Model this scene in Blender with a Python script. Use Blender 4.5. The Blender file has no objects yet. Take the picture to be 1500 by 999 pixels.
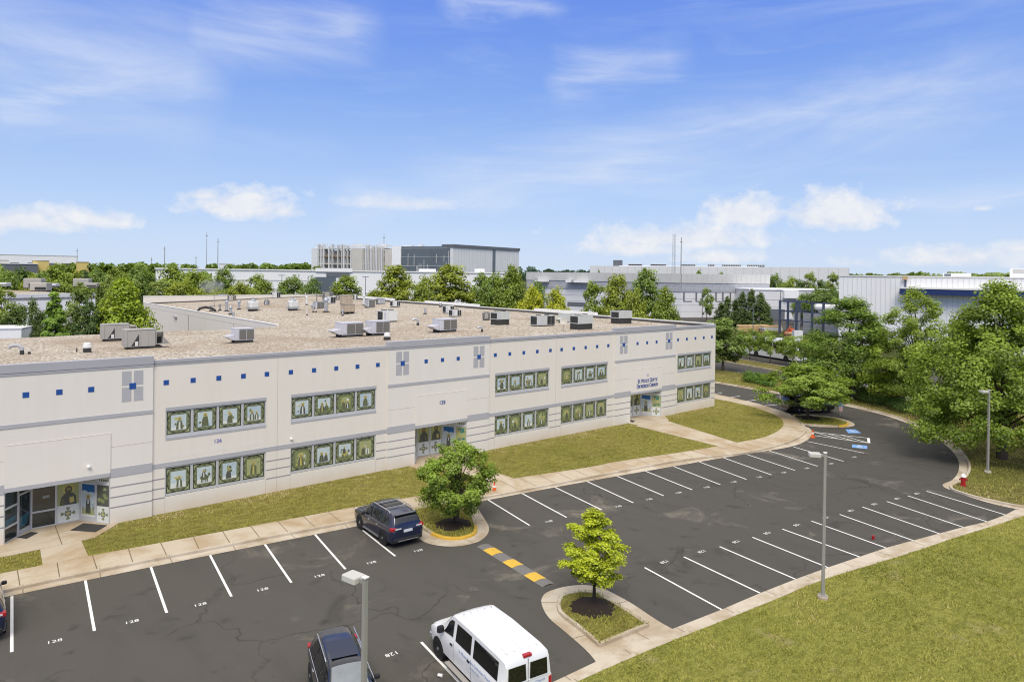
import bpy, bmesh, math, random
import numpy as np
from mathutils import Vector, Matrix
from mathutils.geometry import tessellate_polygon

random.seed(7)
R = math.radians
scene = bpy.context.scene
COL = scene.collection

# ------------------------------------------------------------------ survey: the camera and how a sight line meets a level plane
FOC, YAW, PIT, ROL, CYP, CAMH = 1020., .7012, .0072, .0134, 408.3, 14.64
YF = 44.8                                   # the front wall of the main building stands on y = YF
_f = np.array([math.sin(YAW)*math.cos(PIT), math.cos(YAW)*math.cos(PIT), -math.sin(PIT)])
_r = np.array([math.cos(YAW), -math.sin(YAW), 0.]); _u = np.cross(_r, _f)
_r, _u = _r*math.cos(ROL)+_u*math.sin(ROL), -_r*math.sin(ROL)+_u*math.cos(ROL)
CAM = np.array([0., 0., CAMH])
def ray(px, py): return _f*FOC + _r*(px-750) - _u*(py-CYP)
def G(px, py, z=0.):
    d = ray(px, py); return CAM + d*(z-CAMH)/d[2]
def GL(pts, z=0.): return [tuple(G(a, b, z)[:2]) for a, b in pts]
def FA(px, py):
    d = ray(px, py); return CAM + d*YF/d[1]
def D(px, py, dist):
    d = ray(px, py); return CAM + d*dist/math.hypot(d[0], d[1])

# ------------------------------------------------------------------ objects, labels
def put(o, parent=None):
    COL.objects.link(o)
    if parent is not None: o.parent = parent
    return o
def tag(o, label=None, cat=None, group=None, kind=None):
    if label: o['label'] = label
    if cat: o['category'] = cat
    if group: o['group'] = group
    if kind: o['kind'] = kind
    return o
def thing(name, label, cat, loc=(0, 0, 0), rz=0., group=None):
    o = bpy.data.objects.new(name, None); o.empty_display_size = .3
    o.location = loc; o.rotation_euler = (0, 0, rz)
    return tag(put(o), label, cat, group)
def copy_tree(o, parent=None):
    c = o.copy(); put(c)
    if parent is not None: c.parent = parent
    for ch in list(o.children): copy_tree(ch, c)
    return c

# ------------------------------------------------------------------ mesh building
class MB:
    def __init__(s): s.v = []; s.f = []; s.m = []; s.mats = []
    def mi(s, m):
        if m not in s.mats: s.mats.append(m)
        return s.mats.index(m)
    def poly(s, pts, m):
        i = len(s.v); s.v += [tuple(p) for p in pts]; s.f.append(tuple(range(i, i+len(pts)))); s.m.append(s.mi(m))
    def mesh(s, vs, fs, m):
        i = len(s.v); s.v += [tuple(p) for p in vs]; k = s.mi(m)
        for f in fs: s.f.append(tuple(i+a for a in f)); s.m.append(k)
    def box(s, x0, x1, y0, y1, z0, z1, m, M=None):
        vs = [(x0,y0,z0),(x1,y0,z0),(x1,y1,z0),(x0,y1,z0),(x0,y0,z1),(x1,y0,z1),(x1,y1,z1),(x0,y1,z1)]
        if M is not None: vs = [tuple(M @ Vector(v)) for v in vs]
        s.mesh(vs, [(0,3,2,1),(4,5,6,7),(0,1,5,4),(1,2,6,5),(2,3,7,6),(3,0,4,7)], m)
    def bbox(s, x0, x1, y0, y1, z0, z1, m, b=.03):
        # a box with chamfered vertical edges and top
        p = [(x0+b,y0),(x1-b,y0),(x1,y0+b),(x1,y1-b),(x1-b,y1),(x0+b,y1),(x0,y1-b),(x0,y0+b)]
        c = ((x0+x1)/2, (y0+y1)/2)
        q = [(c[0]+(a-c[0])*(1-2*b/max(.1, x1-x0)), c[1]+(e-c[1])*(1-2*b/max(.1, y1-y0))) for a, e in p]
        vs = [(a,e,z0) for a,e in p]+[(a,e,z1-b) for a,e in p]+[(a,e,z1) for a,e in q]
        fs = [(i,(i+1)%8,8+(i+1)%8,8+i) for i in range(8)]+[(8+i,8+(i+1)%8,16+(i+1)%8,16+i) for i in range(8)]
        fs += [tuple(range(16,24)), tuple(range(7,-1,-1))]
        s.mesh(vs, fs, m)
    def lathe(s, prof, m, c=(0,0,0), n=16, M=None):
        vs = []; fs = []
        for r, z in prof:
            for k in range(n):
                a = 2*math.pi*k/n; vs.append((c[0]+r*math.cos(a), c[1]+r*math.sin(a), c[2]+z))
        for j in range(len(prof)-1):
            for k in range(n): fs.append((j*n+k, j*n+(k+1)%n, (j+1)*n+(k+1)%n, (j+1)*n+k))
        fs.append(tuple(range(n-1,-1,-1))); fs.append(tuple((len(prof)-1)*n+k for k in range(n)))
        if M is not None: vs = [tuple(M @ Vector(v)) for v in vs]
        s.mesh(vs, fs, m)
    def tube(s, pts, rad, m, n=8, cap=True):
        pts = [Vector(p) for p in pts]; rads = rad if isinstance(rad, (list, tuple)) else [rad]*len(pts)
        vs = []; fs = []; up = Vector((0,0,1))
        for i, p in enumerate(pts):
            t = (pts[min(i+1,len(pts)-1)]-pts[max(i-1,0)]).normalized()
            a = t.cross(up if abs(t.z) < .95 else Vector((1,0,0))).normalized(); b = t.cross(a)
            for k in range(n):
                w = 2*math.pi*k/n+math.pi/n; vs.append(tuple(p+(a*math.cos(w)+b*math.sin(w))*rads[i]))
        for j in range(len(pts)-1):
            for k in range(n): fs.append((j*n+k, (j+1)*n+k, (j+1)*n+(k+1)%n, j*n+(k+1)%n))
        if cap: fs.append(tuple(range(n))); fs.append(tuple((len(pts)-1)*n+k for k in range(n-1,-1,-1)))
        s.mesh(vs, fs, m)
    def sheet(s, poly, z, m, holes=()):
        loops = [[Vector((p[0], p[1], 0)) for p in poly]]+[[Vector((p[0], p[1], 0)) for p in h] for h in holes]
        tris = tessellate_polygon(loops); flat = [v for l in loops for v in l]
        vs = [(v.x, v.y, z) for v in flat]; fs = []
        for a, b, c in tris:
            n = (flat[b]-flat[a]).cross(flat[c]-flat[a])
            if abs(n.z) < 1e-9: continue
            fs.append((a,b,c) if n.z > 0 else (a,c,b))
        s.mesh(vs, fs, m)
    def slab(s, poly, z0, z1, m):
        s.sheet(poly, z1, m); n = len(poly)
        ar = sum(poly[i][0]*poly[(i+1)%n][1]-poly[(i+1)%n][0]*poly[i][1] for i in range(n))
        P = poly if ar > 0 else poly[::-1]
        for i in range(n):
            a, b = P[i], P[(i+1)%n]
            s.poly([(a[0],a[1],z0),(b[0],b[1],z0),(b[0],b[1],z1),(a[0],a[1],z1)], m)
    def build(s, name, parent=None, smooth=False, M=None, bevel=0):
        me = bpy.data.meshes.new(name); me.from_pydata(s.v, [], s.f)
        for m in s.mats: me.materials.append(m)
        me.polygons.foreach_set('material_index', s.m)
        if M is not None: me.transform(M)
        if smooth:
            me.polygons.foreach_set('use_smooth', [True]*len(s.f))
            me.set_sharp_from_angle(angle=R(38 if smooth is True else smooth))
        me.update()
        o = bpy.data.objects.new(name, me); put(o, parent)
        if bevel:
            b = o.modifiers.new('edge', 'BEVEL'); b.width = bevel; b.segments = 2; b.limit_method = 'ANGLE'
        return o

def offset(line, d, closed=False):
    n = len(line); out = []
    for i, p in enumerate(line):
        a = line[(i-1) % n] if closed or i > 0 else p
        b = line[(i+1) % n] if closed or i < n-1 else p
        t1 = Vector((p[0]-a[0], p[1]-a[1])); t2 = Vector((b[0]-p[0], b[1]-p[1]))
        if t1.length < 1e-6: t1 = t2.copy()
        if t2.length < 1e-6: t2 = t1.copy()
        t1.normalize(); t2.normalize(); nn = Vector((-t1.y-t2.y, t1.x+t2.x))
        if nn.length < 1e-6: nn = Vector((-t1.y, t1.x))
        nn.normalize(); c = max(.5, nn.dot(Vector((-t1.y, t1.x))))
        out.append((p[0]+nn.x*d/c, p[1]+nn.y*d/c))
    return out
def smooth_line(line, n=2, closed=False):
    for _ in range(n):
        o = []; k = len(line)
        rng = range(k if closed else k-1)
        if not closed: o.append(line[0])
        for i in rng:
            a, b = line[i], line[(i+1) % k]
            o.append((a[0]*.75+b[0]*.25, a[1]*.75+b[1]*.25)); o.append((a[0]*.25+b[0]*.75, a[1]*.25+b[1]*.75))
        if not closed: o.append(line[-1])
        line = o
    return line
def sweep(mb, line, d0, d1, z0, z1, m, closed=False, r=.03):
    # a kerb: rounded-top box between two offsets of a line
    sg = 1 if d1 > d0 else -1
    prof = [(d0,z0),(d0,z1-r),(d0+sg*r,z1),(d1-sg*r*.5,z1),(d1,z1-r*.5),(d1,z0)]
    rails = [(offset(line, d, closed), z) for d, z in prof]; n = len(line)
    for j in range(len(prof)-1):
        A, za = rails[j]; B, zb = rails[j+1]
        for i in range(n if closed else n-1):
            k = (i+1) % n
            q = [(A[i][0],A[i][1],za),(A[k][0],A[k][1],za),(B[k][0],B[k][1],zb),(B[i][0],B[i][1],zb)]
            mb.poly(q if sg < 0 else q[::-1], m)

def text_into(mb, body, size, m, M, extrude=0.):
    cu = bpy.data.curves.new('t', 'FONT'); cu.body = body; cu.size = size; cu.extrude = extrude
    cu.align_x = 'CENTER'; cu.resolution_u = 3
    o = bpy.data.objects.new('t', cu); COL.objects.link(o)
    dg = bpy.context.evaluated_depsgraph_get()
    me = bpy.data.meshes.new_from_object(o.evaluated_get(dg))
    mb.mesh([tuple(M @ v.co) for v in me.vertices], [tuple(p.vertices) for p in me.polygons], m)
    bpy.data.objects.remove(o); bpy.data.curves.remove(cu); bpy.data.meshes.remove(me)

# ------------------------------------------------------------------ materials
class NT:
    def __init__(s, name):
        s.m = bpy.data.materials.new(name); s.m.use_nodes = True; s.t = s.m.node_tree; s.t.nodes.clear()
        s.out = s.n('ShaderNodeOutputMaterial')
    def n(s, k, **kw):
        x = s.t.nodes.new(k)
        for a, b in kw.items():
            if a.startswith('i_'):
                key = a[2:]; key = int(key) if key.isdigit() else key.replace('_', ' ')
                if hasattr(b, 'is_output'): s.t.links.new(b, x.inputs[key])
                else: x.inputs[key].default_value = b
            else: setattr(x, a, b)
        return x
    def l(s, a, b): s.t.links.new(a, b)
    def math(s, op, a, b=None, c=None, clamp=False):
        x = s.n('ShaderNodeMath', operation=op, use_clamp=clamp)
        for i, q in enumerate((a, b, c)):
            if q is None: continue
            if hasattr(q, 'is_output'): s.l(q, x.inputs[i])
            else: x.inputs[i].default_value = q
        return x.outputs[0]
    def mix(s, f, a, b, blend='MIX'):
        x = s.n('ShaderNodeMix', data_type='RGBA', blend_type=blend)
        for i, q in ((0, f), (6, a), (7, b)):
            if hasattr(q, 'is_output'): s.l(q, x.inputs[i])
            else: x.inputs[i].default_value = (tuple(q)+(1,))[:4] if i else q
        return x.outputs[2]
    def pos(s, scale=(1, 1, 1)):
        g = s.n('ShaderNodeNewGeometry'); mp = s.n('ShaderNodeMapping'); s.l(g.outputs['Position'], mp.inputs[0])
        mp.inputs['Scale'].default_value = scale; return mp.outputs[0]
    def noise(s, vec, scale, detail=4, rough=.55, dist=0.):
        x = s.n('ShaderNodeTexNoise'); s.l(vec, x.inputs['Vector'])
        x.inputs['Scale'].default_value = scale; x.inputs['Detail'].default_value = detail
        x.inputs['Roughness'].default_value = rough; x.inputs['Distortion'].default_value = dist; return x.outputs[0]
    def ramp(s, f, stops, interp='LINEAR'):
        x = s.n('ShaderNodeValToRGB'); s.l(f, x.inputs[0]); e = x.color_ramp.elements; x.color_ramp.interpolation = interp
        while len(e) < len(stops): e.new(.5)
        for el, (p, c) in zip(e, stops):
            el.position = p; el.color = (c, c, c, 1) if isinstance(c, (int, float)) else tuple(c)+(1,)
        return x.outputs[0]
    def principled(s, col, rough=.8, metal=0., bump=None, bs=.3, bd=.02, spec=.3, coat=0.):
        p = s.n('ShaderNodeBsdfPrincipled')
        if hasattr(col, 'is_output'): s.l(col, p.inputs['Base Color'])
        else: p.inputs['Base Color'].default_value = tuple(col)+(1,)
        if hasattr(rough, 'is_output'): s.l(rough, p.inputs['Roughness'])
        else: p.inputs['Roughness'].default_value = rough
        p.inputs['Metallic'].default_value = metal; p.inputs['Specular IOR Level'].default_value = spec
        p.inputs['Coat Weight'].default_value = coat; p.inputs['Coat Roughness'].default_value = .05
        if bump is not None:
            b = s.n('ShaderNodeBump'); b.inputs['Strength'].default_value = bs; b.inputs['Distance'].default_value = bd
            s.l(bump, b.inputs['Height']); s.l(b.outputs[0], p.inputs['Normal'])
        s.l(p.outputs[0], s.out.inputs[0]); return s.m

def plain(name, col, rough=.6, metal=0., var=.12, scale=1.5, spec=.3, coat=0.):
    t = NT(name); v = t.pos()
    n = t.noise(v, scale, 5, .6); f = t.math('MULTIPLY_ADD', n, 2*var, 1-var)
    x = t.mix(1., col, t.n('ShaderNodeCombineColor', i_0=f, i_1=f, i_2=f).outputs[0], 'MULTIPLY')
    return t.principled(x, rough, metal, None, spec=spec, coat=coat)

M = {}
def asphalt():
    t = NT('asphalt'); v = t.pos()
    big = t.noise(v, .06, 4, .6); med = t.noise(v, .5, 5, .65); fine = t.noise(v, 22, 3, .7)
    # warp the lookup so cracks wander
    w = t.n('ShaderNodeTexNoise'); t.l(v, w.inputs['Vector']); w.inputs['Scale'].default_value = .45; w.inputs['Detail'].default_value = 4
    wv = t.n('ShaderNodeVectorMath', operation='MULTIPLY_ADD'); t.l(w.outputs['Color'], wv.inputs[0]); wv.inputs[1].default_value = (3.2, 3.2, 0); t.l(v, wv.inputs[2])
    vo = t.n('ShaderNodeTexVoronoi', feature='DISTANCE_TO_EDGE', voronoi_dimensions='2D'); t.l(wv.outputs[0], vo.inputs['Vector']); vo.inputs['Scale'].default_value = .17
    crack = t.ramp(vo.outputs[0], [(0., 1.), (.004, .85), (.011, 0.)])
    cm = t.ramp(t.noise(v, .11, 3, .6), [(.44, 0.), (.58, 1.)])
    crack = t.math('MULTIPLY', crack, cm)
    vo2 = t.n('ShaderNodeTexVoronoi', feature='DISTANCE_TO_EDGE', voronoi_dimensions='2D'); t.l(wv.outputs[0], vo2.inputs['Vector']); vo2.inputs['Scale'].default_value = .75
    c2 = t.math('MULTIPLY', t.ramp(vo2.outputs[0], [(0., 1.), (.012, .5), (.03, 0.)]), t.ramp(t.noise(v, .14, 3, .5, .3), [(.60, 0.), (.68, 1.)]))
    pale = t.math('MULTIPLY', t.ramp(t.noise(v, .22, 5, .62, .8), [(.59, 0.), (.68, 1.)]), t.ramp(t.noise(v, 1.4, 4, .7), [(.35, .15), (.6, 1.)]))
    dark = t.ramp(t.noise(v, .3, 4, .6, .6), [(.3, 1.), (.38, 0.)])
    sp = t.n('ShaderNodeSeparateXYZ'); g = t.n('ShaderNodeNewGeometry'); t.l(g.outputs['Position'], sp.inputs[0])
    east = t.math('SMOOTH_MIN', t.math('MULTIPLY', t.math('SUBTRACT', sp.outputs[0], 22.), .03), 1., .2, clamp=True)
    base = t.mix(big, (.078, .075, .069), (.106, .102, .094))
    base = t.mix(t.math('MULTIPLY', east, .75), base, (.064, .063, .061))
    base = t.mix(t.ramp(med, [(.3, 0.), (.7, .55)]), base, (.078, .074, .068))
    base = t.mix(t.ramp(fine, [(.35, 0.), (.75, .6)]), base, (.165, .158, .146))
    base = t.mix(t.math('MULTIPLY', pale, .85), base, (.235, .22, .19))
    base = t.mix(t.math('MULTIPLY', dark, .45), base, (.04, .038, .034))
    vo3 = t.n('ShaderNodeTexVoronoi', voronoi_dimensions='2D'); t.l(wv.outputs[0], vo3.inputs['Vector']); vo3.inputs['Scale'].default_value = .42
    oil = t.math('MULTIPLY', t.ramp(vo3.outputs['Distance'], [(.05, 1.), (.17, 0.)]), t.ramp(t.noise(v, .9, 4, .7), [(.45, 0.), (.62, 1.)]))
    base = t.mix(t.math('MULTIPLY', oil, .5), base, (.035, .034, .031))
    base = t.mix(t.math('MULTIPLY', t.ramp(t.noise(t.pos((1, .25, 1)), .7, 4, .6), [(.5, 0.), (.75, 1.)]), .3), base, (.058, .056, .052))
    base = t.mix(t.math('MULTIPLY', crack, .68), base, (.04, .038, .035))
    base = t.mix(t.math('MULTIPLY', c2, .6), base, (.04, .037, .033))
    base = t.mix(1., base, (.80, .775, .725), 'MULTIPLY')
    return t.principled(base, .88, 0, t.math('SUBTRACT', fine, crack), .25, .01, .25)
def grass(name, a, b, c, dry):
    t = NT(name); v = t.pos()
    rot = t.n('ShaderNodeMapping'); t.l(v, rot.inputs[0]); rot.inputs['Rotation'].default_value = (0, 0, R(35)); rot.inputs['Scale'].default_value = (1., 2.2, 1)
    n1 = t.noise(v, .16, 4, .6); n2 = t.noise(rot.outputs[0], 1.5, 6, .72, .5); n3 = t.noise(rot.outputs[0], 9, 3, .8)
    x = t.mix(t.ramp(n1, [(.32, 0.), (.68, 1.)]), a, b)
    x = t.mix(t.ramp(n2, [(.42, 1.), (.56, 0.)]), x, c)
    x = t.mix(t.math('MULTIPLY', t.ramp(t.noise(v, .45, 5, .7, .4), [(.60, 0.), (.70, 1.)]), .55), x, dry)
    x = t.mix(t.math('MULTIPLY', t.ramp(n3, [(.34, 1.), (.56, 0.)]), .62), x, tuple(q*.3 for q in c))
    x = t.mix(t.math('MULTIPLY', t.ramp(n3, [(.55, 0.), (.7, 1.)]), .35), x, tuple(q*1.35 for q in a))
    return t.principled(x, .95, 0, t.math('ADD', n3, n2), .9, .12, .1)
def concrete(name, col, stain, amt, scale=.55):
    t = NT(name); v = t.pos()
    n = t.noise(v, scale, 5, .62, .6); f = t.noise(v, 9, 4, .7)
    x = t.mix(t.math('MULTIPLY', t.ramp(n, [(.42, 0.), (.62, 1.)]), amt), col, stain)
    x = t.mix(t.ramp(f, [(.3, .22), (.7, 0.)]), x, tuple(q*.55 for q in col))
    return t.principled(x, .9, 0, f, .2, .01, .2)
def painted_wall(name, col):
    # cream coating, a little streaking under edges and dirt near the ground
    t = NT(name); v = t.pos((1.3, 1.3, .12)); w = t.pos()
    st = t.noise(v, 1.6, 4, .6); bl = t.noise(w, .35, 4, .55)
    sp = t.n('ShaderNodeSeparateXYZ'); t.l(w, sp.inputs[0])
    low = t.math('SUBTRACT', 1., t.math('MULTIPLY', sp.outputs[2], 1.1), clamp=True)
    x = t.mix(t.ramp(st, [(.45, 0.), (.75, .25)]), col, tuple(q*k for q, k in zip(col, (.88, .86, .8))))
    x = t.mix(t.ramp(bl, [(.4, 0.), (.7, .2)]), x, tuple(q*k for q, k in zip(col, (.93, .92, .9))))
    x = t.mix(t.math('MULTIPLY', low, t.ramp(bl, [(.3, .1), (.65, .75)])), x, tuple(q*k for q, k in zip(col, (.8, .66, .5))))
    return t.principled(x, .85, 0, t.noise(w, 30, 3, .6), .06, .005, .2)
def gravel():
    t = NT('roof_gravel'); v = t.pos()
    vo = t.n('ShaderNodeTexVoronoi'); t.l(v, vo.inputs['Vector']); vo.inputs['Scale'].default_value = 9.
    vc = t.n('ShaderNodeSeparateColor'); t.l(vo.outputs['Color'], vc.inputs[0])
    big = t.noise(t.pos((1, .5, 1)), .12, 4, .6, .5); med = t.noise(v, 2.2, 4, .7)
    x = t.ramp(vc.outputs[0], [(0., (.14, .11, .08)), (.3, (.35, .30, .235)), (.65, (.52, .465, .38)), (1., (.80, .74, .64))])
    x = t.mix(t.math('MULTIPLY', t.ramp(big, [(.46, 0.), (.66, 1.)]), .55), x, (.30, .215, .14))
    x = t.mix(t.ramp(med, [(.35, .45), (.55, 0.)]), x, (.22, .17, .13))
    return t.principled(x, .95, 0, vo.outputs['Distance'], .6, .05, .15)
def leafy(name, lo, hi):
    t = NT(name)
    at = t.n('ShaderNodeAttribute', attribute_name='tint'); oi = t.n('ShaderNodeObjectInfo')
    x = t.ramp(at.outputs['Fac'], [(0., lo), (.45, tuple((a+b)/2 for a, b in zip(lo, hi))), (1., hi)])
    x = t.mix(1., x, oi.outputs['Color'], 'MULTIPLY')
    d = t.n('ShaderNodeBsdfDiffuse'); tr = t.n('ShaderNodeBsdfTranslucent'); t.l(x, d.inputs[0])
    t.l(t.mix(1., x, (1.25, 1.2, .5), 'MULTIPLY'), tr.inputs[0])
    gl = t.n('ShaderNodeBsdfGlossy'); gl.inputs['Roughness'].default_value = .45; gl.inputs[0].default_value = (.9, .95, .9, 1)
    ms = t.n('ShaderNodeMixShader'); ms.inputs[0].default_value = .32; t.l(d.outputs[0], ms.inputs[1]); t.l(tr.outputs[0], ms.inputs[2])
    m2 = t.n('ShaderNodeMixShader'); m2.inputs[0].default_value = .03; t.l(ms.outputs[0], m2.inputs[1]); t.l(gl.outputs[0], m2.inputs[2])
    t.l(m2.outputs[0], t.out.inputs[0]); return t.m
def glassy(name, col, rough=.05):
    return plain(name, col, rough, 0, .08, .6, .8)
def slatted(name, col, dark, axis=2, scale=18.):
    t = NT(name); v = t.pos(); sp = t.n('ShaderNodeSeparateXYZ'); t.l(v, sp.inputs[0])
    w = t.math('SINE', t.math('MULTIPLY', sp.outputs[axis], scale*2))
    n = t.noise(v, 1.2, 4, .6)
    x = t.mix(t.ramp(w, [(.3, .7), (.75, 0.)]), col, dark); x = t.mix(t.ramp(n, [(.4, 0.), (.7, .45)]), x, tuple(q*.6 for q in col))
    return t.principled(x, .6, .1)

M['asphalt'] = asphalt()
M['lawn'] = grass('lawn_grass', (.34, .345, .075), (.42, .39, .10), (.24, .245, .05), (.50, .41, .22))
M['front_lawn'] = grass('front_lawn_grass', (.33, .315, .075), (.38, .335, .09), (.23, .20, .05), (.38, .28, .16))
M['verge'] = grass('verge_grass', (.24, .23, .06), (.33, .26, .11), (.16, .15, .04), (.42, .31, .17))
M['earth'] = grass('field_grass', (.07, .09, .02), (.10, .11, .03), (.05, .06, .015), (.15, .12, .07))
M['concrete'] = concrete('kerb_concrete', (.56, .495, .395), (.36, .27, .17), .75)
M['sidewalk'] = concrete('sidewalk_concrete', (.53, .455, .345), (.37, .26, .14), .8, .35)
M['joint'] = plain('joint_dark', (.18, .13, .08), .9)
M['cream'] = painted_wall('cream_wall_paint', (.77, .72, .645))
M['cream2'] = painted_wall('cream_panel_paint', (.77, .73, .67))
M['grey'] = plain('grey_trim_paint', (.43, .43, .45), .7, 0, .07)
M['grey2'] = plain('grey_cap_paint', (.40, .40, .425), .7, 0, .09, .6)
M['groove'] = plain('groove_violet_grey', (.30, .29, .31), .8)
M['hairline'] = plain('panel_seam', (.52, .46, .39), .8)
M['tile'] = plain('blue_tile', (.022, .085, .32), .35, 0, .15, 6)
M['letter'] = plain('blue_lettering', (.05, .09, .30), .5)
M['letter_pale'] = plain('pale_lettering', (.5, .52, .6), .6)
M['letter_violet'] = plain('violet_blue_lettering', (.16, .17, .47), .5)
M['gravel'] = gravel()
M['white_cap'] = plain('white_coping', (.80, .79, .76), .6, 0, .08)
M['flash'] = plain('dark_flashing', (.10, .095, .09), .8)
M['frame'] = plain('window_aluminium', (.56, .57, .58), .45, .2, .06)
M['glass'] = glassy('dark_glass', (.018, .028, .03))
M['teal'] = glassy('teal_glass', (.02, .11, .16))
M['glare'] = glassy('painted_glare', (.2, .26, .27))  # glare painted as a pale patch on the dark panes
M['mat'] = plain('rubber_mat', (.045, .045, .048), .95)
M['white_paint'] = plain('road_paint_white', (.80, .80, .77), .8, 0, .12, 5)
M['yellow_paint'] = plain('road_paint_yellow', (.64, .40, .055), .75, 0, .25, 5)
M['blue_paint'] = plain('road_paint_blue', (.18, .36, .70), .8, 0, .15, 5)
M['bump'] = plain('speed_bump_asphalt', (.17, .163, .155), .9, 0, .25, 12)
M['mulch'] = plain('bark_mulch', (.028, .019, .014), .98, 0, .6, 25)
M['steel'] = plain('pole_steel', (.36, .35, .325), .5, .3, .08)
M['galv'] = plain('galvanised_steel', (.50, .51, .52), .4, .5, .15, 3)
M['lampbox'] = plain('lamp_housing', (.52, .51, .47), .6, 0, .08)
M['bark'] = plain('bark', (.085, .065, .05), .95, 0, .4, 6)
M['bark_dark'] = plain('bark_dark', (.045, .035, .028), .95, 0, .4, 6)
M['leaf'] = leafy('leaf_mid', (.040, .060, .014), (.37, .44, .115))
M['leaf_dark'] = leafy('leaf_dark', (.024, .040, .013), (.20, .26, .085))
M['tan'] = plain('unit_tan', (.47, .44, .385), .6, .1, .12)
M['taupe'] = plain('unit_taupe', (.40, .385, .35), .6, .1, .1)
M['sage'] = plain('unit_sage_grey', (.55, .565, .53), .55, .1, .1)
M['pale'] = plain('unit_pale', (.72, .72, .69), .5, .1, .1)
M['lilac'] = plain('unit_cool_grey', (.56, .56, .60), .5, .1, .12)
M['darkbox'] = plain('kerb_black', (.05, .048, .046), .8)
M['grille'] = slatted('condenser_grille', (.23, .225, .20), (.11, .105, .095), 2, 20)
M['grille_d'] = slatted('dark_grille', (.06, .06, .058), (.02, .02, .02), 2, 20)
M['wood_tan'] = slatted('louvre_tan', (.55, .46, .35), (.40, .32, .23), 0, 14)
M['chimney'] = plain('vent_metal', (.52, .53, .54), .35, .6, .15, 4)

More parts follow.
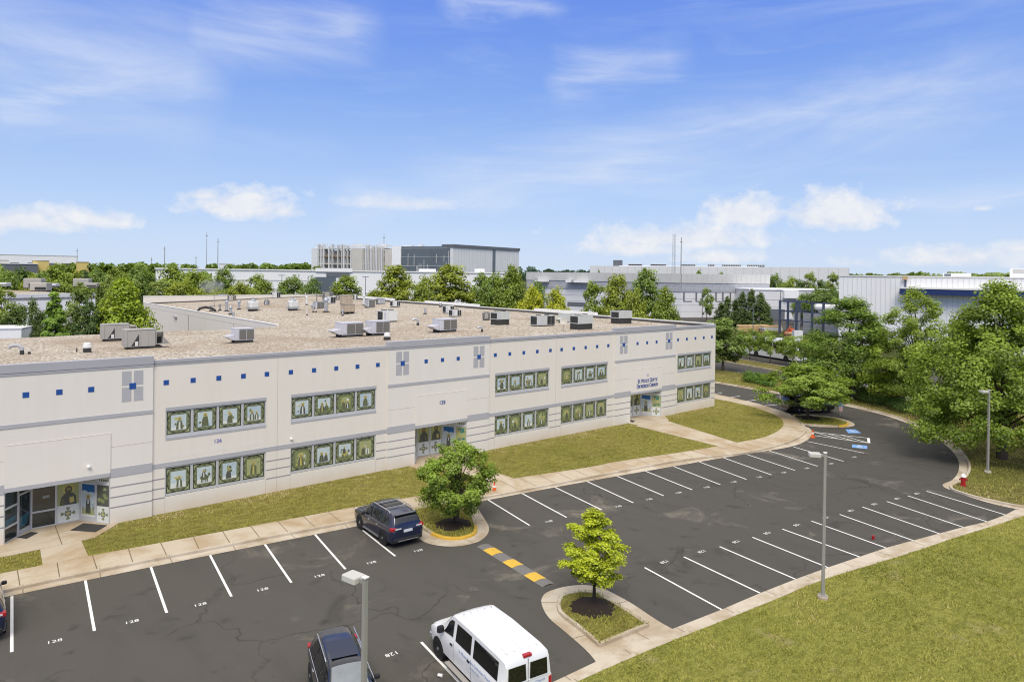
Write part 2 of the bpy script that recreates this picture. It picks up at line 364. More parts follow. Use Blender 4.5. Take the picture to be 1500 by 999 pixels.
# ------------------------------------------------------------------ world, sun, camera
def add(n, k, **kw):
    x = n.nodes.new(k)
    for a, b in kw.items(): setattr(x, a, b)
    return x
SUN_EL, SUN_AZ = R(52), R(222)              # compass style: azimuth from +Y towards +X
world = bpy.data.worlds.new('World'); scene.world = world; world.use_nodes = True
def build_world():
    t = NT.__new__(NT); t.t = world.node_tree; t.t.nodes.clear(); t.out = t.n('ShaderNodeOutputWorld')
    sky = t.n('ShaderNodeTexSky', sky_type='NISHITA', sun_disc=False, sun_elevation=SUN_EL, sun_rotation=SUN_AZ, altitude=100., air_density=1.0, dust_density=.6, ozone_density=2.2)
    tc = t.n('ShaderNodeTexCoord'); sp = t.n('ShaderNodeSeparateXYZ'); t.l(tc.outputs['Generated'], sp.inputs[0])
    x, y, z = sp.outputs
    az = t.math('ARCTAN2', x, y); el = t.math('ARCSINE', z)
    cb = t.n('ShaderNodeCombineXYZ'); t.l(az, cb.inputs[0]); t.l(el, cb.inputs[1]); v = cb.outputs[0]
    def mp(sx, sy, rot=0., off=(0, 0, 0)):
        m = t.n('ShaderNodeMapping'); t.l(v, m.inputs[0]); m.inputs['Rotation'].default_value = (0, 0, rot); m.inputs['Scale'].default_value = (sx, sy, 1); m.inputs['Location'].default_value = off; return m.outputs[0]
    def ae(px, py):
        d = ray(px, py); return math.atan2(d[0], d[1]), math.asin(d[2]/np.linalg.norm(d))
    # heaped clouds low over the horizon
    puff = t.noise(mp(1, 1.25), 17, 7, .58, .15); edge = t.noise(mp(1, 1.3, 0, (3, 1, 0)), 60, 5, .6)
    nn = t.math('ADD', t.math('MULTIPLY', t.math('SUBTRACT', puff, .46), 2.1), t.math('MULTIPLY', t.math('SUBTRACT', edge, .5), .8))
    cum = None
    for px, py, w, h, s in [(20, 326, 150, 30, .95), (140, 325, 70, 22, .9), (355, 306, 90, 33, 1.), (300, 288, 40, 13, .8), (420, 312, 40, 17, .8), (1000, 352, 160, 28, 1.), (1090, 318, 70, 36, 1.05), (925, 366, 110, 20, .9),
                         (1217, 318, 108, 42, 1.1), (1050, 378, 80, 16, .8), (1400, 380, 130, 26, .95), (1250, 385, 40, 14, .6), (1440, 306, 18, 7, .6), (1500, 365, 60, 16, .7), (590, 300, 110, 14, .45), (1100, 292, 70, 7, .35)]:
        a, e = ae(px, py); a2, _ = ae(px+w, py); _, e2 = ae(px, py-h)
        dx = t.math('DIVIDE', t.math('SUBTRACT', az, a), a2-a); dy = t.math('DIVIDE', t.math('SUBTRACT', el, e), e2-e)
        dy = t.math('MAXIMUM', dy, t.math('MULTIPLY', dy, -1.9))      # flatter bottoms
        q = t.math('SUBTRACT', 1., t.math('SQRT', t.math('ADD', t.math('POWER', dx, 2.), t.math('POWER', dy, 2.))))
        q = t.math('MULTIPLY', t.math('ADD', q, nn), s)
        cum = q if cum is None else t.math('MAXIMUM', cum, q)
    cumv = t.ramp(cum, [(.0, 0.), (.26, .38), (.72, .88)])
    shade = t.mix(t.ramp(t.math('ADD', t.math('MULTIPLY', puff, 1.), t.math('MULTIPLY', edge, .5)), [(.5, 0.), (.95, 1.)]), (7.9, 8.2, 9.2), (9.7, 9.7, 9.8))
    # thin streaks higher up
    c1 = t.noise(mp(1.3, 7.5, R(-14)), 2.6, 7, .62, .9); c2 = t.noise(mp(1.1, 4., R(-24), (5, 2, 0)), 1.7, 6, .6, 1.2)
    st = t.math('MULTIPLY', t.ramp(c1, [(.44, 0.), (.80, 1.)]), t.ramp(c2, [(.40, 0.), (.64, 1.)]))
    def band(p, q, width, s):
        a0, e0 = ae(*p); a1, e1 = ae(*q); L = math.hypot(a1-a0, e1-e0); ux, uy = (a1-a0)/L, (e1-e0)/L
        rx = t.math('SUBTRACT', az, a0); ry = t.math('SUBTRACT', el, e0)
        al = t.math('ADD', t.math('MULTIPLY', rx, ux), t.math('MULTIPLY', ry, uy)); cr = t.math('ADD', t.math('MULTIPLY', rx, -uy), t.math('MULTIPLY', ry, ux))
        cr = t.math('ADD', cr, t.math('MULTIPLY', t.math('SUBTRACT', c2, .5), .16))
        g = t.math('SUBTRACT', 1., t.math('ABSOLUTE', t.math('DIVIDE', cr, width)), clamp=True)
        m1 = t.math('MULTIPLY', t.math('ADD', t.math('DIVIDE', al, L*.15), .2), 1., clamp=True); m2 = t.math('DIVIDE', t.math('SUBTRACT', L*1.05, al), L*.2, clamp=True)
        return t.math('MULTIPLY', t.math('MULTIPLY', t.math('POWER', g, 1.4), t.math('MULTIPLY', m1, m2)), s)
    b = None
    for a in [((600, 290), (1560, 70), .07, .62), ((-60, 20), (330, 130), .14, .62), ((-40, 150), (250, 95), .05, .6), ((250, 50), (560, 45), .06, .55), ((640, -5), (830, 12), .03, .55), ((800, 130), (1010, 75), .04, .55), ((480, 300), (800, 290), .03, .5), ((1250, 285), (1560, 255), .03, .5), ((-20, 190), (300, 185), .03, .2)]:
        k = band(*a); b = k if b is None else t.math('MAXIMUM', b, k)
    tex = t.ramp(c1, [(.28, .3), (.66, 1.)])
    st = t.math('MULTIPLY', st, t.ramp(el, [(.02, .1), (.22, .30)]))
    st = t.math('MAXIMUM', st, t.math('MULTIPLY', b, tex))
    # colour: richer blue aloft, hazy and pale towards the horizon
    e2 = t.math('MULTIPLY', el, 2.)
    tone = t.ramp(e2, [(0., (.70, .81, .99)), (.10, (.62, .75, .985)), (.22, (.50, .665, .97)), (.39, (.355, .535, .945)), (.55, (.235, .41, .92)), (.76, (.165, .315, .90)), (1., (.12, .24, .80))])
    tone = t.mix(1., tone, (10., 10., 10.), 'MULTIPLY'); tone.node.clamp_result = False
    blue = t.mix(1., sky.outputs[0], (.8, 1.1, 1.6), 'MULTIPLY')
    col = t.mix(.86, blue, tone)
    col = t.mix(t.math('MULTIPLY', st, 1.), col, (7.9, 8.6, 9.9))
    col = t.mix(cumv, col, shade)
    over = t.math('MULTIPLY', t.ramp(el, [(.40, 0.), (.62, 1.)]), .9); col = t.mix(over, col, (13.5, 13.1, 12.4))  # white cloud added overhead, out of view, to brighten and neutralise the light
    below = t.math('LESS_THAN', el, -.002); col = t.mix(below, col, (2.6, 2.7, 2.6))
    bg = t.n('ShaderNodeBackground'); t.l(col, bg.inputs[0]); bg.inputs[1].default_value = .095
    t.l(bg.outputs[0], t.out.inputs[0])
build_world()
sl = bpy.data.lights.new('sun', 'SUN'); sl.energy = 2.55; sl.angle = R(28); sl.color = (1., .93, .83)
so = put(bpy.data.objects.new('sun', sl))
sd = Vector((math.sin(SUN_AZ)*math.cos(SUN_EL), math.cos(SUN_AZ)*math.cos(SUN_EL), math.sin(SUN_EL)))
so.rotation_euler = sd.to_track_quat('Z', 'Y').to_euler(); so.location = (0, 0, 60)
cd = bpy.data.cameras.new('camera'); co = put(bpy.data.objects.new('camera', cd))
cd.sensor_fit = 'HORIZONTAL'; cd.sensor_width = 36; cd.lens = 36*FOC/1500; cd.shift_y = (CYP-499.5)/1500; cd.clip_end = 20000; cd.clip_start = .5
mt = Matrix([[_r[0], _u[0], -_f[0], 0], [_r[1], _u[1], -_f[1], 0], [_r[2], _u[2], -_f[2], CAMH], [0, 0, 0, 1]]); co.matrix_world = mt
scene.camera = co
scene.view_settings.view_transform = 'Standard'; scene.view_settings.look = 'None'; scene.view_settings.exposure = 0
scene.render.engine = 'CYCLES'; scene.cycles.use_denoising = True; scene.cycles.filter_width = 1.1; scene.cycles.max_bounces = 6; scene.cycles.diffuse_bounces = 3
scene.cycles.transmission_bounces = 4; scene.cycles.transparent_max_bounces = 8; scene.cycles.sample_clamp_indirect = 6

# ================================================================== GROUND, ROADS, KERBS
def sheet_obj(name, poly, z, m, kind='structure', slab=None):
    b = MB()
    if slab is None: b.sheet(poly, z, m)
    else: b.slab(poly, slab, z, m)
    return tag(b.build(name), kind=kind)
b = MB(); b.lathe([(0., -.3), (9000., -.3), (9000., -.25), (0.1, -.12)], M['earth'], n=64)
tag(b.build('ground'), kind='structure')
sheet_obj('parking_lot', [(-60, 8), (60, 8), (160, -30), (230, 60), (230, 215), (-60, 215)], 0., M['asphalt'])

gut_in = GL([(13,872.5),(125,850),(307,813),(461,783),(580,759),(715,732),(860,705),(986,683),(1060,670.4),(1093,665),(1126.4,660),(1162,654),(1182,646),(1190,637),(1189,630),(1184,626)])
gut_in = [(-30, 39.2)] + gut_in
walk_out = GL([(17.6,859),(167,827.4),(330,796),(520,760),(640,738),(750,719),(915,686.7),(993,672.7),(1050,666),(1096.7,661.7),(1150,648),(1170,639),(1178,631),(1178,625),(1173,620)], .15)
walk_out = [(-30, 39.75)] + walk_out
walk_in = GL([(0,839.5),(129.8,813.8),(236.5,794.4),(415,761.7),(520,742),(625,724),(736.7,702.7),(873,682.7),(900,676),(1000,662),(1051.7,653.3),(1076.7,648.5),(1116.7,641.7),(1140,631.7),(1149,622),(1145,613),(1130,605),(1100,595),(1070,588),(1048,584)], .14)
walk_in = [(-30, 41.5)] + walk_in
back_out = [(72.6, 150), (72.7, 70)] + GL([(1048,577.),(1070,581.5),(1110.4,591),(1142.4,600.8),(1157,606)], .15)   # far side of the walk by the rear stalls
# front lawn between the wall and the walk
lawn_poly = walk_in + [(71.75, 70), (71.75, 150), (66, 150), (66, 46), (-30, 46)]
b = MB(); b.slab(smooth_line(walk_in, 1) + [(71.75, 70), (71.75, 150), (66, 150), (66, 46.6), (-30, 46.6)], -.02, .12, M['front_lawn'])
tag(b.build('front_lawn'), kind='structure')
# walk
isl2 = smooth_line(GL([(1157,606),(1173,619.5),(1180,621),(1200,621.8),(1231,624),(1241,622),(1244,619),(1235,615),(1222,612),(1200,610),(1175,608)], .15), 2, True)
b = MB(); wo = smooth_line(walk_out, 2); wi = smooth_line(walk_in, 1)
b.slab(wo + back_out[::-1] + [(71.75, 150), (71.75, 70)] + wi[::-1], -.02, .138, M['sidewalk'])
def joint(p, q, z, w=.022):
    d = Vector((q[0]-p[0], q[1]-p[1])); n = Vector((-d.y, d.x)).normalized()*w
    b.poly([(p[0]-n.x,p[1]-n.y,z),(q[0]-n.x,q[1]-n.y,z),(q[0]+n.x,q[1]+n.y,z),(p[0]+n.x,p[1]+n.y,z)], M['joint'])
def along(line, step):
    out = []; acc = 0.
    for a, c in zip(line, line[1:]):
        L = math.hypot(c[0]-a[0], c[1]-a[1]); s = step-acc
        while s < L: out.append((a[0]+(c[0]-a[0])*s/L, a[1]+(c[1]-a[1])*s/L)); s += step
        acc = (acc+L) % step
    return out
for p in along(wo, 1.52):
    q = min(along(wi, .1), key=lambda k: math.hypot(k[0]-p[0], k[1]-p[1])); joint(p, q, .1425)
tag(b.build('sidewalk'), kind='structure')
# entrance walks
b = MB()
for x0, pts in ((0, [(4.64,42.85),(6.47,42.95),(6.40,40.3),(4.50,40.5)]), (25, [(30.0,43.),(32.0,43.),(32.,37.4),(30.,37.7)]), (50, [(52.5,43.4),(57.0,43.4),(54.41,33.7),(52.0,33.85)])):
    b.slab(pts, .0, .146, M['sidewalk'])
    b.slab([(x0+3.0,42.85),(x0+7.1,42.95),(x0+8.6,44.6),(x0+8.13,44.74),(x0+6.9,46.9),(x0+4.5,46.9),(x0+3.25,44.74),(x0+2.8,44.5)], .0, .152, M['sidewalk'])
    joint((x0+5.6,42.9), (x0+5.7,46.2), .1565)
tag(b.build('entrance_walks'), kind='structure')

def kerb_run(name, pan_line, back_line, width=.17, closed=False, h=.152, side=1):
    # a flat concrete gutter pan from the asphalt edge to the kerb, and the raised kerb along the back line
    b = MB()
    if closed: b.sheet(pan_line, .010, M['concrete'], [back_line])
    else: b.sheet(pan_line + back_line[::-1], .010, M['concrete'])
    sweep(b, back_line, 0., side*width, 0., h, M['concrete'], closed)
    for p in along(back_line, 3.05):
        q = min(along(pan_line, .1), key=lambda k: math.hypot(k[0]-p[0], k[1]-p[1])); joint_b(b, p, q, .0145)
        d = Vector((q[0]-p[0], q[1]-p[1])).normalized(); joint_b(b, p, (p[0]+d.x*width*.98, p[1]+d.y*width*.98), h+.003, .012)
    return tag(b.build(name), kind='structure')
def joint_b(b, p, q, z, w=.016):
    d = Vector((q[0]-p[0], q[1]-p[1])); n = Vector((-d.y, d.x))
    if n.length < 1e-5: return
    n = n.normalized()*w
    b.poly([(p[0]-n.x,p[1]-n.y,z),(q[0]-n.x,q[1]-n.y,z),(q[0]+n.x,q[1]+n.y,z),(p[0]+n.x,p[1]+n.y,z)], M['joint'])
kerb_run('sidewalk_kerb', smooth_line(gut_in, 2), wo, side=-1)
# lower kerb and the big lawn in the right hand corner
low_g = [(-40, 20.6), (5, 18.75)] + GL([(818,995),(873,969),(985,921),(1057,892.7),(1113,868.8),(1166,848),(1213,831),(1259,815.5),(1299,802),(1338,791.5),(1375,781.5),(1411,772),(1446,764),(1473,754),(1488,746)])
low_k = [(-40, 19.9), (5, 18.05)] + GL([(850,994),(956.7,947.7),(1050,911),(1133,877.7),(1200,849),(1266,829),(1333,809),(1400,786),(1466,766),(1500,754)], .15) + [(54.1, 11.4), (56, 10.2)]
low_k = smooth_line(low_k, 2)
kerb_run('lower_kerb', low_g + [(54.2, 12.5), (56.3, 11.4)], low_k, side=1)
b = MB(); b.slab(low_k + [(140, -10), (140, -60), (-40, -60)], -.02, .12, M['lawn']); tag(b.build('lawn'), kind='structure')
# kerb round the outer bend
rg = [(85.9, 150), (84.0, 90)] + GL([(1048,560.6),(1115,573.),(1180,583),(1230,592.7),(1290,606),(1333,621),(1366.7,637.7),(1393,657.7),(1405,674),(1405,691),(1395,704),(1384,707.5),(1380,710),(1383,714),(1393,717.7),(1433,732.7),(1488,746)]) + [(54.2, 12.5)]
rb = [(86.6, 150), (84.7, 90)] + GL([(1048,558),(1115,570),(1180,580),(1229,588.),(1293,602.7),(1336.7,616),(1373,632.7),(1403,651),(1418,669),(1424,684),(1418,697.7),(1406,705.7),(1397,709),(1395,711),(1396,714),(1400,716.7),(1433,727),(1500,741)], .15) + [(55.2, 12.3)]
rgs, rbs = smooth_line(rg, 2), smooth_line(rb, 2)
kerb_run('bend_kerb', rgs, rbs, side=-1)
b = MB(); b.slab(rbs + [(57, 10.6), (75, 5.9), (112, -3.), (100, 18), (86.5, 24), (86.5, 33), (90, 42), (94, 56), (97, 75), (97.5, 150)], -.02, .12, M['verge']); tag(b.build('verge'), kind='structure')
# planted islands
def island(name, pan, inner, grass_m, side, n=2):
    p = smooth_line(pan, n, True); q = smooth_line(inner, n, True)
    b = MB(); b.sheet(p, .012, M['concrete'], [q])
    sweep(b, q, 0., side*.16, 0., .155, M['concrete'], True)
    for k in along(q+[q[0]], 3.05):
        e = min(along(p+[p[0]], .1), key=lambda w: math.hypot(w[0]-k[0], w[1]-k[1])); joint_b(b, k, e, .0165)
    o = tag(b.build(name + '_kerb'), kind='structure')
    b = MB(); b.sheet(q, .135, grass_m); g = tag(b.build(name + '_lawn'), kind='structure'); return q
i3 = island('tree_island', GL([(791.7,882.7),(795,872),(803,866),(826.7,858.7),(856.7,856),(880,860),(893,866),(926.7,884),(963,909),(983,920),(986,921.5),(984,922.5),(875,969),(872.5,969.5),(871,966),(858,951),(825,922.7),(801.7,904)]),
            GL([(818,874),(824,869),(836.7,865.5),(856,864),(873,865.5),(893,876),(923,894),(948,910.5),(952,912.7),(948,914.5),(881,942),(878,943),(874,940),(850,919),(818,896),(815,884)], .15), M['front_lawn'], -1, 2)
isl1_in = GL([(602,743),(606,756),(613.6,767),(631,780),(649,787),(673,787.7),(692,783),(699,777),(699,769),(695,757),(689,745),(682,731),(640,737)], .15)
i1 = island('entrance_island', GL([(590,754),(603,778),(612,787),(621.6,794.4),(636,798.4),(653.6,800.5),(676,800),(700,794.4),(712,786),(716.5,778),(716,770),(708,757),(700,745),(692,733),(715,730),(640,742)][:14]), isl1_in, M['front_lawn'], 1)
i2 = island('far_island', GL([(1163,609),(1176,622.),(1190,625.2),(1229,626.2),(1246,625.5),(1253,623),(1250,619),(1240,615.5),(1222,610.5),(1200,608.3),(1175,606.3)]), isl2, M['front_lawn'], 1, 1)
b = MB(); yl = smooth_line(GL([(631,780),(649,787),(673,787.7),(692,783),(699,777),(699,769)], .15), 2)
sweep(b, yl, -.006, .168, 0., .162, M['yellow_paint']); yl = smooth_line(GL([(1229,623.8),(1238,623),(1242,621.5),(1244,619)], .15), 2); sweep(b, yl, -.006, .18, 0., .162, M['yellow_paint'])
tag(b.build('painted_kerb'), kind='structure')
# island of small trees between the rear road and the bus lot, and ground beyond
b = MB(); b.slab(smooth_line([(98.5,44),(103.5,45.5),(106.5,56),(111,70),(115,84),(110.5,86),(106,70),(101.5,55)], 1, True), -.02, .13, M['verge']); tag(b.build('rear_island'), kind='structure')
b = MB(); sweep(b, smooth_line([(98.5,44),(103.5,45.5),(106.5,56),(111,70),(115,84),(110.5,86),(106,70),(101.5,55)], 1, True), 0, -.2, 0, .16, M['concrete'], True); tag(b.build('rear_island_kerb'), kind='structure')
b = MB(); b.slab([(128,20),(165,20),(185,120),(150,215),(133,120)], -.02, .1, M['earth']); tag(b.build('far_field'), kind='structure')

# painted markings: one sheet of paint on the asphalt
b = MB(); ZP = .006
def line(p, q, w=.10, m='white_paint', z=ZP):
    d = Vector((q[0]-p[0], q[1]-p[1])); n = Vector((-d.y, d.x)).normalized()*w/2
    b.poly([(p[0]-n.x,p[1]-n.y,z),(q[0]-n.x,q[1]-n.y,z),(q[0]+n.x,q[1]+n.y,z),(p[0]+n.x,p[1]+n.y,z)], M[m])
LL = [((17.4,873),(17.2,954.6)),((125,850),(138.3,923.6)),((220.9,830.1),(244.3,897.2)),((307.7,813),(339,873.3)),((388,797),(426.8,853)),((461.5,782.8),(506,833.3)),((524.5,771),(579,814.3))]
MM = [((715,732),(775.7,769.3)),((765,722.7),(830,757.7)),((813.3,713.7),(881.7,746.7)),((860,705),(927.7,736.3)),((903.3,697),(972.3,726)),((945.7,690),(1014,717.3)),((986.7,683),(1055,709.7)),((1024,676.3),(1093.3,702)),((1060,670.5),(1130.2,695.5)),((1093.6,665.3),(1164.5,688.8)),((1126.4,660),(1197.6,682.7)),((1162.4,654.4),(1235.5,675.5)),((1182.4,646.4),(1265.6,663.5))]
RR = [((944.3,831),(1057.3,892.7)),((1001.7,815.3),(1113.3,868.3)),((1054,800.3),(1166,848.3)),((1102.3,786.7),(1213.3,831.2)),((1146,774.7),(1259,815.3)),((1188.7,763),(1299.3,802.7)),((1230,753.3),(1338.3,791.7)),((1263.3,742.3),(1375.7,781.3)),((1299,734.3),(1411,772)),((1330,726),(1446,764)),((1357.3,719.3),(1473.3,754))]
nums = []
def row(A, w, rot):
    P = [(GL([p])[0], GL([q])[0]) for p, q in A]
    for p, q in P: line(p, q, w)
    for (p, q), (p2, q2) in zip(P, P[1:]):
        e, e2 = (q, q2) if not rot else (p, p2)
        nums.append(((e[0]+e2[0])/2, (e[1]+e2[1])/2, rot))
    return P
row(LL, .11, False); row(MM, .10, False); row(RR, .10, True)
p, q = GL([(617,940),(673,999)]); dv = (q[0]-p[0], q[1]-p[1]); L = math.hypot(*dv); dv = (dv[0]/L, dv[1]/L)
for k in range(-4, 2):
    a = (p[0]+2.743*k-.03*k, p[1]-.06*k)
    if k < 1: line(a, (a[0]+dv[0]*4.95, a[1]+dv[1]*4.95), .11); nums.append((a[0]-1.35, a[1]-.05, True))
e = GL([(612,806)])[0]; nums.append((e[0], e[1], False))
for A in [((1040,578),(1057.6,575.5)),((1054.4,584),(1084,580)),((1083,589),(1112,585)),((1113.6,594.7),(1142.4,592.5))]:
    p, q = GL(A); line(p, q, .12)
for k in range(1, 7): line((72.9, 49.9+2.7*k), (77.6, 49.4+2.7*k), .12)
for k in range(6): line((92.5+2.2*k*.25, 60+2.75*k), (95.5+2.2*k*.25, 58.8+2.75*k), .14)
h = GL([(1192,632.8),(1272,641.6),(1273,648.8),(1193.6,638)])
line(h[0], h[1], .12); line(h[3], h[2], .12); line(h[1], h[2], .22)
lerp = lambda a, c, t: (a[0]+(c[0]-a[0])*t, a[1]+(c[1]-a[1])*t)
for t0, t1 in ((0., .45), (.25, .72), (.5, .98)): line(lerp(h[0], h[1], t0), lerp(h[3], h[2], t1), .11, z=ZP+.004)
line(*GL([(1186,633.5),(1192,632.8)]), .1)
def patch(pts, up):
    P = GL(pts); b.poly([(x, y, ZP+.003) for x, y in P][::-1], M['blue_paint'])
    c = Vector((sum(x for x, y in P)/4, sum(y for x, y in P)/4)); ex = (Vector(P[1])-Vector(P[0])).normalized()*.42; ey = Vector((-ex.y, ex.x))
    T = lambda x, y: (c.x+ex.x*x+ey.x*y, c.y+ex.y*x+ey.y*y)
    z = ZP+.008
    for k in range(9):           # wheel
        a0, a1 = 2.6+k*.5, 2.6+(k+1)*.5
        line(T(.1+.6*math.cos(a0), -.35+.6*math.sin(a0)), T(.1+.6*math.cos(a1), -.35+.6*math.sin(a1)), .09, z=z)
    line(T(0., .75), T(0., 0.), .1, z=z); line(T(0., 0.), T(.55, 0.), .1, z=z); line(T(.55, 0), T(.8, -.6), .1, z=z); line(T(0., .4), T(.45, .4), .08, z=z)
    line(T(-.08, 1.0), T(.12, 1.0), .18, z=z)
patch([(1238.4,628.8),(1252.8,628.8),(1261.6,634.4),(1242.4,634.4)], 0); patch([(1248,651),(1270.4,652.8),(1270.4,657.6),(1248,655.2)], 0)
for x, y, rot in nums:
    Mx = Matrix.Translation((x, y, ZP)) @ Matrix.Rotation(R(180 if rot else 0)-R(6), 4, 'Z') @ Matrix.Diagonal((.92, .8, 1., 1.)) @ Matrix.Translation((0, -.15, 0))
    text_into(b, '128', .40, M['white_paint'], Mx)
tag(b.build('parking_markings'), kind='structure')
# ================================================================== MAIN BUILDING
bld = thing('commercial_building', 'long two storey cream building with gravel roof and rows of framed picture windows', 'building', (0, 0, 0))
W = MB()                                     # cream walls
def grid_panel(mb, xs, zs, holes, y, m, depth=.14):
    X = sorted(set(xs+[h[0] for h in holes]+[h[1] for h in holes])); Z = sorted(set(zs+[h[2] for h in holes]+[h[3] for h in holes]))
    for a, c in zip(X, X[1:]):
        for d, e in zip(Z, Z[1:]):
            if any(h[0] <= (a+c)/2 <= h[1] and h[2] <= (d+e)/2 <= h[3] for h in holes): continue
            mb.poly([(a,y,d),(c,y,d),(c,y,e),(a,y,e)], m)
    for x0, x1, z0, z1 in holes:
        for q in ([(x0,y,z0),(x0,y+depth,z0),(x0,y+depth,z1),(x0,y,z1)], [(x1,y,z0),(x1,y,z1),(x1,y+depth,z1),(x1,y+depth,z0)],
                  [(x0,y,z0),(x1,y,z0),(x1,y+depth,z0),(x0,y+depth,z0)], [(x0,y,z1),(x0,y+depth,z1),(x1,y+depth,z1),(x1,y,z1)]): mb.poly(q, m)
BAYS = [(-6.7, .9, -6.0, .2), (10.3, 17.8, 11.02, 17.06), (17.8, 26.0, 18.72, 25.1), (35.45, 43.1, 36.15, 42.3), (43.1, 50.85, 43.77, 49.94), (60.35, 67.78, 60.87, 67.02)]
RAISED = [(.9, 10.3), (26.0, 35.45), (50.85, 60.35)]
TOPN, TOPR = 9.26, 9.53
ZU = (4.44, 6.40); ZL = (1.06, 2.83)
trim = MB(); cap = MB()
def groove(*q): g = MB(); g.box(*q); g.build('wall_groove', bld)
for x0, x1, w0, w1 in BAYS:
    seam = MB()
    grid_panel(W, [x0, x1], [-.1, TOPN-.33], [(w0, w1, *ZU), (w0, w1, *ZL)], YF, M['cream'])
    trim.box(x0+.002, x1-.002, YF-.022, YF+.05, 2.85, 3.13, M['grey'])                # belt between the storeys
    cap.box(x0+.002, x1-.002, YF-.03, YF+.25, TOPN-.33, TOPN-.2, M['grey2']); cap.box(x0+.002, x1-.002, YF-.055, YF+.25, TOPN-.2, TOPN, M['grey2'])
    for z in (2.2, 1.63, 1.06):
        groove(x0+.01, w0-.02, YF-.006, YF+.03, z-.035, z+.035, M['groove']); groove(w1+.02, x1-.01, YF-.006, YF+.03, z-.035, z+.035, M['groove'])
    groove(x0-.012, x0+.012, YF-.004, YF+.02, .0, 2.84, M['hairline']); groove(x0-.012, x0+.012, YF-.004, YF+.02, 3.14, TOPN-.34, M['hairline'])
    for z0, z1 in ((.1, 1.02),):
        for x in (w0, w1): seam = MB(); seam.box(x-.008, x+.008, YF-.003, YF+.01, z0, z1, M['hairline']); seam.build('panel_seam', bld)
YR = YF-.11
for x0, x1 in RAISED:
    e0, e1 = x0+2.35, x0+7.23                    # entrance opening
    grid_panel(W, [x0, x1], [-.1, TOPR-.6], [(e0, e1, -.1, 2.84)], YR, M['cream2'], .25)
    for x in (x0, x1): W.poly([(x,YR,-.1),(x,YF+.02,-.1),(x,YF+.02,TOPR-.6),(x,YR,TOPR-.6)][::1 if x == x1 else -1], M['cream'])
    cap.box(x0-.02, x1+.02, YR-.03, YF+.30, TOPR-.61, TOPR-.46, M['grey2']); cap.box(x0-.02, x1+.02, YR-.055, YF+.30, TOPR-.46, TOPR, M['grey2'])
    trim.box(x0-.004, x1+.004, YR-.03, YR+.05, 6.17, 6.39, M['grey'])
    trim.box(x0-.004, e0, YR-.025, YR+.05, 2.77, 3.28, M['grey']); trim.box(e1, x1+.004, YR-.025, YR+.05, 2.77, 3.28, M['grey'])
    W.box(e0+.003, e1-.003, YR-.05, YR+.1, 3.07, 5.28, M['cream2']); trim.box(e0+.003, e1-.003, YR-.055, YR+.12, 2.845, 3.068, M['grey'])
    for a, c in ((x0, e0), (e1, x1)):
        groove(a+.01, c-.01, YR-.004, YR+.02, 4.49, 4.515, M['hairline'])
        for z in (2.2, 1.63, 1.05): groove(a+.004, c-.004, YR-.006, YR+.03, z-.035, z+.035, M['groove'])
    groove(e0, e1, YR-.054, YR+.02, 5.28, 5.30, M['hairline'])
# side and rear walls
XR, YB, XN, YN, XW = 67.78, 147., -30., 81., 32.
for q in ([(XR,YF,-.1),(XR,YB,-.1),(XR,YB,9.3),(XR,YF,9.3)], [(XR,YB,-.1),(XW,YB,-.1),(XW,YB,9.4),(XR,YB,9.4)], [(XW,YB,-.1),(XW,YN,-.1),(XW,YN,8.2),(XW,YB,8.2)],
          [(XW,YN,-.1),(XN,YN,-.1),(XN,YN,7.88),(XW,YN,7.88)], [(XN,YN,-.1),(XN,YF,-.1),(XN,YF,9.2),(XN,YN,9.2)], [(XN,YF,-.1),(-6.7,YF,-.1),(-6.7,YF,8.93),(XN,YF,8.93)]): W.poly(q, M['cream'])
cap.box(XN, -6.702, YF-.05, YF+.25, 8.93, 9.26, M['grey2']); trim.box(XN, -6.71, YF-.022, YF+.05, 2.85, 3.13, M['grey'])
W.build('wall', bld)
trim.build('belt_course', bld, bevel=.008); cap.build('coping', bld, bevel=.012); 
# parapets seen over the roof
par = MB()
par.box(XR-.28, XR+.02, YF+.26, YB, 8.6, 9.28, M['white_cap']); par.box(XR-.34, XR+.06, YF+.26, YB+.06, 9.282, 9.36, M['white_cap'])
par.box(XW-.02, XR-.3, YB-.28, YB, 7.2, 9.38, M['cream']); par.box(XW-.06, XR-.3, YB-.34, YB+.05, 9.382, 9.46, M['white_cap'])
par.box(XW-.02, XW+.2, YN, YB-.3, 7.4, 8.16, M['cream']); par.box(XW-.06, XW+.26, YN, YB-.3, 8.162, 8.25, M['white_cap'])
par.box(XR-.31, XR-.285, YF+.3, YB-.3, 8.62, 9.22, M['flash']); par.mesh([(XW+.3, YB-.31, 7.3), (XR-.4, YB-.31, 8.6), (XR-.4, YB-.31, 9.12), (XW+.3, YB-.31, 8.12)], [(0, 1, 2, 3)], M['flash'])
par.build('parapet', bld)
for pa, pb in (((794,452.),(863,459)), ((653,440.5),(700,446.5)), ((558,433.5),(593,437.5))):
    y1, y0 = G(*pa, 9.6)[1], G(*pb, 9.6)[1]
    rp = MB(); rp.box(XR-.25, XR+.3, y0, y1, 9.362, 9.66, M['white_cap']); rp.build('raised_parapet', bld, bevel=.01)
for q in ((XW-.06, XW-.002, 117, 117.14, .2, 7.4, 'groove'), (XW-.06, XW-.002, 96, 96.1, .2, 7.5, 'hairline'), (XW-.3, XW-.002, 123.5, 125, 6.6, 6.75, 'groove'), (XW-.2, XW-.002, 146.7, 146.95, .2, 8.1, 'flash')):
    dn = MB(); dn.box(*q[:6], M[q[6]]); dn.build('downpipe', bld)
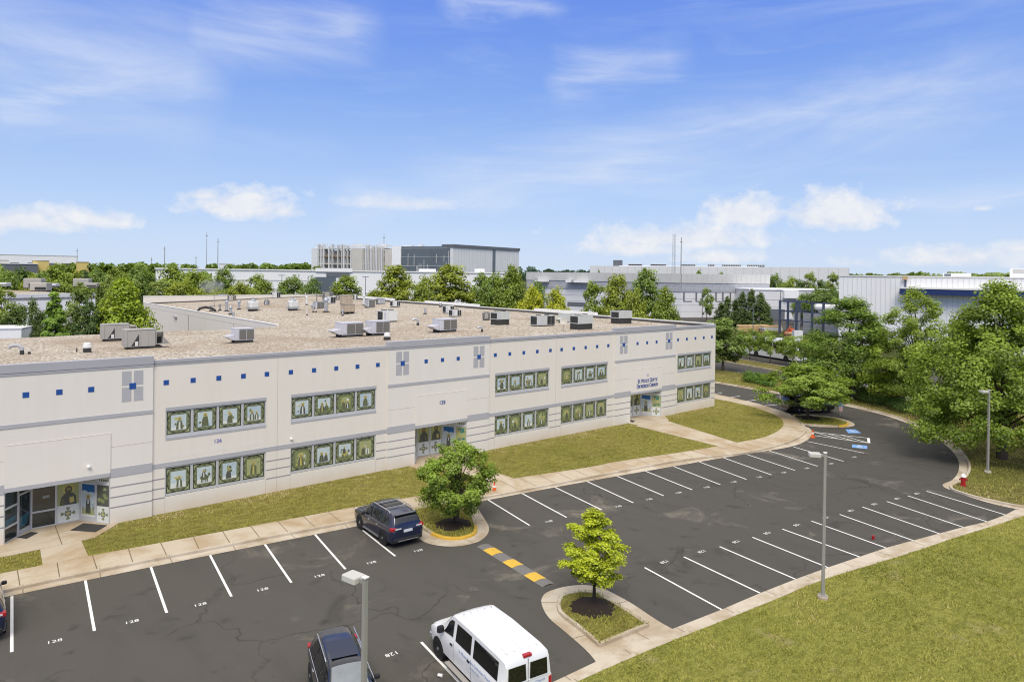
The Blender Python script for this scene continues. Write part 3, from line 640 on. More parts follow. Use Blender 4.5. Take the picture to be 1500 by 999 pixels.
# gravel roof: falls to the rear on the left hand side
def zroof(x, y):
    w = 1. if x <= 30 else max(0., 1-(x-30)/36.)
    return 8.97-.0298*(min(max(y, 45), 85)-45)*w
def roof_obj():
    b = MB(); m = M['gravel']
    def patch(x0, x1, y0, y1, nx, ny):
        i0 = len(b.v)
        for j in range(ny+1):
            for i in range(nx+1):
                x = x0+(x1-x0)*i/nx; y = y0+(y1-y0)*j/ny; b.v.append((x, y, zroof(x, y)+.03*math.sin(x*.7+y*.3)))
        k = b.mi(m)
        for j in range(ny):
            for i in range(nx):
                a = i0+j*(nx+1)+i; b.f.append((a, a+1, a+nx+2, a+nx+1)); b.m.append(k)
    patch(XN, XW, YF+.1, YN, 40, 24); patch(XW, XR-.1, YF+.1, YN, 24, 24); patch(XW, XR-.1, YN, YB-.1, 24, 40)
    return b.build('roof', bld, smooth=True)
roof_obj()
def RG(px, py):
    z = 8.9; p = G(px, py, z)
    for _ in range(25): z = .5*z+.5*zroof(p[0], p[1]); p = G(px, py, z)
    return p

# ---- blue tiles, cross ornaments, lettering
def tile(x, z, y, s=.145, name='blue_tile'):
    b = MB(); b.box(x-s, x+s, y-.02, y+.01, z-s, z+s, M['tile']); return b.build(name, bld, bevel=.005)
sq = [[11.03+1.51*i for i in range(5)], [18.68+1.628*i for i in range(5)], [36.13+1.562*i for i in range(5)], [43.76+1.553*i for i in range(5)], [60.89+1.545*i for i in range(5)]]
for r_ in sq:
    for x in r_: tile(x, 7.9, YF)
for x0, x1 in RAISED:
    c = (x0+x1)/2+.05
    for dx in (-1.5, 0, 1.5): tile(c+dx, 7.88, YR)
    for dx in (-3.57, 3.57):
        b = MB(); x = c+dx
        for sx in (-1, 1):
            for sz in (-1, 1):
                xa, xb = sorted((x+sx*.065, x+sx*.55)); za, zb = sorted((7.88+sz*.06, 7.88+sz*.87)); b.box(xa, xb, YR-.012, YR+.01, za, zb, M['grey'])
        b.build('cross_ornament', bld); tile(x, 7.88, YR-.012, .17)
def facade_text(body, x, z, size, m, y, name, sx=1.):
    b = MB(); Mx = Matrix.Translation((x, y, z)) @ Matrix.Rotation(R(90), 4, 'X') @ Matrix.Diagonal((sx, 1, 1, 1)); text_into(b, body, size, M[m], Mx, .012); return b.build(name, bld)
facade_text('126', 14.02, 3.9, .33, 'letter_violet', YF-.012, 'building_number')
facade_text('128', 30.77, 4.46, .40, 'letter', YR-.065, 'building_number')
def caps_text(words_, x, z, big, small, m, y, name):
    # small capitals: each word's first letter larger
    b = MB(); cur = 0.; parts = []
    for w_ in words_:
        for i, ch in enumerate(w_):
            s = big if i == 0 else small
            parts.append((ch, cur, s)); cur += .70*{'I': .32, 'M': .88, '.': .28, 'T': .58, 'X': .66, 'O': .78, 'D': .72, 'S': .6}.get(ch, .68)*s*1.02
        cur += small*.26
    for ch, cx, s in parts:
        Mx = Matrix.Translation((x-cur/2+cx+s*.3, y, z)) @ Matrix.Rotation(R(90), 4, 'X') @ Matrix.Diagonal((.72, 1, 1, 1)); text_into(b, ch, s, M[m], Mx, .02)
    return b.build(name, bld)
caps_text(['ST.', 'MOSES', 'COPTIC'], 55.75, 3.93, .56, .44, 'letter', YR-.07, 'sign_lettering')
caps_text(['ORTHODOX', 'CHURCH'], 55.75, 3.42, .56, .44, 'letter', YR-.07, 'sign_lettering')
facade_text('130', 55.7, 4.52, .34, 'letter_pale', YR-.065, 'building_number')
pb = MB()
for x0, x1, z0, z1 in ((11.1, 13.15, 3.34, 3.62), (13.5, 14.95, 3.36, 3.68), (15.25, 16.97, 3.38, 3.66)): pb.box(x0, x1, YF-.003, YF+.01, z0, z1, M['cream2'])
pb.build('repainted_patch', bld)
for x, z, y in ((7.05, 3.6, YR-.05), (18.75, 3.45, YF)):
    b = MB(); b.lathe([(.0, 0), (.09, .0), (.09, .1), (.05, .16)], M['white_cap'], n=10, M=Matrix.Translation((x, y, z)) @ Matrix.Rotation(R(90), 4, 'X')); b.build('security_light', bld)

# ---- picture windows
DM = {k: plain('decal_'+k, c, .45, 0, .2, 7) for k, c in dict(dark=(.045, .052, .03), lime=(.34, .365, .20), olive=(.13, .145, .075), moss=(.23, .25, .135), pale=(.52, .60, .61), sky=(.45, .54, .58), acid=(.37, .39, .17), leaf=(.22, .255, .105), figure=(.10, .105, .085), robe=(.14, .15, .08), gold=(.52, .45, .14), flesh=(.33, .26, .12), white=(.68, .70, .66), blue=(.03, .13, .34), teal=(.06, .20, .17)).items()}
def decal(b, P, w, h, rng, mode=None):
    # P(u, v, k): point on the pane, k = layer. An ornate frame round a small devotional figure.
    E = lambda c, rx, ry, k, m, n=20, a0=0., a1=2*math.pi: b.poly([P(c[0]+rx*math.cos(a0+(a1-a0)*i/n), c[1]+ry*math.sin(a0+(a1-a0)*i/n), k) for i in range(n)], DM[m])
    Q = lambda x0, y0, x1, y1, k, m: b.poly([P(x0, y0, k), P(x1, y0, k), P(x1, y1, k), P(x0, y1, k)], DM[m])
    Q(0, 0, w, h, 0, 'dark')
    m_ = .05
    for sx in (0, 1):
        for sy in (0, 1):
            x = m_*w if not sx else w-m_*w; y = m_*h if not sy else h-m_*h; dx = (1-2*sx)*w*.26; dy = (1-2*sy)*h*.26
            t = [P(x, y, 1), P(x+dx, y, 1), P(x, y+dy, 1)]; b.poly(t if sx == sy else t[::-1], DM['lime'])
    n = 40
    def ringpoly(s, k, m, amp=.03):
        b.poly([P(w/2+w*s*math.cos(2*math.pi*i/n)*(1+amp*math.cos(16*math.pi*i/n)), h/2+h*s*math.sin(2*math.pi*i/n)*(1+amp*math.cos(16*math.pi*i/n)), k) for i in range(n)], DM[m])
    ringpoly(.51, 2, 'dark'); ringpoly(.475, 3, 'olive')
    for i in range(12):
        a = 2*math.pi*(i+.5)/12; E((w/2+w*.40*math.cos(a), h/2+h*.40*math.sin(a)), .045*w, .045*h, 4, 'moss', 6)
    Q(w*.135, h*.125, w*.865, h*.875, 5, 'moss'); Q(w*.16, h*.145, w*.84, h*.855, 6, 'olive')
    bgm = mode or rng.choice(['pale', 'sky', 'pale', 'acid', 'leaf', 'pale', 'acid'])
    x0, x1, y0, y1 = w*.185, w*.815, h*.17, h*.83
    Q(x0, y0, x1, y1, 7, bgm)
    W_, H_ = x1-x0, y1-y0
    if bgm in ('acid', 'leaf'): E((w/2, h*.52), W_*.38, H_*.40, 8, 'lime' if bgm == 'acid' else 'acid', 16)
    else: Q(x0, y0, x1, y0+H_*rng.uniform(.12, .3), 8, rng.choice(['sky', 'leaf', 'white']))
    kind = rng.choice(['one', 'one', 'one', 'two', 'rider'])
    for i in range(7): E((x0+W_*rng.uniform(.14, .86), y0+H_*rng.uniform(.12, .8)), W_*rng.uniform(.04, .12), H_*rng.uniform(.04, .13), 8.2+.08*i, rng.choice(['leaf', 'olive', 'moss', 'sky', 'white', 'robe', 'gold']), 7)
    def fig(cx, by, s, m, o=0.):
        E((cx, by+.80*s), .15*s, .15*s, 9+o, 'gold', 12)
        b.poly([P(cx-.24*s, by, 10+o), P(cx+.24*s, by, 10+o), P(cx+.21*s, by+.42*s, 10+o), P(cx+.13*s, by+.66*s, 10+o), P(cx-.13*s, by+.66*s, 10+o), P(cx-.21*s, by+.42*s, 10+o)], DM[m])
        b.poly([P(cx-.07*s, by, 11+o), P(cx+.07*s, by, 11+o), P(cx+.05*s, by+.6*s, 11+o), P(cx-.05*s, by+.6*s, 11+o)], DM[rng.choice(['robe', 'white', 'figure', 'gold'])])
        E((cx, by+.78*s), .085*s, .10*s, 11.5+o, 'flesh', 10)
    if kind == 'one': fig(w/2+rng.uniform(-.06, .06)*w, y0+.03*H_, H_*rng.uniform(.62, .95), rng.choice(['figure', 'robe', 'robe', 'olive']))
    elif kind == 'two': fig(w*.40, y0+.03*H_, H_*.72, rng.choice(['figure', 'robe'])); fig(w*.62, y0+.05*H_, H_*.6, rng.choice(['olive', 'figure', 'white']), .45)
    else:
        E((w*.5, y0+.34*H_), W_*.3, H_*.16, 9, rng.choice(['olive', 'gold', 'robe']), 12); E((w*.70, y0+.5*H_), W_*.09, H_*.11, 10, 'olive', 8)
        for dx in (-.2, -.1, .1, .22): Q(w*.5+dx*W_-.02*w, y0+.04*H_, w*.5+dx*W_+.02*w, y0+.3*H_, 10, 'olive')
        fig(w*.47, y0+.36*H_, H_*.5, 'figure', .6)
rng = random.Random(11)
for bi, (x0, x1, w0, w1) in enumerate(BAYS):
    for fl, (z0, z1) in enumerate((ZL, ZU)):
        if fl:                                   # sloped sill and head of the upper band
            s = MB(); s.box(w0, w1, YF-.02, YF+.13, z0, z0+.16, M['grey']); s.box(w0, w1, YF-.015, YF+.13, z1-.2, z1, M['grey']); s.build('window_surround', bld, bevel=.006); za, zb = z0+.16, z1-.2
        else: za, zb = z0+.03, z1
        n = 4; pw = (w1-w0)/n
        for i in range(n):
            a, c = w0+pw*i, w0+pw*(i+1); f = MB(); fw = .075; y = YF+.085
            f.box(a+.002, a+fw, y-.03, y+.06, za, zb, M['frame']); f.box(c-fw, c-.002, y-.03, y+.06, za, zb, M['frame'])
            f.box(a+fw+.001, c-fw-.001, y-.03, y+.06, za, za+.14, M['frame']); f.box(a+fw+.001, c-fw-.001, y-.03, y+.06, zb-.08, zb, M['frame'])
            win = f.build('window', bld)
            b = MB(); u0, v0 = a+fw-.004, za+.136; w_, h_ = c-a-2*fw+.008, zb-za-.136-.076
            decal(b, lambda u, v, k: (u0+u, y+.028-.0022*k, v0+v), w_, h_, rng, ['pale', 'pale', 'pale', 'sky'][i] if (bi, fl) == (1, 1) else None)
            b.build('pane', win)
# ---- entrances: three sided glazed recesses
def entrance(x0, dark_left):
    e = [(x0+2.35, YR+.02), (x0+3.70, YR+1.75), (x0+6.02, YR+1.75), (x0+7.23, YR+.02)]
    s = MB()                                     # soffit and backing
    s.poly([(e[0][0], e[0][1]-.0, 2.842), (e[1][0], e[1][1]+.1, 2.842), (e[2][0], e[2][1]+.1, 2.842), (e[3][0], e[3][1], 2.842)], M['cream2']); s.build('soffit', bld)
    def seg(P_, Q_, u0, u1, z0, z1, name, fn, fr=.05, parent=bld, rail=.05):
        p, q = Vector(P_), Vector(Q_); d = q-p; L = d.length; d /= L; n = Vector((d.y, -d.x))
        def pt(u, z, o=0.): return (p.x+d.x*u+n.x*o, p.y+d.y*u+n.y*o, z)
        f = MB()
        def bar(a, c, z0_, z1_, o0=-.04, o1=.03):
            vs = [pt(a,z0_,o1),pt(c,z0_,o1),pt(c,z0_,o0),pt(a,z0_,o0),pt(a,z1_,o1),pt(c,z1_,o1),pt(c,z1_,o0),pt(a,z1_,o0)]
            f.mesh(vs, [(0,3,2,1),(4,5,6,7),(0,1,5,4),(1,2,6,5),(2,3,7,6),(3,0,4,7)], M['frame'])
        bar(u0+.001, u0+fr, z0, z1); bar(u1-fr, u1-.001, z0, z1); bar(u0+fr, u1-fr, z0, z0+rail); bar(u0+fr, u1-fr, z1-.05, z1)
        o = f.build(name, parent); b = MB(); fn(b, lambda u, v, k: pt(u0+fr-.003+u, z0+rail-.003+v, -.02+.0025*k), u1-u0-2*fr+.006, z1-z0-rail-.05+.006)
        g = b.build('pane', o); return o, pt
    def quad(b, P, x0_, y0_, x1_, y1_, k, m): b.poly([P(x0_, y0_, k), P(x1_, y0_, k), P(x1_, y1_, k), P(x0_, y1_, k)], m)
    def ell(b, P, cx, cy, rx, ry, k, m, n=16): b.poly([P(cx+rx*math.cos(2*math.pi*i/n), cy+ry*math.sin(2*math.pi*i/n), k) for i in range(n)], m)
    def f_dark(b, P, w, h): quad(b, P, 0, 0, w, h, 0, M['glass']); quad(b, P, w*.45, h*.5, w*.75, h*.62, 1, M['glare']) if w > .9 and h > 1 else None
    def f_teal(b, P, w, h):
        quad(b, P, 0, 0, w, h, 0, M['glass']); b.poly([P(0, 0, 1), P(w*.75, h*.1, 1), P(w*.95, h*.42, 1), P(0, h*.36, 1)], M['teal'])
    def bust(b, P, w, h, y0, y1, seed):
        r = random.Random(seed); H_ = y1-y0; cx = w*.52
        quad(b, P, 0, y0, w, y1, 1, DM['acid']); ell(b, P, cx, y0+.66*H_, .27*w, .27*w, 2, DM['gold'])
        b.poly([P(w*.12, y0, 3), P(w*.9, y0, 3), P(w*.86, y0+.36*H_, 3), P(w*.70, y0+.52*H_, 3), P(w*.36, y0+.52*H_, 3), P(w*.18, y0+.34*H_, 3)], DM['figure'])
        ell(b, P, cx, y0+.66*H_, .17*w, .17*H_, 3.5, DM['figure']); ell(b, P, cx, y0+.655*H_, .095*w, .105*H_, 4, DM['flesh']); ell(b, P, cx, y0+.59*H_, .07*w, .06*H_, 4.5, DM['robe'])
        b.poly([P(w*.58, y0+.08*H_, 4), P(w*.78, y0+.1*H_, 4), P(w*.76, y0+.34*H_, 4), P(w*.56, y0+.32*H_, 4)], DM['gold' if seed % 2 else 'robe'])
        b.poly([P(w*.2, y0, 4), P(w*.33, y0, 4), P(w*.30, y0+.3*H_, 4), P(w*.22, y0+.28*H_, 4)], DM['robe'])
    def cross(b, P, w, h, y0, y1):
        quad(b, P, 0, y0, w, y1, 1, DM['white']); cx, cy, s = w/2, (y0+y1)/2, min(w, y1-y0)*.40
        for k in range(4):
            a = k*math.pi/2; ca, sa = math.cos(a), math.sin(a); T = lambda u, v: P(cx+ca*u-sa*v, cy+sa*u+ca*v, 2)
            b.poly([T(0, -.12*s), T(.55*s, -.10*s), T(.95*s, -.34*s), T(1.1*s, 0), T(.95*s, .34*s), T(.55*s, .10*s), T(0, .12*s)], DM['moss'])
            ell(b, P, cx+math.cos(a+math.pi/4)*.42*s, cy+math.sin(a+math.pi/4)*.42*s, .17*s, .17*s, 3, DM['olive'], 8)
        ell(b, P, cx, cy, .2*s, .2*s, 4, DM['gold'], 10)
    def f_icon(seed): return lambda b, P, w, h: (quad(b, P, 0, 0, w, h, 0, DM['white']), bust(b, P, w, h, h*.42, h, seed), cross(b, P, w, h, h*.02, h*.39))
    def f_door(b, P, w, h):
        quad(b, P, 0, 0, w, h, 0, DM['white']); a, c = .06*w, .94*w; quad(b, P, a, h*.05, c, h*.97, 1, DM['pale']); quad(b, P, a, h*.72, c, h*.97, 2, DM['blue'])
        ell(b, P, w*.25, h*.72, .22*w, .06*h, 3, DM['pale']); ell(b, P, w*.7, h*.70, .25*w, .05*h, 3.4, DM['pale'])
        quad(b, P, a, h*.05, c, h*.16, 2, DM['acid']); [ell(b, P, a+(c-a)*t, h*.2, .08*w, .07*h, 3, DM['lime']) for t in (.1, .32, .7, .9)]
        ell(b, P, w*.5, h*.60, .15*w, .07*h, 4, DM['gold']); b.poly([P(w*.33, h*.09, 4), P(w*.67, h*.09, 4), P(w*.66, h*.4, 4), P(w*.58, h*.55, 4), P(w*.42, h*.55, 4), P(w*.34, h*.4, 4)], DM['figure'])
        quad(b, P, w*.46, h*.38, w*.54, h*.52, 5, DM['white']); ell(b, P, w*.5, h*.6, .08*w, .045*h, 5, DM['flesh'])
    def f_scene(dk): 
        def fn(b, P, w, h):
            quad(b, P, 0, 0, w, h, 0, DM['white']); cross(b, P, w, h, h*.02, h*.39); quad(b, P, 0, h*.42, w, h, 1, DM['figure' if dk else 'acid'])
            r = random.Random(5)
            for _ in range(9): ell(b, P, w*r.uniform(.2, .8), h*r.uniform(.5, .92), w*.16, h*.05, 2+r.random(), DM[r.choice(['leaf', 'lime', 'figure'] if dk else ['teal', 'teal', 'gold', 'flesh'])], 7)
        return fn
    def f_white(b, P, w, h): quad(b, P, 0, 0, w, h, 0, DM['white']); quad(b, P, w*.15, h*.25, w*.9, h*.6, 1, DM['olive']); [quad(b, P, w*t, h*.2, w*(t+.05), h*.65, 2, DM['white']) for t in (.25, .42, .6, .76)]
    L1 = math.dist(e[0], e[1]); L2 = math.dist(e[1], e[2]); L3 = math.dist(e[2], e[3]); z0, zt, z1 = .155, 2.36, 2.84
    def handle(o, pt, u, z):
        h = MB(); h.tube([pt(u, z-.12, .03), pt(u, z-.12, .09), pt(u, z+.14, .09), pt(u, z+.14, .03)], .016, M['flash'], 6); h.build('handle', o)
    if dark_left:
        a = L1*.5
        for q0, q1 in ((z0, .95), (.95, 1.95), (1.95, z1)): seg(e[0], e[1], .0, a, q0, q1, 'glazed_panel', f_teal if q0 == .95 else f_dark)
        o, pt = seg(e[0], e[1], a, L1, z0, zt, 'door', f_teal, .08, rail=.28); handle(o, pt, a+.15, 1.05)
        seg(e[0], e[1], a, L1, zt, z1, 'transom_panel', f_dark)
        for q0, q1 in ((z0, 1.05), (1.05, 2.42), (2.42, z1)): seg(e[1], e[2], .0, L2*.5, q0, q1, 'glazed_panel', f_dark)
        seg(e[1], e[2], L2*.5, L2, z0, 2.5, 'picture_panel', f_icon(1)); seg(e[1], e[2], L2*.5, L2, 2.5, z1, 'transom_panel', f_white)
    else:
        for k in range(2): seg(e[0], e[1], L1*k/2, L1*(k+1)/2, z0, z1, 'picture_panel', f_icon(4+k))
        seg(e[1], e[2], .0, L2*.5, z0, 2.72, 'picture_panel', f_icon(2)); seg(e[1], e[2], L2*.5, L2, z0, 2.72, 'picture_panel', f_icon(3))
    a = L3*.54
    o, pt = seg(e[2], e[3], .0, a, z0, zt, 'door', f_door, .07, rail=.28); handle(o, pt, a-.13, 1.08)
    seg(e[2], e[3], .0, a, zt, z1, 'transom_panel', f_white); seg(e[2], e[3], a, L3, z0, zt, 'picture_panel', f_scene(dark_left)); seg(e[2], e[3], a, L3, zt, z1, 'transom_panel', f_white)
for i, (x0, x1) in enumerate(RAISED): entrance(x0, i == 0)
def mat_thing(pts, label):
    b = MB(); P = [tuple(G(a, c, .16)[:2]) for a, c in pts]; b.slab(P, .154, .172, M['mat']); q = [lerp(p, (sum(v[0] for v in P)/4, sum(v[1] for v in P)/4), .1) for p in P]; b.sheet(q, .174, M['darkbox'])
    o = b.build('door_mat'); tag(o, label, 'door mat')
mat_thing([(25,787),(39,788.8),(56,780),(45,779)], 'small dark mat on the concrete outside the glass door with clear dark panes')
mat_thing([(103,776.5),(140,779),(157,769.2),(122,766.2)], 'larger dark mat outside the picture covered door of the nearest entrance')
mat_thing([(922,617.4),(927,618.6),(930,616.4),(924,615.2)], 'small black mat at the corner of the church entrance below the blue lettering')
# ================================================================== THINGS ON THE ROOF
def on_roof(px0, px1, base, top):
    # footprint centre, apparent width and height in metres of something standing on the roof
    p = RG((px0+px1)/2, base); dist = math.hypot(p[0], p[1]); dep = float(np.dot(p-CAM, _f))
    return p, (px1-px0)/FOC*dep, (base-top)/FOC*dep*1.0
def unit_packaged(name, label, px, box, look, group=None, hood='left', kerb=.25, ratio=.75, grille_front=True):
    # box: silhouette (px0, px1, base, top). w across the front, d deep; seen from the front left
    p, sw, sh = on_roof(*box); az = math.atan2(p[0], p[1])
    w = sw/(math.cos(az)+ratio*math.sin(az)); d = w*ratio; h = max(.5, sh-.12*d)
    # the silhouette's base corner is the front one: push the centre back by half the depth
    c = (p[0]+.28*d*math.sin(az), p[1]+.5*d*math.cos(az)); z = zroof(*c)
    t = thing(name, label, px, (c[0], c[1], z), R(random.uniform(-2, 2)), group)
    body, g = M[look], M['grille_d' if look in ('sage', 'pale') else 'grille']
    k = MB(); k.box(-w/2+.06, w/2-.06, -d/2+.06, d/2-.06, -.12, kerb, M['darkbox']); k.build('support_kerb', t, bevel=.01)
    b = MB(); b.bbox(-w/2, w/2, -d/2, d/2, kerb, h, body, .02)
    b.box(-w/2-.02, w/2+.02, -d/2-.02, d/2+.02, h, h+.035, body)
    for i in range(1, 4): x = -w/2+w*i/4; b.box(x-.012, x+.012, -d/2-.012, -d/2+.01, kerb+.05, h-.04, body)
    b.build('cabinet', t, bevel=.012)
    if grille_front:
        f = MB(); x0, x1 = (-w*.28, w*.47) if hood == 'left' else (w*.05, w*.47)
        f.box(x0, (x0+x1)/2-.03, -d/2-.025, -d/2+.01, kerb+.08, h-.06, g); f.box((x0+x1)/2+.03, x1, -d/2-.025, -d/2+.01, kerb+.08, h-.06, g); f.build('condenser_grille', t)
    s = MB(); s.box(-w/2-.02, -w/2+.01, -d*.38, d*.38, kerb+.1, h*.92, g if hood != 'left' else body); s.box(-w*.47, -w*.33, -d/2-.03, -d/2+.01, kerb+.12, h*.85, M['lilac'] if look != 'taupe' else M['taupe']); s.build('access_panel', t)
    if hood == 'left':
        f = MB(); y0, y1 = -d*.42, d*.42; zt, zb = kerb+(h-kerb)*.48, kerb+.04; x0 = -w/2-.006
        f.mesh([(x0,y0,zt),(x0,y1,zt),(x0-.42*w,y0,zt-.12),(x0-.42*w,y1,zt-.12),(x0-.12*w,y0,zb),(x0-.12*w,y1,zb),(x0,y0,zb),(x0,y1,zb)], [(0,1,3,2),(2,3,5,4),(4,5,7,6),(0,2,4,6),(1,7,5,3)], body); f.build('intake_hood', t)
    else:
        f = MB()
        for q in (-.24, .24): f.lathe([(.0, 0), (.3*d*.8, 0), (.3*d*.8, .05), (.22*d, .07), (.0, .07)], M['grille_d'], (q*w, 0, h+.036), 14)
        f.build('fan_guard', t)
    c_ = MB(); c_.tube([(w*.3, -d/2-.06, kerb), (w*.3, -d/2-.1, -.05), (w*.3+.5, -d/2-.4, -.06)], .03, M['darkbox'], 6); c_.build('conduit', t)
    return t
def unit_economizer(label, box, group):
    p, sw, sh = on_roof(*box); az = math.atan2(p[0], p[1]); w = sw/(math.cos(az)+.35*math.sin(az)); d = w*.5; h = sh-.1
    c = (p[0], p[1]+d*.5); t = thing('rooftop_air_handler', label, 'air handler', (c[0], c[1], zroof(*c)), 0, group); m = M['taupe']; y = -d/2
    k = MB(); k.box(-w*.44, w*.46, -d*.45, d*.45, -.12, .2, M['darkbox']); k.build('support_kerb', t)
    b = MB(); b.bbox(-w/2, w*.28, -d/2, d/2, .2, h, m, .03); b.box(-w/2-.03, w*.30, -d/2-.03, d/2+.03, h, h+.05, m); b.box(-w*.5-.03, -w*.46, -d/2-.03, d/2, .2, h, m)
    b.box(-w*.12-.015, -w*.12+.015, y-.02, y+.01, .25, h-.05, m); b.box(w*.09-.015, w*.09+.015, y-.02, y+.01, .25, h-.05, m); b.build('cabinet', t, bevel=.015)
    v = MB(); x0, x1 = -w*.36, -w*.16; v.poly([(x0,y-.012,.27),(x1,y-.012,.27),(x1,y-.012,h*.80)], M['darkbox']); v.poly([(x0+.25,y-.02,.27),(x1-.06,y-.02,.27),(x1-.06,y-.02,h*.42),(x0+.25,y-.02,h*.42)], M['pale']); v.build('triangular_opening', t)
    e = MB(); xa, xb = w*.285, w*.5; e.box(xa, xb, -d/2, d*.4, .3, .36, m); e.box(xa, xb, -d/2, d*.4, h*.86, h*.9, m); e.box(xa, xa+.05, -d/2, d*.4, .361, h*.858, m); e.box(xb-.05, xb, -d/2, d*.4, .361, h*.858, m)
    e.box(xa+.052, xb-.052, -d*.1, -d*.06, .362, h*.855, M['darkbox']); e.mesh([(xa+.06,y-.01,h*.855),(xb-.06,y-.01,h*.855),(xb-.06,-d*.12,h*.58),(xa+.06,-d*.12,h*.58)], [(0,1,2,3)], m); e.build('outlet_box', t)
    s = MB(); s.poly([(xb+.003, -d/2, h*.58), (xb+.5, -d*.3, .33), (xb+.5, d*.3, .33), (xb+.003, d*.3, h*.58)], M['taupe']); s.poly([(xb+.003,-d/2,h*.58),(xb+.003,-d/2,.3),(xb+.5,-d*.3,.33)], M['taupe']); s.build('intake_hood', t)
def mushroom(label, box, group=None, wide=1., m='pale', name='exhaust_fan', cat='roof fan'):
    p, sw, sh = on_roof(*box); r = sw/2*wide; t = thing(name, label, cat, (p[0], p[1], zroof(p[0], p[1])), 0, group)
    k = MB(); k.box(-r*.75, r*.75, -r*.75, r*.75, -.1, sh*.38, M['darkbox']); k.build('support_kerb', t)
    b = MB(); b.lathe([(r*.6, sh*.38), (r*.62, sh*.46), (r, sh*.48), (r, sh*.62), (r*.86, sh*.68), (r*.82, sh*.9), (r*.62, sh), (0.01, sh*1.02)], M[m], n=16); b.build('cowl', t, smooth=40)
def dome_fan(label, box, group=None):
    p, sw, sh = on_roof(*box); r = sw*.40; t = thing('exhaust_fan', label, 'roof fan', (p[0], p[1], zroof(p[0], p[1])), R(10), group)
    k = MB(); k.box(-r*.7, r*.7, -r*.7, r*.7, -.1, sh*.14, M['darkbox']); k.box(-r*1.05, r*1.05, -r*.9, r*.9, sh*.14, sh*.26, M['chimney']); k.build('support_kerb', t)
    b = MB(); b.bbox(-r*.95, r*.95, -r*.8, r*.8, sh*.27, sh*.72, M['pale'], .12); b.build('drum', t, bevel=.04)
    c = MB(); c.lathe([(r*.75, sh*.72), (r*.72, sh*.80), (r*.4, sh*.84), (r*.22, sh*.86), (r*.22, sh*.97), (.01, sh*.97)], M['galv'], n=14); c.build('cap', t, smooth=40)
    c = MB(); c.lathe([(.05, 0), (.05, sh*.7)], M['chimney'], (-r*1.2, 0, 0), 8); c.build('standpipe', t); c = MB(); c.tube([(r, 0, .2), (r*1.8, -.2, .06), (r*2.2, -.1, .05)], .04, M['darkbox'], 6); c.build('conduit', t)
def vent_pipe(label, box, group, m='chimney', rad=None, capped=False):
    p, sw, sh = on_roof(*box); r = rad or sw/2; t = thing('vent_pipe', label, 'vent pipe', (p[0], p[1], zroof(p[0], p[1])), 0, group)
    b = MB(); b.lathe([(r, 0), (r, sh*(.78 if capped else 1.)), (.01, sh*(.78 if capped else 1.))], M[m], n=10); b.build('pipe', t, smooth=40)
    k = MB(); k.lathe([(r*1.7, -.1), (r*1.7, .1), (r*1.02, .2)], M['darkbox'], n=10); k.build('flashing', t, smooth=40)
    if capped: c = MB(); c.lathe([(r*1.5, sh*.8), (r*1.5, sh*.86), (r*1.1, sh), (.01, sh)], M[m], n=10); c.build('rain_cap', t, smooth=40)
    return t
def gooseneck(label, box, m='grey'):
    p, sw, sh = on_roof(*box); r = sh*.165; t = thing('gooseneck_vent', label, 'gooseneck vent', (p[0], p[1], zroof(p[0], p[1])), R(-18))
    x1 = sw*.42; b = MB(); R_ = min(sw*.40, sh*.5)
    pts = [(x1, 0, .3)]+[(x1-R_*1.0+R_*math.cos(a), 0, sh-r-R_*.75+R_*.75*math.sin(a)) for a in [i*math.pi*.88/9 for i in range(10)]]
    b.tube(pts, [r]*(len(pts)-1)+[r*.85], M[m], 12); b.build('elbow', t, smooth=50)
    k = MB(); k.lathe([(r*1.02, -.1), (r*1.02, .32), (.01, .33)], M['darkbox'], (x1, 0, 0), 12); k.build('base', t, smooth=40)

unit_economizer('taupe air handler with triangular opening, rear one of the two at the left', (153,199,499,473.5), 'taupe air handlers')
unit_economizer('taupe air handler with open outlet box, the nearer of the two to the front wall', (186,239,511,481), 'taupe air handlers')
mushroom('low white mushroom vent on a dark base at the near left roof edge', (121.5,134,515.7,502))
gooseneck('big grey gooseneck duct bending over the gravel at the far left edge', (8,32,520,503))
vent_pipe('short white plastic pipe beside the big grey gooseneck duct', (41.6,44,519,511), None, 'pale')
vent_pipe('thin black pipe between the gooseneck duct and the taupe units', (111.8,113,515,509), None, 'darkbox')
P_ = unit_packaged
P_('rooftop_unit', 'pale rooftop unit with curved corner grille standing alone left of the roof centre', 'rooftop unit', (340,373,502.5,479), 'lilac', 'hooded rooftop units')
P_('rooftop_unit', 'hooded unit with brown grille, left of the close pair above entrance 128', 'rooftop unit', (493,535,494,470), 'lilac', 'hooded rooftop units')
P_('rooftop_unit', 'hooded unit with brown grille, right of the close pair beside the white mushroom vent', 'rooftop unit', (537,573,492,468), 'lilac', 'hooded rooftop units')
P_('rooftop_unit', 'hooded rooftop unit with brown grille behind the raised parapet of entrance 128', 'rooftop unit', (635,672,487,465), 'lilac', 'hooded rooftop units')
mushroom('white mushroom vent on a black base at the parapet left of entrance 128', (562,572,498,487))
P_('rooftop_unit', 'plain white box unit with a dark slanted side standing behind the hooded pair', 'rooftop unit', (554,584,472,453), 'pale', None, 'top', .15, .8, False)
t = thing('louvred_tower', 'tall tan louvred cooling cabinet in two tiers on black feet', 'cooling tower', tuple(RG(509, 459.5)), R(4))
h_ = 27/FOC*float(np.dot(RG(509, 459.5)-CAM, _f)); b = MB(); b.bbox(-.85, .85, -.7, .7, .3, h_*.52, M['wood_tan'], .02); b.box(-.9, .9, -.75, .75, h_*.5, h_*.53, M['tan']); b.build('lower_tier', t)
b = MB(); b.bbox(-.95, .5, -.65, .65, h_*.535, h_, M['wood_tan'], .02); b.box(-1., .55, -.7, .7, h_, h_+.05, M['tan']); b.build('upper_tier', t)
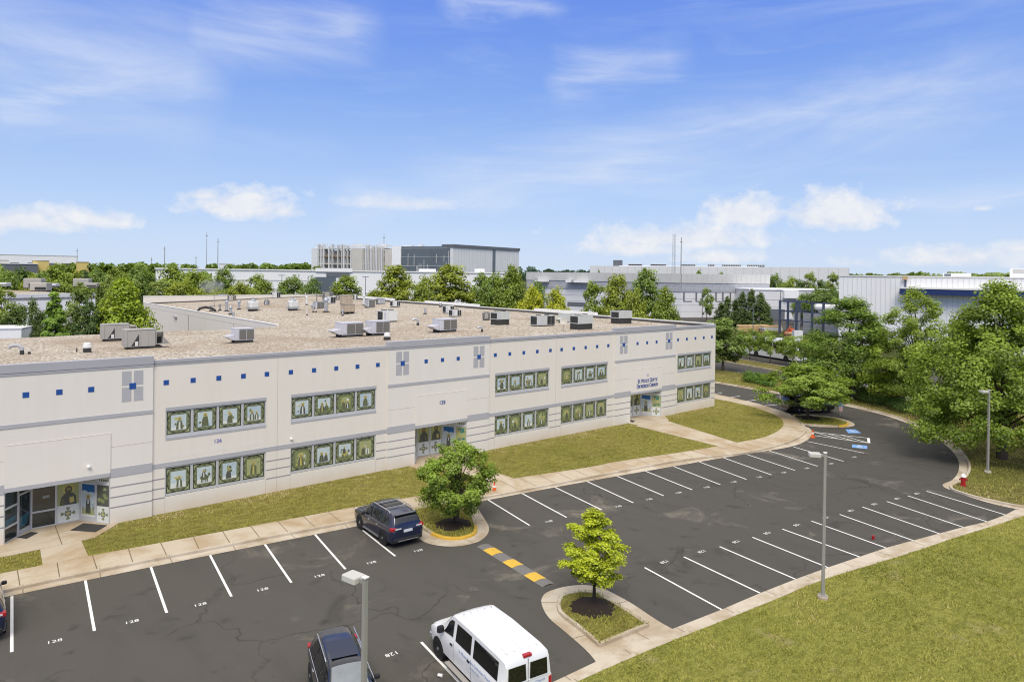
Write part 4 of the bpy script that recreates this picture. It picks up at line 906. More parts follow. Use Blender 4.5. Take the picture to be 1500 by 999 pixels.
b = MB(); [b.box(x, x+.25, -.6, .6, -.1, .3, M['darkbox']) for x in (-.8, -.1, .55)]; b.build('feet', t)
P_('rooftop_unit', 'low grey unit with a flat hood right of the tan louvred cabinet', 'rooftop unit', (535,550,451,438), 'galv', None, 'left', .15)
P_('rooftop_unit', 'small flat topped grey unit behind the low grey one near the back parapet', 'rooftop unit', (551,565,446,437), 'galv', None, 'top', .1, .8, False)
P_('rooftop_unit', 'pale unit with a dark left side near the back parapet, between grey units and pipes', 'rooftop unit', (572,587,450,440), 'pale', None, 'top', .12)
gooseneck('small grey gooseneck vent in the middle of the gravel', (602,613,477,465.5), 'chimney')
vent_pipe('lone grey vent pipe in the middle of the gravel behind the gooseneck', (621,624.4,460.5,451), 'grey vent pipes')
P_('rooftop_unit', 'white unit with a black grille, rear one of the pair near the right hand parapet', 'rooftop unit', (649,666,459.5,447), 'pale', None, 'top', .1)
P_('rooftop_unit', 'white unit with a narrow black grille, front one of the pair near the parapet', 'rooftop unit', (658,677,464,452.5), 'pale', None, 'top', .1)
vent_pipe('short capped vent close under the right hand parapet behind the white pair', (644,647,449.7,443), 'grey vent pipes', capped=True)
gooseneck('tiny pair of bent grey vents on the gravel right of entrance 128', (698,707,487,477.5), 'chimney')
P_('rooftop_unit', 'small grey unit at the left shoulder of the big pale unit on a dark kerb', 'rooftop unit', (707,719,469.6,457.5), 'taupe', None, 'top', .2)
P_('rooftop_unit', 'big pale sage unit on a tall dark kerb, leftmost of the row at the right', 'rooftop unit', (719.5,749,476,455), 'sage', 'sage rooftop units', 'top', .62, .85, False)
P_('rooftop_unit', 'long low sage unit with a dark right end and no kerb', 'rooftop unit', (778,815,477.6,460.5), 'sage', 'sage rooftop units', 'top', .1, .5)
P_('rooftop_unit', 'sage unit with slanted triangular hood half hidden behind a larger one', 'rooftop unit', (819,845,472.7,458), 'sage', 'sage rooftop units', 'left', .1, .7, False)
P_('rooftop_unit', 'tall sage unit on a dark kerb, nearest to the front parapet', 'rooftop unit', (836,871,483,459.5), 'sage', 'sage rooftop units', 'top', .62, .7, False)
P_('rooftop_unit', 'sage unit on a black kerb closest to the church end of the roof', 'rooftop unit', (896,928,474,453.5), 'sage', 'sage rooftop units', 'top', .62, .7, False)
p = RG(825.5, 485); t = thing('satellite_dish', 'small beige satellite dish on a thin mast among the sage units', 'satellite dish', tuple(p), R(-50))
b = MB(); b.lathe([(.03, -.1), (.03, .95)], M['galv'], n=8); b.build('mast', t); b = MB(); b.lathe([(.01, .0), (.2, .03), (.38, .12), (.385, .13), (.2, .045), (.01, .015)], M['tan'], n=18, M=Matrix.Translation((0, -.05, .95)) @ Matrix.Rotation(R(62), 4, 'X')); b.build('reflector', t, smooth=40)
# things on the rear wing
P_('rooftop_unit', 'grey condenser by the back parapet next to the steaming pipe', 'rooftop unit', (320,334,440,430.5), 'lilac', None, 'top', .1)
P_('rooftop_unit', 'small beige condenser to the right of the grey one by the back parapet', 'rooftop unit', (334,346,441,432), 'tan', None, 'top', .1)
P_('rooftop_unit', 'white condenser with a black right half at the back parapet', 'rooftop unit', (397,411,437,427), 'pale', None, 'top', .1)
P_('rooftop_unit', 'little dark grey box unit between two white drum fans', 'rooftop unit', (387,395,447,439.6), 'galv', None, 'top', .05, .7)
P_('rooftop_unit', 'dark grey topped unit at the back behind the shiny ducts', 'rooftop unit', (473,488,441,427), 'taupe', None, 'top', .1)
P_('rooftop_unit', 'low grey cabinet with overhanging hood left of the shiny chimney', 'rooftop unit', (459,476,452,441), 'galv', None, 'left', .1)
P_('rooftop_unit', 'white hooded cabinet right of the shiny chimney', 'rooftop unit', (480,492,445,434), 'pale', None, 'left', .1)
P_('rooftop_unit', 'tiny grey condenser left of the tan louvred cabinet, by the back parapet', 'rooftop unit', (492,498.5,440,432.5), 'taupe', None, 'top', .05)
P_('rooftop_unit', 'small white and grey condenser right behind the tan louvred cabinet', 'rooftop unit', (518,524,440,431), 'pale', None, 'top', .05)
dome_fan('white drum shaped fan on a metal stand, left one of the two', (362,379,455.5,435.5), 'white drum fans')
dome_fan('white drum shaped fan, right one of the two, with a low base', (420.5,437.5,455,435), 'white drum fans')
for lab, bx, c_ in [('capped steel vent pipe behind the curved black duct', (330,334,456,440), True), ('thick bent topped vent pipe, second in the cluster of pipes', (335.8,339.8,461,448.5), True), ('short stubby vent pipe at the front of the cluster of pipes', (340.3,343.8,466,456.5), False),
                    ('tall capped steel vent pipe right of the pipe cluster', (348.2,352,453.5,440), True), ('dark rusty vent pipe left of the pipe cluster', (320.5,323.5,455,445), True), ('low vent pipe rising beside the curved black duct', (307.5,311,456,447), False)]:
    vent_pipe(lab, bx, 'vent pipes clustered on the rear wing', 'steel' if 'rusty' in lab else 'chimney', capped=c_)
vent_pipe('shiny ribbed chimney vent with a wide cap and black foot', (474.6,480.6,457.6,436.5), None, capped=True)
vent_pipe('white pipe with a pale hood between the drum fan and the ducts', (448,450.6,447,434), None, 'pale', capped=True)
vent_pipe('short white pipe at the front of the rear wing', (448.8,450.4,462,453), 'thin white roof pipes', 'pale')
vent_pipe('tallest of the thin white pipes, left of the shiny chimney', (462.2,463.8,457.5,448), 'thin white roof pipes', 'pale')
vent_pipe('plain grey pipe next to the thin white pipe', (458,460,457.6,448), 'grey vent pipes')
vent_pipe('grey capped pipe in front of the tan louvred cabinet', (500.6,503,463,453), 'grey vent pipes', capped=True)
vent_pipe('white topped pipe left of the low grey unit near the back parapet', (531.5,534.5,447,431), None, 'pale', capped=True)
vent_pipe('thin dark mast pipe behind the drum fans', (463.6,464.6,441,429.5), None, 'darkbox')
vent_pipe('thin white mast pipe at the back parapet', (447.2,448,437,428.5), None, 'pale')
vent_pipe('slim steel pipe giving off steam at the back left', (313.2,314.2,449,434), None, 'chimney')
p = RG(304, 457.5); t = thing('curved_duct', 'low black curved duct lying on the gravel of the rear wing', 'duct', tuple(p), R(-15)); b = MB()
b.tube([(-1.5, 0, .1), (-1.1, 0, .62), (-.3, 0, .8), (.6, 0, .62), (1.2, 0, .2)], .2, M['darkbox'], 10); b.build('duct', t, smooth=50); b = MB(); b.box(-1.75, -1.2, -.3, .3, -.1, .12, M['darkbox']); b.box(.95, 1.6, -.3, .3, -.1, .15, M['darkbox']); b.build('base', t)
# a wisp of steam above the slim pipe
def vapour():
    t = NT('vapour'); tc = t.n('ShaderNodeTexCoord'); v = tc.outputs['Object']
    ln = t.n('ShaderNodeVectorMath', operation='LENGTH'); t.l(v, ln.inputs[0]); f = t.math('SUBTRACT', 1., ln.outputs['Value'], clamp=True)
    d = t.math('MULTIPLY', t.math('MULTIPLY', f, t.ramp(t.noise(v, 2.2, 4, .6, .5), [(.42, 0.), (.62, 1.)])), .9)
    p = t.n('ShaderNodeVolumePrincipled'); t.l(d, p.inputs['Density']); p.inputs['Color'].default_value = (.95, .95, .95, 1); t.l(p.outputs[0], t.out.inputs['Volume']); return t.m
b = MB(); b.lathe([(.01, -1), (.5, -.86), (.86, -.5), (1, 0), (.86, .5), (.5, .86), (.01, 1)], vapour(), n=14); o = b.build('steam'); q = RG(313.7, 449); o.location = (q[0]-.5, q[1], q[2]+3.6); o.scale = (2.6, 1.8, 1.5); tag(o, kind='stuff')
# ================================================================== VEHICLES
M['navy'] = plain('car_navy', (.012, .018, .05), .22, .3, .05, 2, .5, 1.)
M['graphite'] = plain('car_graphite', (.013, .014, .022), .25, .3, .05, 2, .5, 1.)
M['black'] = plain('car_black', (.006, .006, .007), .22, .1, .05, 2, .5, 1.)
M['maroon'] = plain('car_maroon', (.10, .008, .025), .25, .2, .05, 2, .5, 1.)
M['carwhite'] = plain('car_white', (.76, .77, .78), .28, 0, .03, 2, .5, .6)
M['carglass'] = plain('car_glass', (.012, .014, .016), .04, 0, .05, 2, .9)
M['vanglass'] = plain('tinted_glass', (.006, .007, .008), .05, 0, .05, 2, .7)
M['screen'] = plain('windscreen_glass', (.21, .23, .24), .12, 0, .3, 2.5, .7)
M['chrome'] = plain('bright_trim', (.62, .63, .65), .25, .8, .05)
M['tyre'] = plain('tyre_rubber', (.018, .018, .019), .9)
M['rim'] = plain('alloy_rim', (.42, .43, .44), .35, .6, .08)
M['red_lens'] = plain('red_lens', (.40, .012, .02), .2, 0, .1, 2, .6)
M['clear_lens'] = plain('clear_lens', (.62, .63, .64), .15, 0, .1, 2, .7)
M['plate'] = plain('number_plate', (.62, .64, .68), .5)
M['plastic'] = plain('black_plastic', (.02, .02, .022), .6)
M['board'] = plain('running_board', (.33, .31, .28), .7)
M['van_blue'] = plain('van_lettering_blue', (.13, .22, .55), .5)

class Body:
    # a car body as rings across the car; the profile curves give sill, waist, roof and half widths along its length
    def __init__(s, prof):
        s.x = np.array([p[0] for p in prof], float); s.P = np.array([p[1:] for p in prof], float)     # zb, zbelt, ztop, w, wt
    def at(s, x): return [float(np.interp(x, s.x, s.P[:, k])) for k in range(5)]
    def ring(s, x):
        zb, zl, zt, w, wt = s.at(x); zm = zb+(zl-zb)*.55
        return [(0, zb), (w-.12, zb), (w-.025, zb+.09), (w, zm), (w-.012, zl-.05), (w-.045, zl), (wt+.02, zt-.085), (wt-.045, zt-.03), (wt*.6, zt), (0, zt+.012)]
    def body(s, m, sub=5):
        xs = []
        for a, c in zip(s.x, s.x[1:]):
            k = max(1, int((c-a)/.16)); xs += [a+(c-a)*i/k for i in range(k)]
        xs.append(s.x[-1]); b = MB(); n = 19; vs = []
        for x in xs:
            r = s.ring(x); full = [(-y, z) for y, z in r[:0:-1]]+r
            full = [(-y, z) for y, z in r[1:][::-1]]+[(y, z) for y, z in r]
            n = len(full); vs += [(x, y, z) for y, z in full]
        fs = []
        for j in range(len(xs)-1):
            for k in range(n-1): fs.append((j*n+k, j*n+k+1, (j+1)*n+k+1, (j+1)*n+k))
            fs.append((j*n+n-1, j*n+n//2, (j+1)*n+n//2, (j+1)*n+n-1)) if False else None
        fs = [f for f in fs if f]
        fs.append(tuple(range(n))); fs.append(tuple((len(xs)-1)*n+k for k in range(n-1, -1, -1)))
        b.mesh(vs, fs, m); return b
    def side(s, b, x0, x1, m, sgn, t0=.06, t1=.86, off=.012, n=8, slant0=0., slant1=0.):
        pts = []
        for i in range(n+1):
            row = []
            for t in (t0, (t0+t1)/2, t1):
                f = i/n; x = (x0+slant0*t)+((x1+slant1*t)-(x0+slant0*t))*f
                r = s.ring(x); y = r[5][0]+(r[6][0]-r[5][0])*t; z = r[5][1]+(r[6][1]-r[5][1])*t; row.append((x, sgn*(y+off), z+off*.3))
            pts.append(row)
        for i in range(n):
            for k in range(2):
                q = [pts[i][k], pts[i+1][k], pts[i+1][k+1], pts[i][k+1]]; b.poly(q if sgn < 0 else q[::-1], m)
    def top(s, b, x0, x1, m, f=.93, off=.012, n=8):
        # a strip of the upper surface between two stations: windscreen or rear window
        rows = []
        for i in range(n+1):
            x = x0+(x1-x0)*i/n; r = s.ring(x); row = []
            for y, z in ((-r[7][0]*f, r[7][1]), (-r[8][0], r[8][1]), (0, r[9][1]), (r[8][0], r[8][1]), (r[7][0]*f, r[7][1])): row.append((x+(off if x1 > x0 and x0 > 0 else -off), y, z+off))
            rows.append(row)
        for i in range(n):
            for k in range(4): b.poly([rows[i][k], rows[i+1][k], rows[i+1][k+1], rows[i][k+1]], m)

def wheel(t, x, y, r, wd, spokes=5, rim='rim'):
    sg = 1 if y > 0 else -1
    w = MB(); Mx = Matrix.Translation((x, y-sg*wd*.5, r)) @ Matrix.Rotation(R(-90*sg), 4, 'X')
    w.lathe([(r*.60, -wd/2), (r*.92, -wd/2), (r, -wd/2+.04), (r, wd/2-.04), (r*.92, wd/2), (r*.66, wd/2), (r*.62, wd/2-.03)], M['tyre'], n=22, M=Mx); o = w.build('wheel', t, smooth=35)
    q = MB(); q.lathe([(r*.66, wd/2-.045), (r*.63, wd/2-.005), (r*.60, wd/2-.03), (r*.25, wd/2-.06), (.01, wd/2-.06)], M['plastic'], n=20, M=Mx)
    for k in range(spokes):
        a = 2*math.pi*k/spokes; q.box(-.03, .03, .05, r*.6, wd/2-.055, wd/2-.02, M[rim], Mx @ Matrix.Rotation(a, 4, 'Z'))
    q.lathe([(.065, wd/2-.05), (.06, wd/2-.005), (.01, wd/2)], M[rim], n=10, M=Mx); q.build('rim', o)
def arch(b, x, w, r, sg):
    for sg in (sg,):
        Mx = Matrix.Translation((x, sg*(w-.10), r*1.02)) @ Matrix.Rotation(R(-90*sg), 4, 'X'); b.lathe([(.0, -.1), (r*1.18, -.1), (r*1.18, .106), (0, .106)], M['plastic'], n=22, M=Mx)
def car_common(t, B, paint, wheels_x, r, wy, spokes=5, wd=.24):
    B.body(M[paint]).build('body', t, smooth=32)
    
    for x in wheels_x:
        for sg in (-1, 1): a = MB(); arch(a, x, B.at(x)[3], r, sg); a.build('wheel_arch', t)
    for x in wheels_x:
        for sg in (-1, 1): wheel(t, x, sg*(B.at(x)[3]+.022), r, wd, spokes)
def mirror(t, x, y, z, m='plastic'):
    b = MB(); sg = 1 if y > 0 else -1; b.bbox(x-.06, x+.08, y if sg > 0 else y-.2, y+.2 if sg > 0 else y, z, z+.15, M[m], .03); b.build('mirror', t, bevel=.02)
SUVP = [(-2.46,.42,.70,.98,.80,.70),(-2.43,.36,.92,1.10,.90,.76),(-2.36,.30,1.06,1.30,.95,.74),(-2.22,.27,1.10,1.56,.97,.70),(-2.08,.26,1.10,1.70,.98,.69),(-1.4,.25,1.09,1.77,.99,.70),(-.3,.24,1.07,1.79,.99,.71),(.45,.24,1.05,1.75,.99,.70),(.62,.24,1.05,1.69,.99,.69),(1.28,.25,1.04,1.16,.98,.74),(1.6,.26,1.02,1.10,.97,.78),(2.15,.28,.96,1.03,.94,.78),(2.36,.32,.84,.93,.88,.72),(2.46,.40,.62,.74,.76,.6)]
def make_suv(paint, label, rails=True, screen='carglass', name='parked_suv', prof=None):
    t = thing(name, label, 'car'); B = Body(prof or SUVP); car_common(t, B, paint, (-1.42, 1.42), .39, .93)
    for sg in (-1, 1):
        for a, c in ((.08, 1.02), (-.95, -.0), (-1.92, -1.03)):
            b = MB(); B.side(b, a, c, M['carglass'], sg, slant0=.04 if a > -1.5 else .22); b.build('side_window', t)
        b = MB()
        for i in range(12):
            x0, x1 = -2.0+i*.26, -2.0+(i+1)*.26; r0, r1 = B.ring(x0), B.ring(x1)
            b.tube([(x0, sg*(r0[5][0]+.012), r0[5][1]+.01), (x1, sg*(r1[5][0]+.012), r1[5][1]+.01)], .012, M['chrome'], 4, False)
        b.build('window_trim', t)
        for x in (.12, -.86): h = MB(); y = B.at(x)[3]; h.bbox(x, x+.2, sg*y-.02, sg*y+.03, .93, .965, M['chrome'], .008); h.build('handle', t)
        if rails: b = MB(); b.tube([(-1.75, sg*.70, 1.74), (-1.6, sg*.70, 1.83), (.15, sg*.71, 1.83), (.32, sg*.70, 1.76)], .022, M['chrome'], 6); b.build('roof_rail', t)
        mirror(t, .78, sg*.96, 1.05)
        b = MB(); b.box(-.95, .98, sg*.985-.03, sg*.985+.03, .27, .33, M['chrome']); b.build('sill_trim', t)
        b = MB(); b.bbox(-2.43, -2.16, sg*.80-.16, sg*.80+.17, .98, 1.14, M['red_lens'], .03); b.box(-2.455, -2.42, sg*.62-.22, sg*.62+.12, 1.03, 1.09, M['clear_lens']); b.build('tail_light', t)
        b = MB(); b.bbox(2.12, 2.41, sg*.70-.14, sg*.70+.16, .76, .90, M['clear_lens'], .03); b.build('headlight', t)
    if rails:
        for x in (-1.2, -.2): b = MB(); b.box(x-.03, x+.03, -.70, .70, 1.835, 1.865, M['chrome']); b.build('cross_bar', t)
    b = MB(); B.top(b, -2.36, -2.12, M['carglass'], 1.0, .014); b.build('rear_window', t); b = MB(); B.top(b, .60, 1.25, M[screen], .98, .014); b.build('windscreen', t)
    b = MB(); b.box(-.95, .28, -.50, .50, 1.800, 1.806, M['carglass']); b.build('sunroof', t)
    b = MB(); b.box(-2.475, -2.44, -.26, .26, .84, .98, M['plate']); b.build('number_plate', t)
    b = MB(); b.bbox(-2.50, -2.36, -.85, .85, .40, .56, M['plastic'], .03); b.box(-2.515, -2.49, -.62, .62, .41, .45, M['chrome']); b.build('rear_bumper', t)
    b = MB(); b.bbox(2.36, 2.49, -.72, .72, .40, .72, M['plastic'], .03); b.box(2.47, 2.50, -.5, .5, .62, .66, M['chrome']); b.build('grille', t)
    b = MB(); b.bbox(-2.28, -2.02, -.62, .62, 1.715, 1.745, M[paint], .01); b.build('spoiler', t)
    return t
# heading: the cars' own +X points forward
t = make_suv('navy', 'dark navy suv with silver roof rails parked nose in beside the yellow kerbed island'); t.location = (19.93, 34.22, 0); t.rotation_euler[2] = R(90-3)
t = make_suv('navy', 'dark car cut off at the left picture edge, parked nose in towards the walk', False); t.location = (1.62, 35.9, 0); t.rotation_euler[2] = R(89)
t = make_suv('graphite', 'graphite crossover facing the camera beside the nearest lamp post', True, 'screen', 'parked_crossover', [(p_[0],p_[1],p_[2],p_[3],p_[4],p_[5]*(.88 if p_[3] > 1.5 else 1.)) for p_ in SUVP]); t.scale = (.95, .92, .93); t.location = (11.0, 21.65, 0); t.rotation_euler[2] = R(-90-16)
for c in list(t.children):
    if c.name.startswith(('cross_bar', 'spoiler')): bpy.data.objects.remove(c)
t = make_suv('black', 'black pickup sized suv parked in the shade under the spreading tree', False); t.location = (73.9, 37.15, 0); t.rotation_euler[2] = R(-31); t.scale = (1.12, 1.02, 1.05)

VANP = [(-2.82,.55,1.20,1.62,.90,.78),(-2.80,.42,1.22,1.90,.97,.82),(-2.70,.36,1.22,2.04,.99,.83),(-2.3,.34,1.22,2.09,1.,.84),(-.5,.33,1.22,2.12,1.,.85),(.75,.33,1.22,2.08,1.,.83),(.98,.33,1.21,2.02,1.,.81),(1.72,.33,1.17,1.36,.99,.82),(1.95,.34,1.12,1.24,.98,.84),(2.45,.36,1.03,1.12,.95,.82),(2.68,.40,.92,1.00,.90,.78),(2.76,.46,.70,.82,.82,.7)]
def make_van():
    t = thing('passenger_van', 'white passenger van with dark tinted windows and blue lettering, parked nose out', 'van'); B = Body(VANP); car_common(t, B, 'carwhite', (-1.62, 1.88), .37, .93, 8)
    for sg in (-1, 1):
        b = MB(); B.side(b, .72, 1.52, M['carglass'], sg, .10, .84, slant0=.0, slant1=-.42); b.build('side_window', t)
        for a, c in ((-.62, .52), (-2.42, -.78)): b = MB(); B.side(b, a, c, M['vanglass'], sg, .06, .84, slant0=.02, slant1=-.02); b.build('side_window', t)
        b = MB(); b.bbox(1.36, 1.54, sg*1.10-.13, sg*1.10+.13, 1.22, 1.46, M['plastic'], .04); b.build('mirror', t, bevel=.02)
        b = MB(); b.box(-.75, .95, sg*1.08-.10, sg*1.08+.10, .31, .36, M['board']); b.build('running_board', t, bevel=.01)
        for x in (.60, -.70): b = MB(); b.box(x-.006, x+.006, sg*1.0-.004, sg*1.0+.004, .42, 1.17, M['groove']); b.build('door_seam', t)
        for x in (.68, -.62): h = MB(); h.box(x, x+.16, sg*1.-.015, sg*1.+.03, 1.02, 1.07, M['plastic']); h.build('handle', t)
        b = MB(); b.bbox(-2.835, -2.70, sg*.90-.06, sg*.90+.075, .78, 1.14, M['red_lens'], .02); b.build('tail_light', t)
        b = MB(); b.bbox(2.50, 2.75, sg*.68-.16, sg*.68+.16, .72, .90, M['clear_lens'], .03); b.build('headlight', t)
        b = MB(); Mx = Matrix.Translation((-.95, sg*1.006, 1.03)) @ (Matrix.Rotation(R(180), 4, 'Z') if sg > 0 else Matrix.Identity(4)) @ Matrix.Rotation(R(90), 4, 'X')
        text_into(b, 'St. Moses Coptic Orthodox Church', .155, M['van_blue'], Mx)
        text_into(b, 'Sterling, Virginia', .10, M['van_blue'], Matrix.Translation((-.05, 0, -.17)) @ Mx); b.build('lettering', t)
    b = MB(); B.top(b, 1.0, 1.70, M['carglass'], .97, .014); b.build('windscreen', t)
    for k in range(5):
        b = MB(); y = (k-2)*.29; b.bbox(-2.45, .55, y-.045, y+.045, 2.085, 2.145-.018*abs(k-2), M['carwhite'], .012); b.build('roof_rib', t)
        b = MB(); b.box(.56, .60, y-.012, y+.012, 2.09, 2.125, M['groove']); b.build('rib_end', t)
    for y0, y1 in ((-.80, -.05), (.05, .80)):
        b = MB(); x = -2.845; zz = (1.26, 1.74)
        b.poly([(x+.012, y0+.02, zz[0]), (x+.012, y1-.02, zz[0]), (x+.024, y1-.03, zz[1]+.06), (x+.024, y0+.05, zz[1]+.06)], M['vanglass']); o = b.build('rear_window', t)
    b = MB(); b.box(-2.835, -2.80, -.83, .83, 1.22, 1.245, M['carwhite']); b.box(-2.838, -2.80, -.006, .006, .5, 1.95, M['groove']); b.build('rear_door', t)
    b = MB(); b.bbox(-2.80, -2.66, -.16, .16, 1.99, 2.075, M['red_lens'], .01); b.build('brake_light', t)
    b = MB(); Mx = Matrix.Translation((-2.842, 0, 1.06)) @ Matrix.Rotation(R(-90), 4, 'Z') @ Matrix.Rotation(R(90), 4, 'X'); text_into(b, 'Coptic Orthodox Church', .13, M['van_blue'], Mx); b.build('lettering', t)
    b = MB(); b.box(-2.85, -2.80, -.12, .50, .70, .92, M['plastic']); b.box(-2.856, -2.851, .02, .36, .74, .88, M['plate']); b.build('number_plate', t)
    b = MB(); b.bbox(-2.98, -2.76, -.95, .95, .42, .60, M['chrome'], .03); b.build('rear_bumper', t); b = MB(); b.bbox(2.70, 2.86, -.88, .88, .40, .60, M['chrome'], .03); b.bbox(2.72, 2.79, -.5, .5, .64, .86, M['plastic'], .01); b.build('front_bumper', t)
    return t
t = make_van(); t.location = (15.72, 19.85, 0); t.rotation_euler[2] = R(90-8)

CARP = [(-2.3,.4,.66,.84,.72,.6),(-2.25,.33,.84,.96,.82,.66),(-1.75,.26,.94,1.02,.88,.66),(-1.1,.24,.94,1.38,.90,.60),(-.5,.23,.93,1.46,.91,.61),(.2,.23,.92,1.45,.91,.60),(.45,.23,.92,1.40,.91,.60),(1.05,.24,.91,1.02,.90,.66),(1.7,.26,.84,.92,.88,.68),(2.15,.3,.72,.80,.80,.6),(2.28,.38,.56,.66,.68,.5)]
def make_sedan(paint, label, group=None):
    t = thing('parked_car', label, 'car', group=group); B = Body(CARP); car_common(t, B, paint, (-1.35, 1.38), .33, .86)
    for sg in (-1, 1):
        for a, c in ((-.02, .92), (-1.2, -.1)): b = MB(); B.side(b, a, c, M['carglass'], sg, .08, .84, slant0=.12 if a < -.5 else 0.); b.build('side_window', t)
        mirror(t, .70, sg*.90, .93); b = MB(); b.bbox(1.96, 2.2, sg*.6-.14, sg*.6+.14, .62, .74, M['clear_lens'], .02); b.build('headlight', t)
        b = MB(); b.bbox(-2.29, -2.15, sg*.6-.16, sg*.6+.16, .74, .88, M['red_lens'], .02); b.build('tail_light', t)
    b = MB(); B.top(b, .48, 1.02, M['carglass'], .96, .012); b.build('windscreen', t); b = MB(); B.top(b, -1.72, -1.14, M['carglass'], .96, .012); b.build('rear_window', t)
    b = MB(); b.bbox(2.18, 2.30, -.55, .55, .36, .56, M['plastic'], .02); b.build('grille', t); return t
t = make_sedan('maroon', 'dark red car half hidden by the trees behind the hedge'); t.location = (90.2, 35.4, 0); t.rotation_euler[2] = R(-38)
t = make_sedan('carwhite', 'white car just visible through the leaves behind the hedge, left of the red one'); t.location = (95.5, 40.5, 0); t.rotation_euler[2] = R(-38)
def ground_at(px, py): return G(px, py, 0.)
p = D(1003, 463, 255); t = make_sedan('carwhite', 'white car by the far grey building, nearer the round tree', 'white cars parked by the far grey building'); t.location = (p[0], p[1], 0); t.rotation_euler[2] = R(-45); t.scale = (1.3, 1.2, 1.2)
p = D(1018, 464, 258); c = copy_tree(t); c['label'] = 'white car by the far grey building, right one next to the slim tree'; c.location = (p[0], p[1], 0)
# coach
BUSP = [(-6.6,.5,1.6,3.1,1.1,1.0),(-6.55,.36,1.7,3.4,1.24,1.12),(-6.2,.3,1.7,3.55,1.28,1.15),(5.6,.3,1.7,3.55,1.28,1.15),(6.1,.3,1.7,3.35,1.26,1.1),(6.5,.34,1.5,2.4,1.2,1.05),(6.62,.5,1.0,1.5,1.1,.95)]
t = thing('coach', 'long white coach parked behind the small roadside trees', 'bus'); B = Body(BUSP); car_common(t, B, 'carwhite', (-3.2, 4.2), .5, 1.2, 6, .3)
for sg in (-1, 1):
    for k in range(6): b = MB(); B.side(b, -5.9+1.72*k, -5.9+1.72*(k+1)-.12, M['vanglass'], sg, .12, .80, n=2); b.build('side_window', t)
    wheel(t, -4.35, sg*1.22, .5, .3, 6)
    b = MB(); b.bbox(6.3, 6.6, sg*.85-.2, sg*.85+.2, .8, 1.05, M['clear_lens'], .03); b.build('headlight', t)
b = MB(); B.top(b, 6.12, 6.48, M['carglass'], .98, .02); b.build('windscreen', t)
for x in (-3, 1.5): b = MB(); b.bbox(x-1, x+1, -.8, .8, 3.57, 3.78, M['carwhite'], .08); b.build('roof_unit', t)
a0, a1 = G(1175, 533), G(1078, 517); d = Vector((a1[0]-a0[0], a1[1]-a0[1])).normalized()
t.location = (a0[0]+d.x*6.6+1.1, a0[1]+d.y*6.6+.6, 0); t.rotation_euler[2] = math.atan2(-d.y, -d.x)
# ================================================================== LAMP POSTS AND SMALL STREET THINGS
def lamp_post(label, base, top_z, rz, heads=1, group='tall grey lamp posts round the parking lot', zb=.12):
    t = thing('lamp_post', label, 'lamp post', (base[0], base[1], zb), rz, group); h = top_z-zb
    b = MB(); b.lathe([(.24, -.1), (.24, .10), (.22, .14), (.01, .14)], M['concrete'], n=14); b.build('footing', t)
    b = MB(); b.box(-.16, .16, -.16, .16, .141, .17, M['steel']); b.build('base_plate', t)
    b = MB(); w = .066
    b.mesh([(-w,-w,.16),(w,-w,.16),(w,w,.16),(-w,w,.16),(-w*.8,-w*.8,h),(w*.8,-w*.8,h),(w*.8,w*.8,h),(-w*.8,w*.8,h)], [(0,1,5,4),(1,2,6,5),(2,3,7,6),(3,0,4,7),(4,5,6,7)], M['steel']); b.build('pole', t)
    b = MB(); b.box(-.075, .075, -.075, .075, h+.001, h+.03, M['white_cap']); b.build('pole_cap', t)
    for k in range(heads):
        s_ = 1 if k == 0 else -1
        a = MB(); a.box(min(s_*.05, s_*.2), max(s_*.05, s_*.2), -.045, .045, h-.16, h-.06, M['steel']); a.build('arm', t)
        b = MB(); x0, x1 = sorted((s_*.2, s_*.70)); b.bbox(x0, x1, -.2, .2, h-.19, h-.02, M['lampbox'], .02); o = b.build('lamp_head', t, bevel=.015)
        b = MB(); b.box(x0+.05, x1-.05, -.15, .15, h-.205, h-.191, M['clear_lens']); b.build('lens', o)
    return t
lamp_post('tall grey lamp post at the edge of the big lawn in the right half', (31.22, 14.83), 6.72, R(128))
lamp_post('grey lamp post on the verge near the red hydrant, under the big tree', (61.45, 16.8), 6.35, R(150), zb=.13)
lamp_post('grey lamp post by the outer bend left of the big trees', (85.35, 37.38), 6.65, R(150), zb=.13)
q = G(535, 846, 6.75); lamp_post('nearest lamp post, its foot cut off by the lower picture edge', (q[0], q[1]), 6.75, R(104), zb=.0)
# hydrant
M['hyd_red'] = plain('hydrant_red', (.36, .018, .022), .45, 0, .12, 5); M['orange'] = plain('cone_orange', (.72, .12, .02), .6, 0, .1, 5)
p = GL([(1411, 711)], .13)[0]; t = thing('fire_hydrant', 'red fire hydrant with a white top at the kerb of the bend', 'hydrant', (p[0], p[1], .12), R(40))
b = MB(); b.lathe([(.20, 0), (.20, .06), (.15, .07), (.14, .55), (.17, .56), (.17, .61)], M['hyd_red'], n=16); b.build('barrel', t, smooth=35)
b = MB(); b.lathe([(.17, .611), (.16, .70), (.10, .80), (.04, .83), (.04, .88), (.01, .88)], M['white_cap'], n=16); b.build('bonnet', t, smooth=35)
for a, r_ in ((0, .06), (90, .08), (180, .06)): b = MB(); b.lathe([(r_, .12), (r_, .21), (r_*1.2, .211), (r_*1.2, .25), (.01, .25)], M['hyd_red'], n=10, M=Matrix.Translation((0, 0, .44)) @ Matrix.Rotation(R(a), 4, 'Z') @ Matrix.Rotation(R(90), 4, 'X')); b.build('outlet', t)
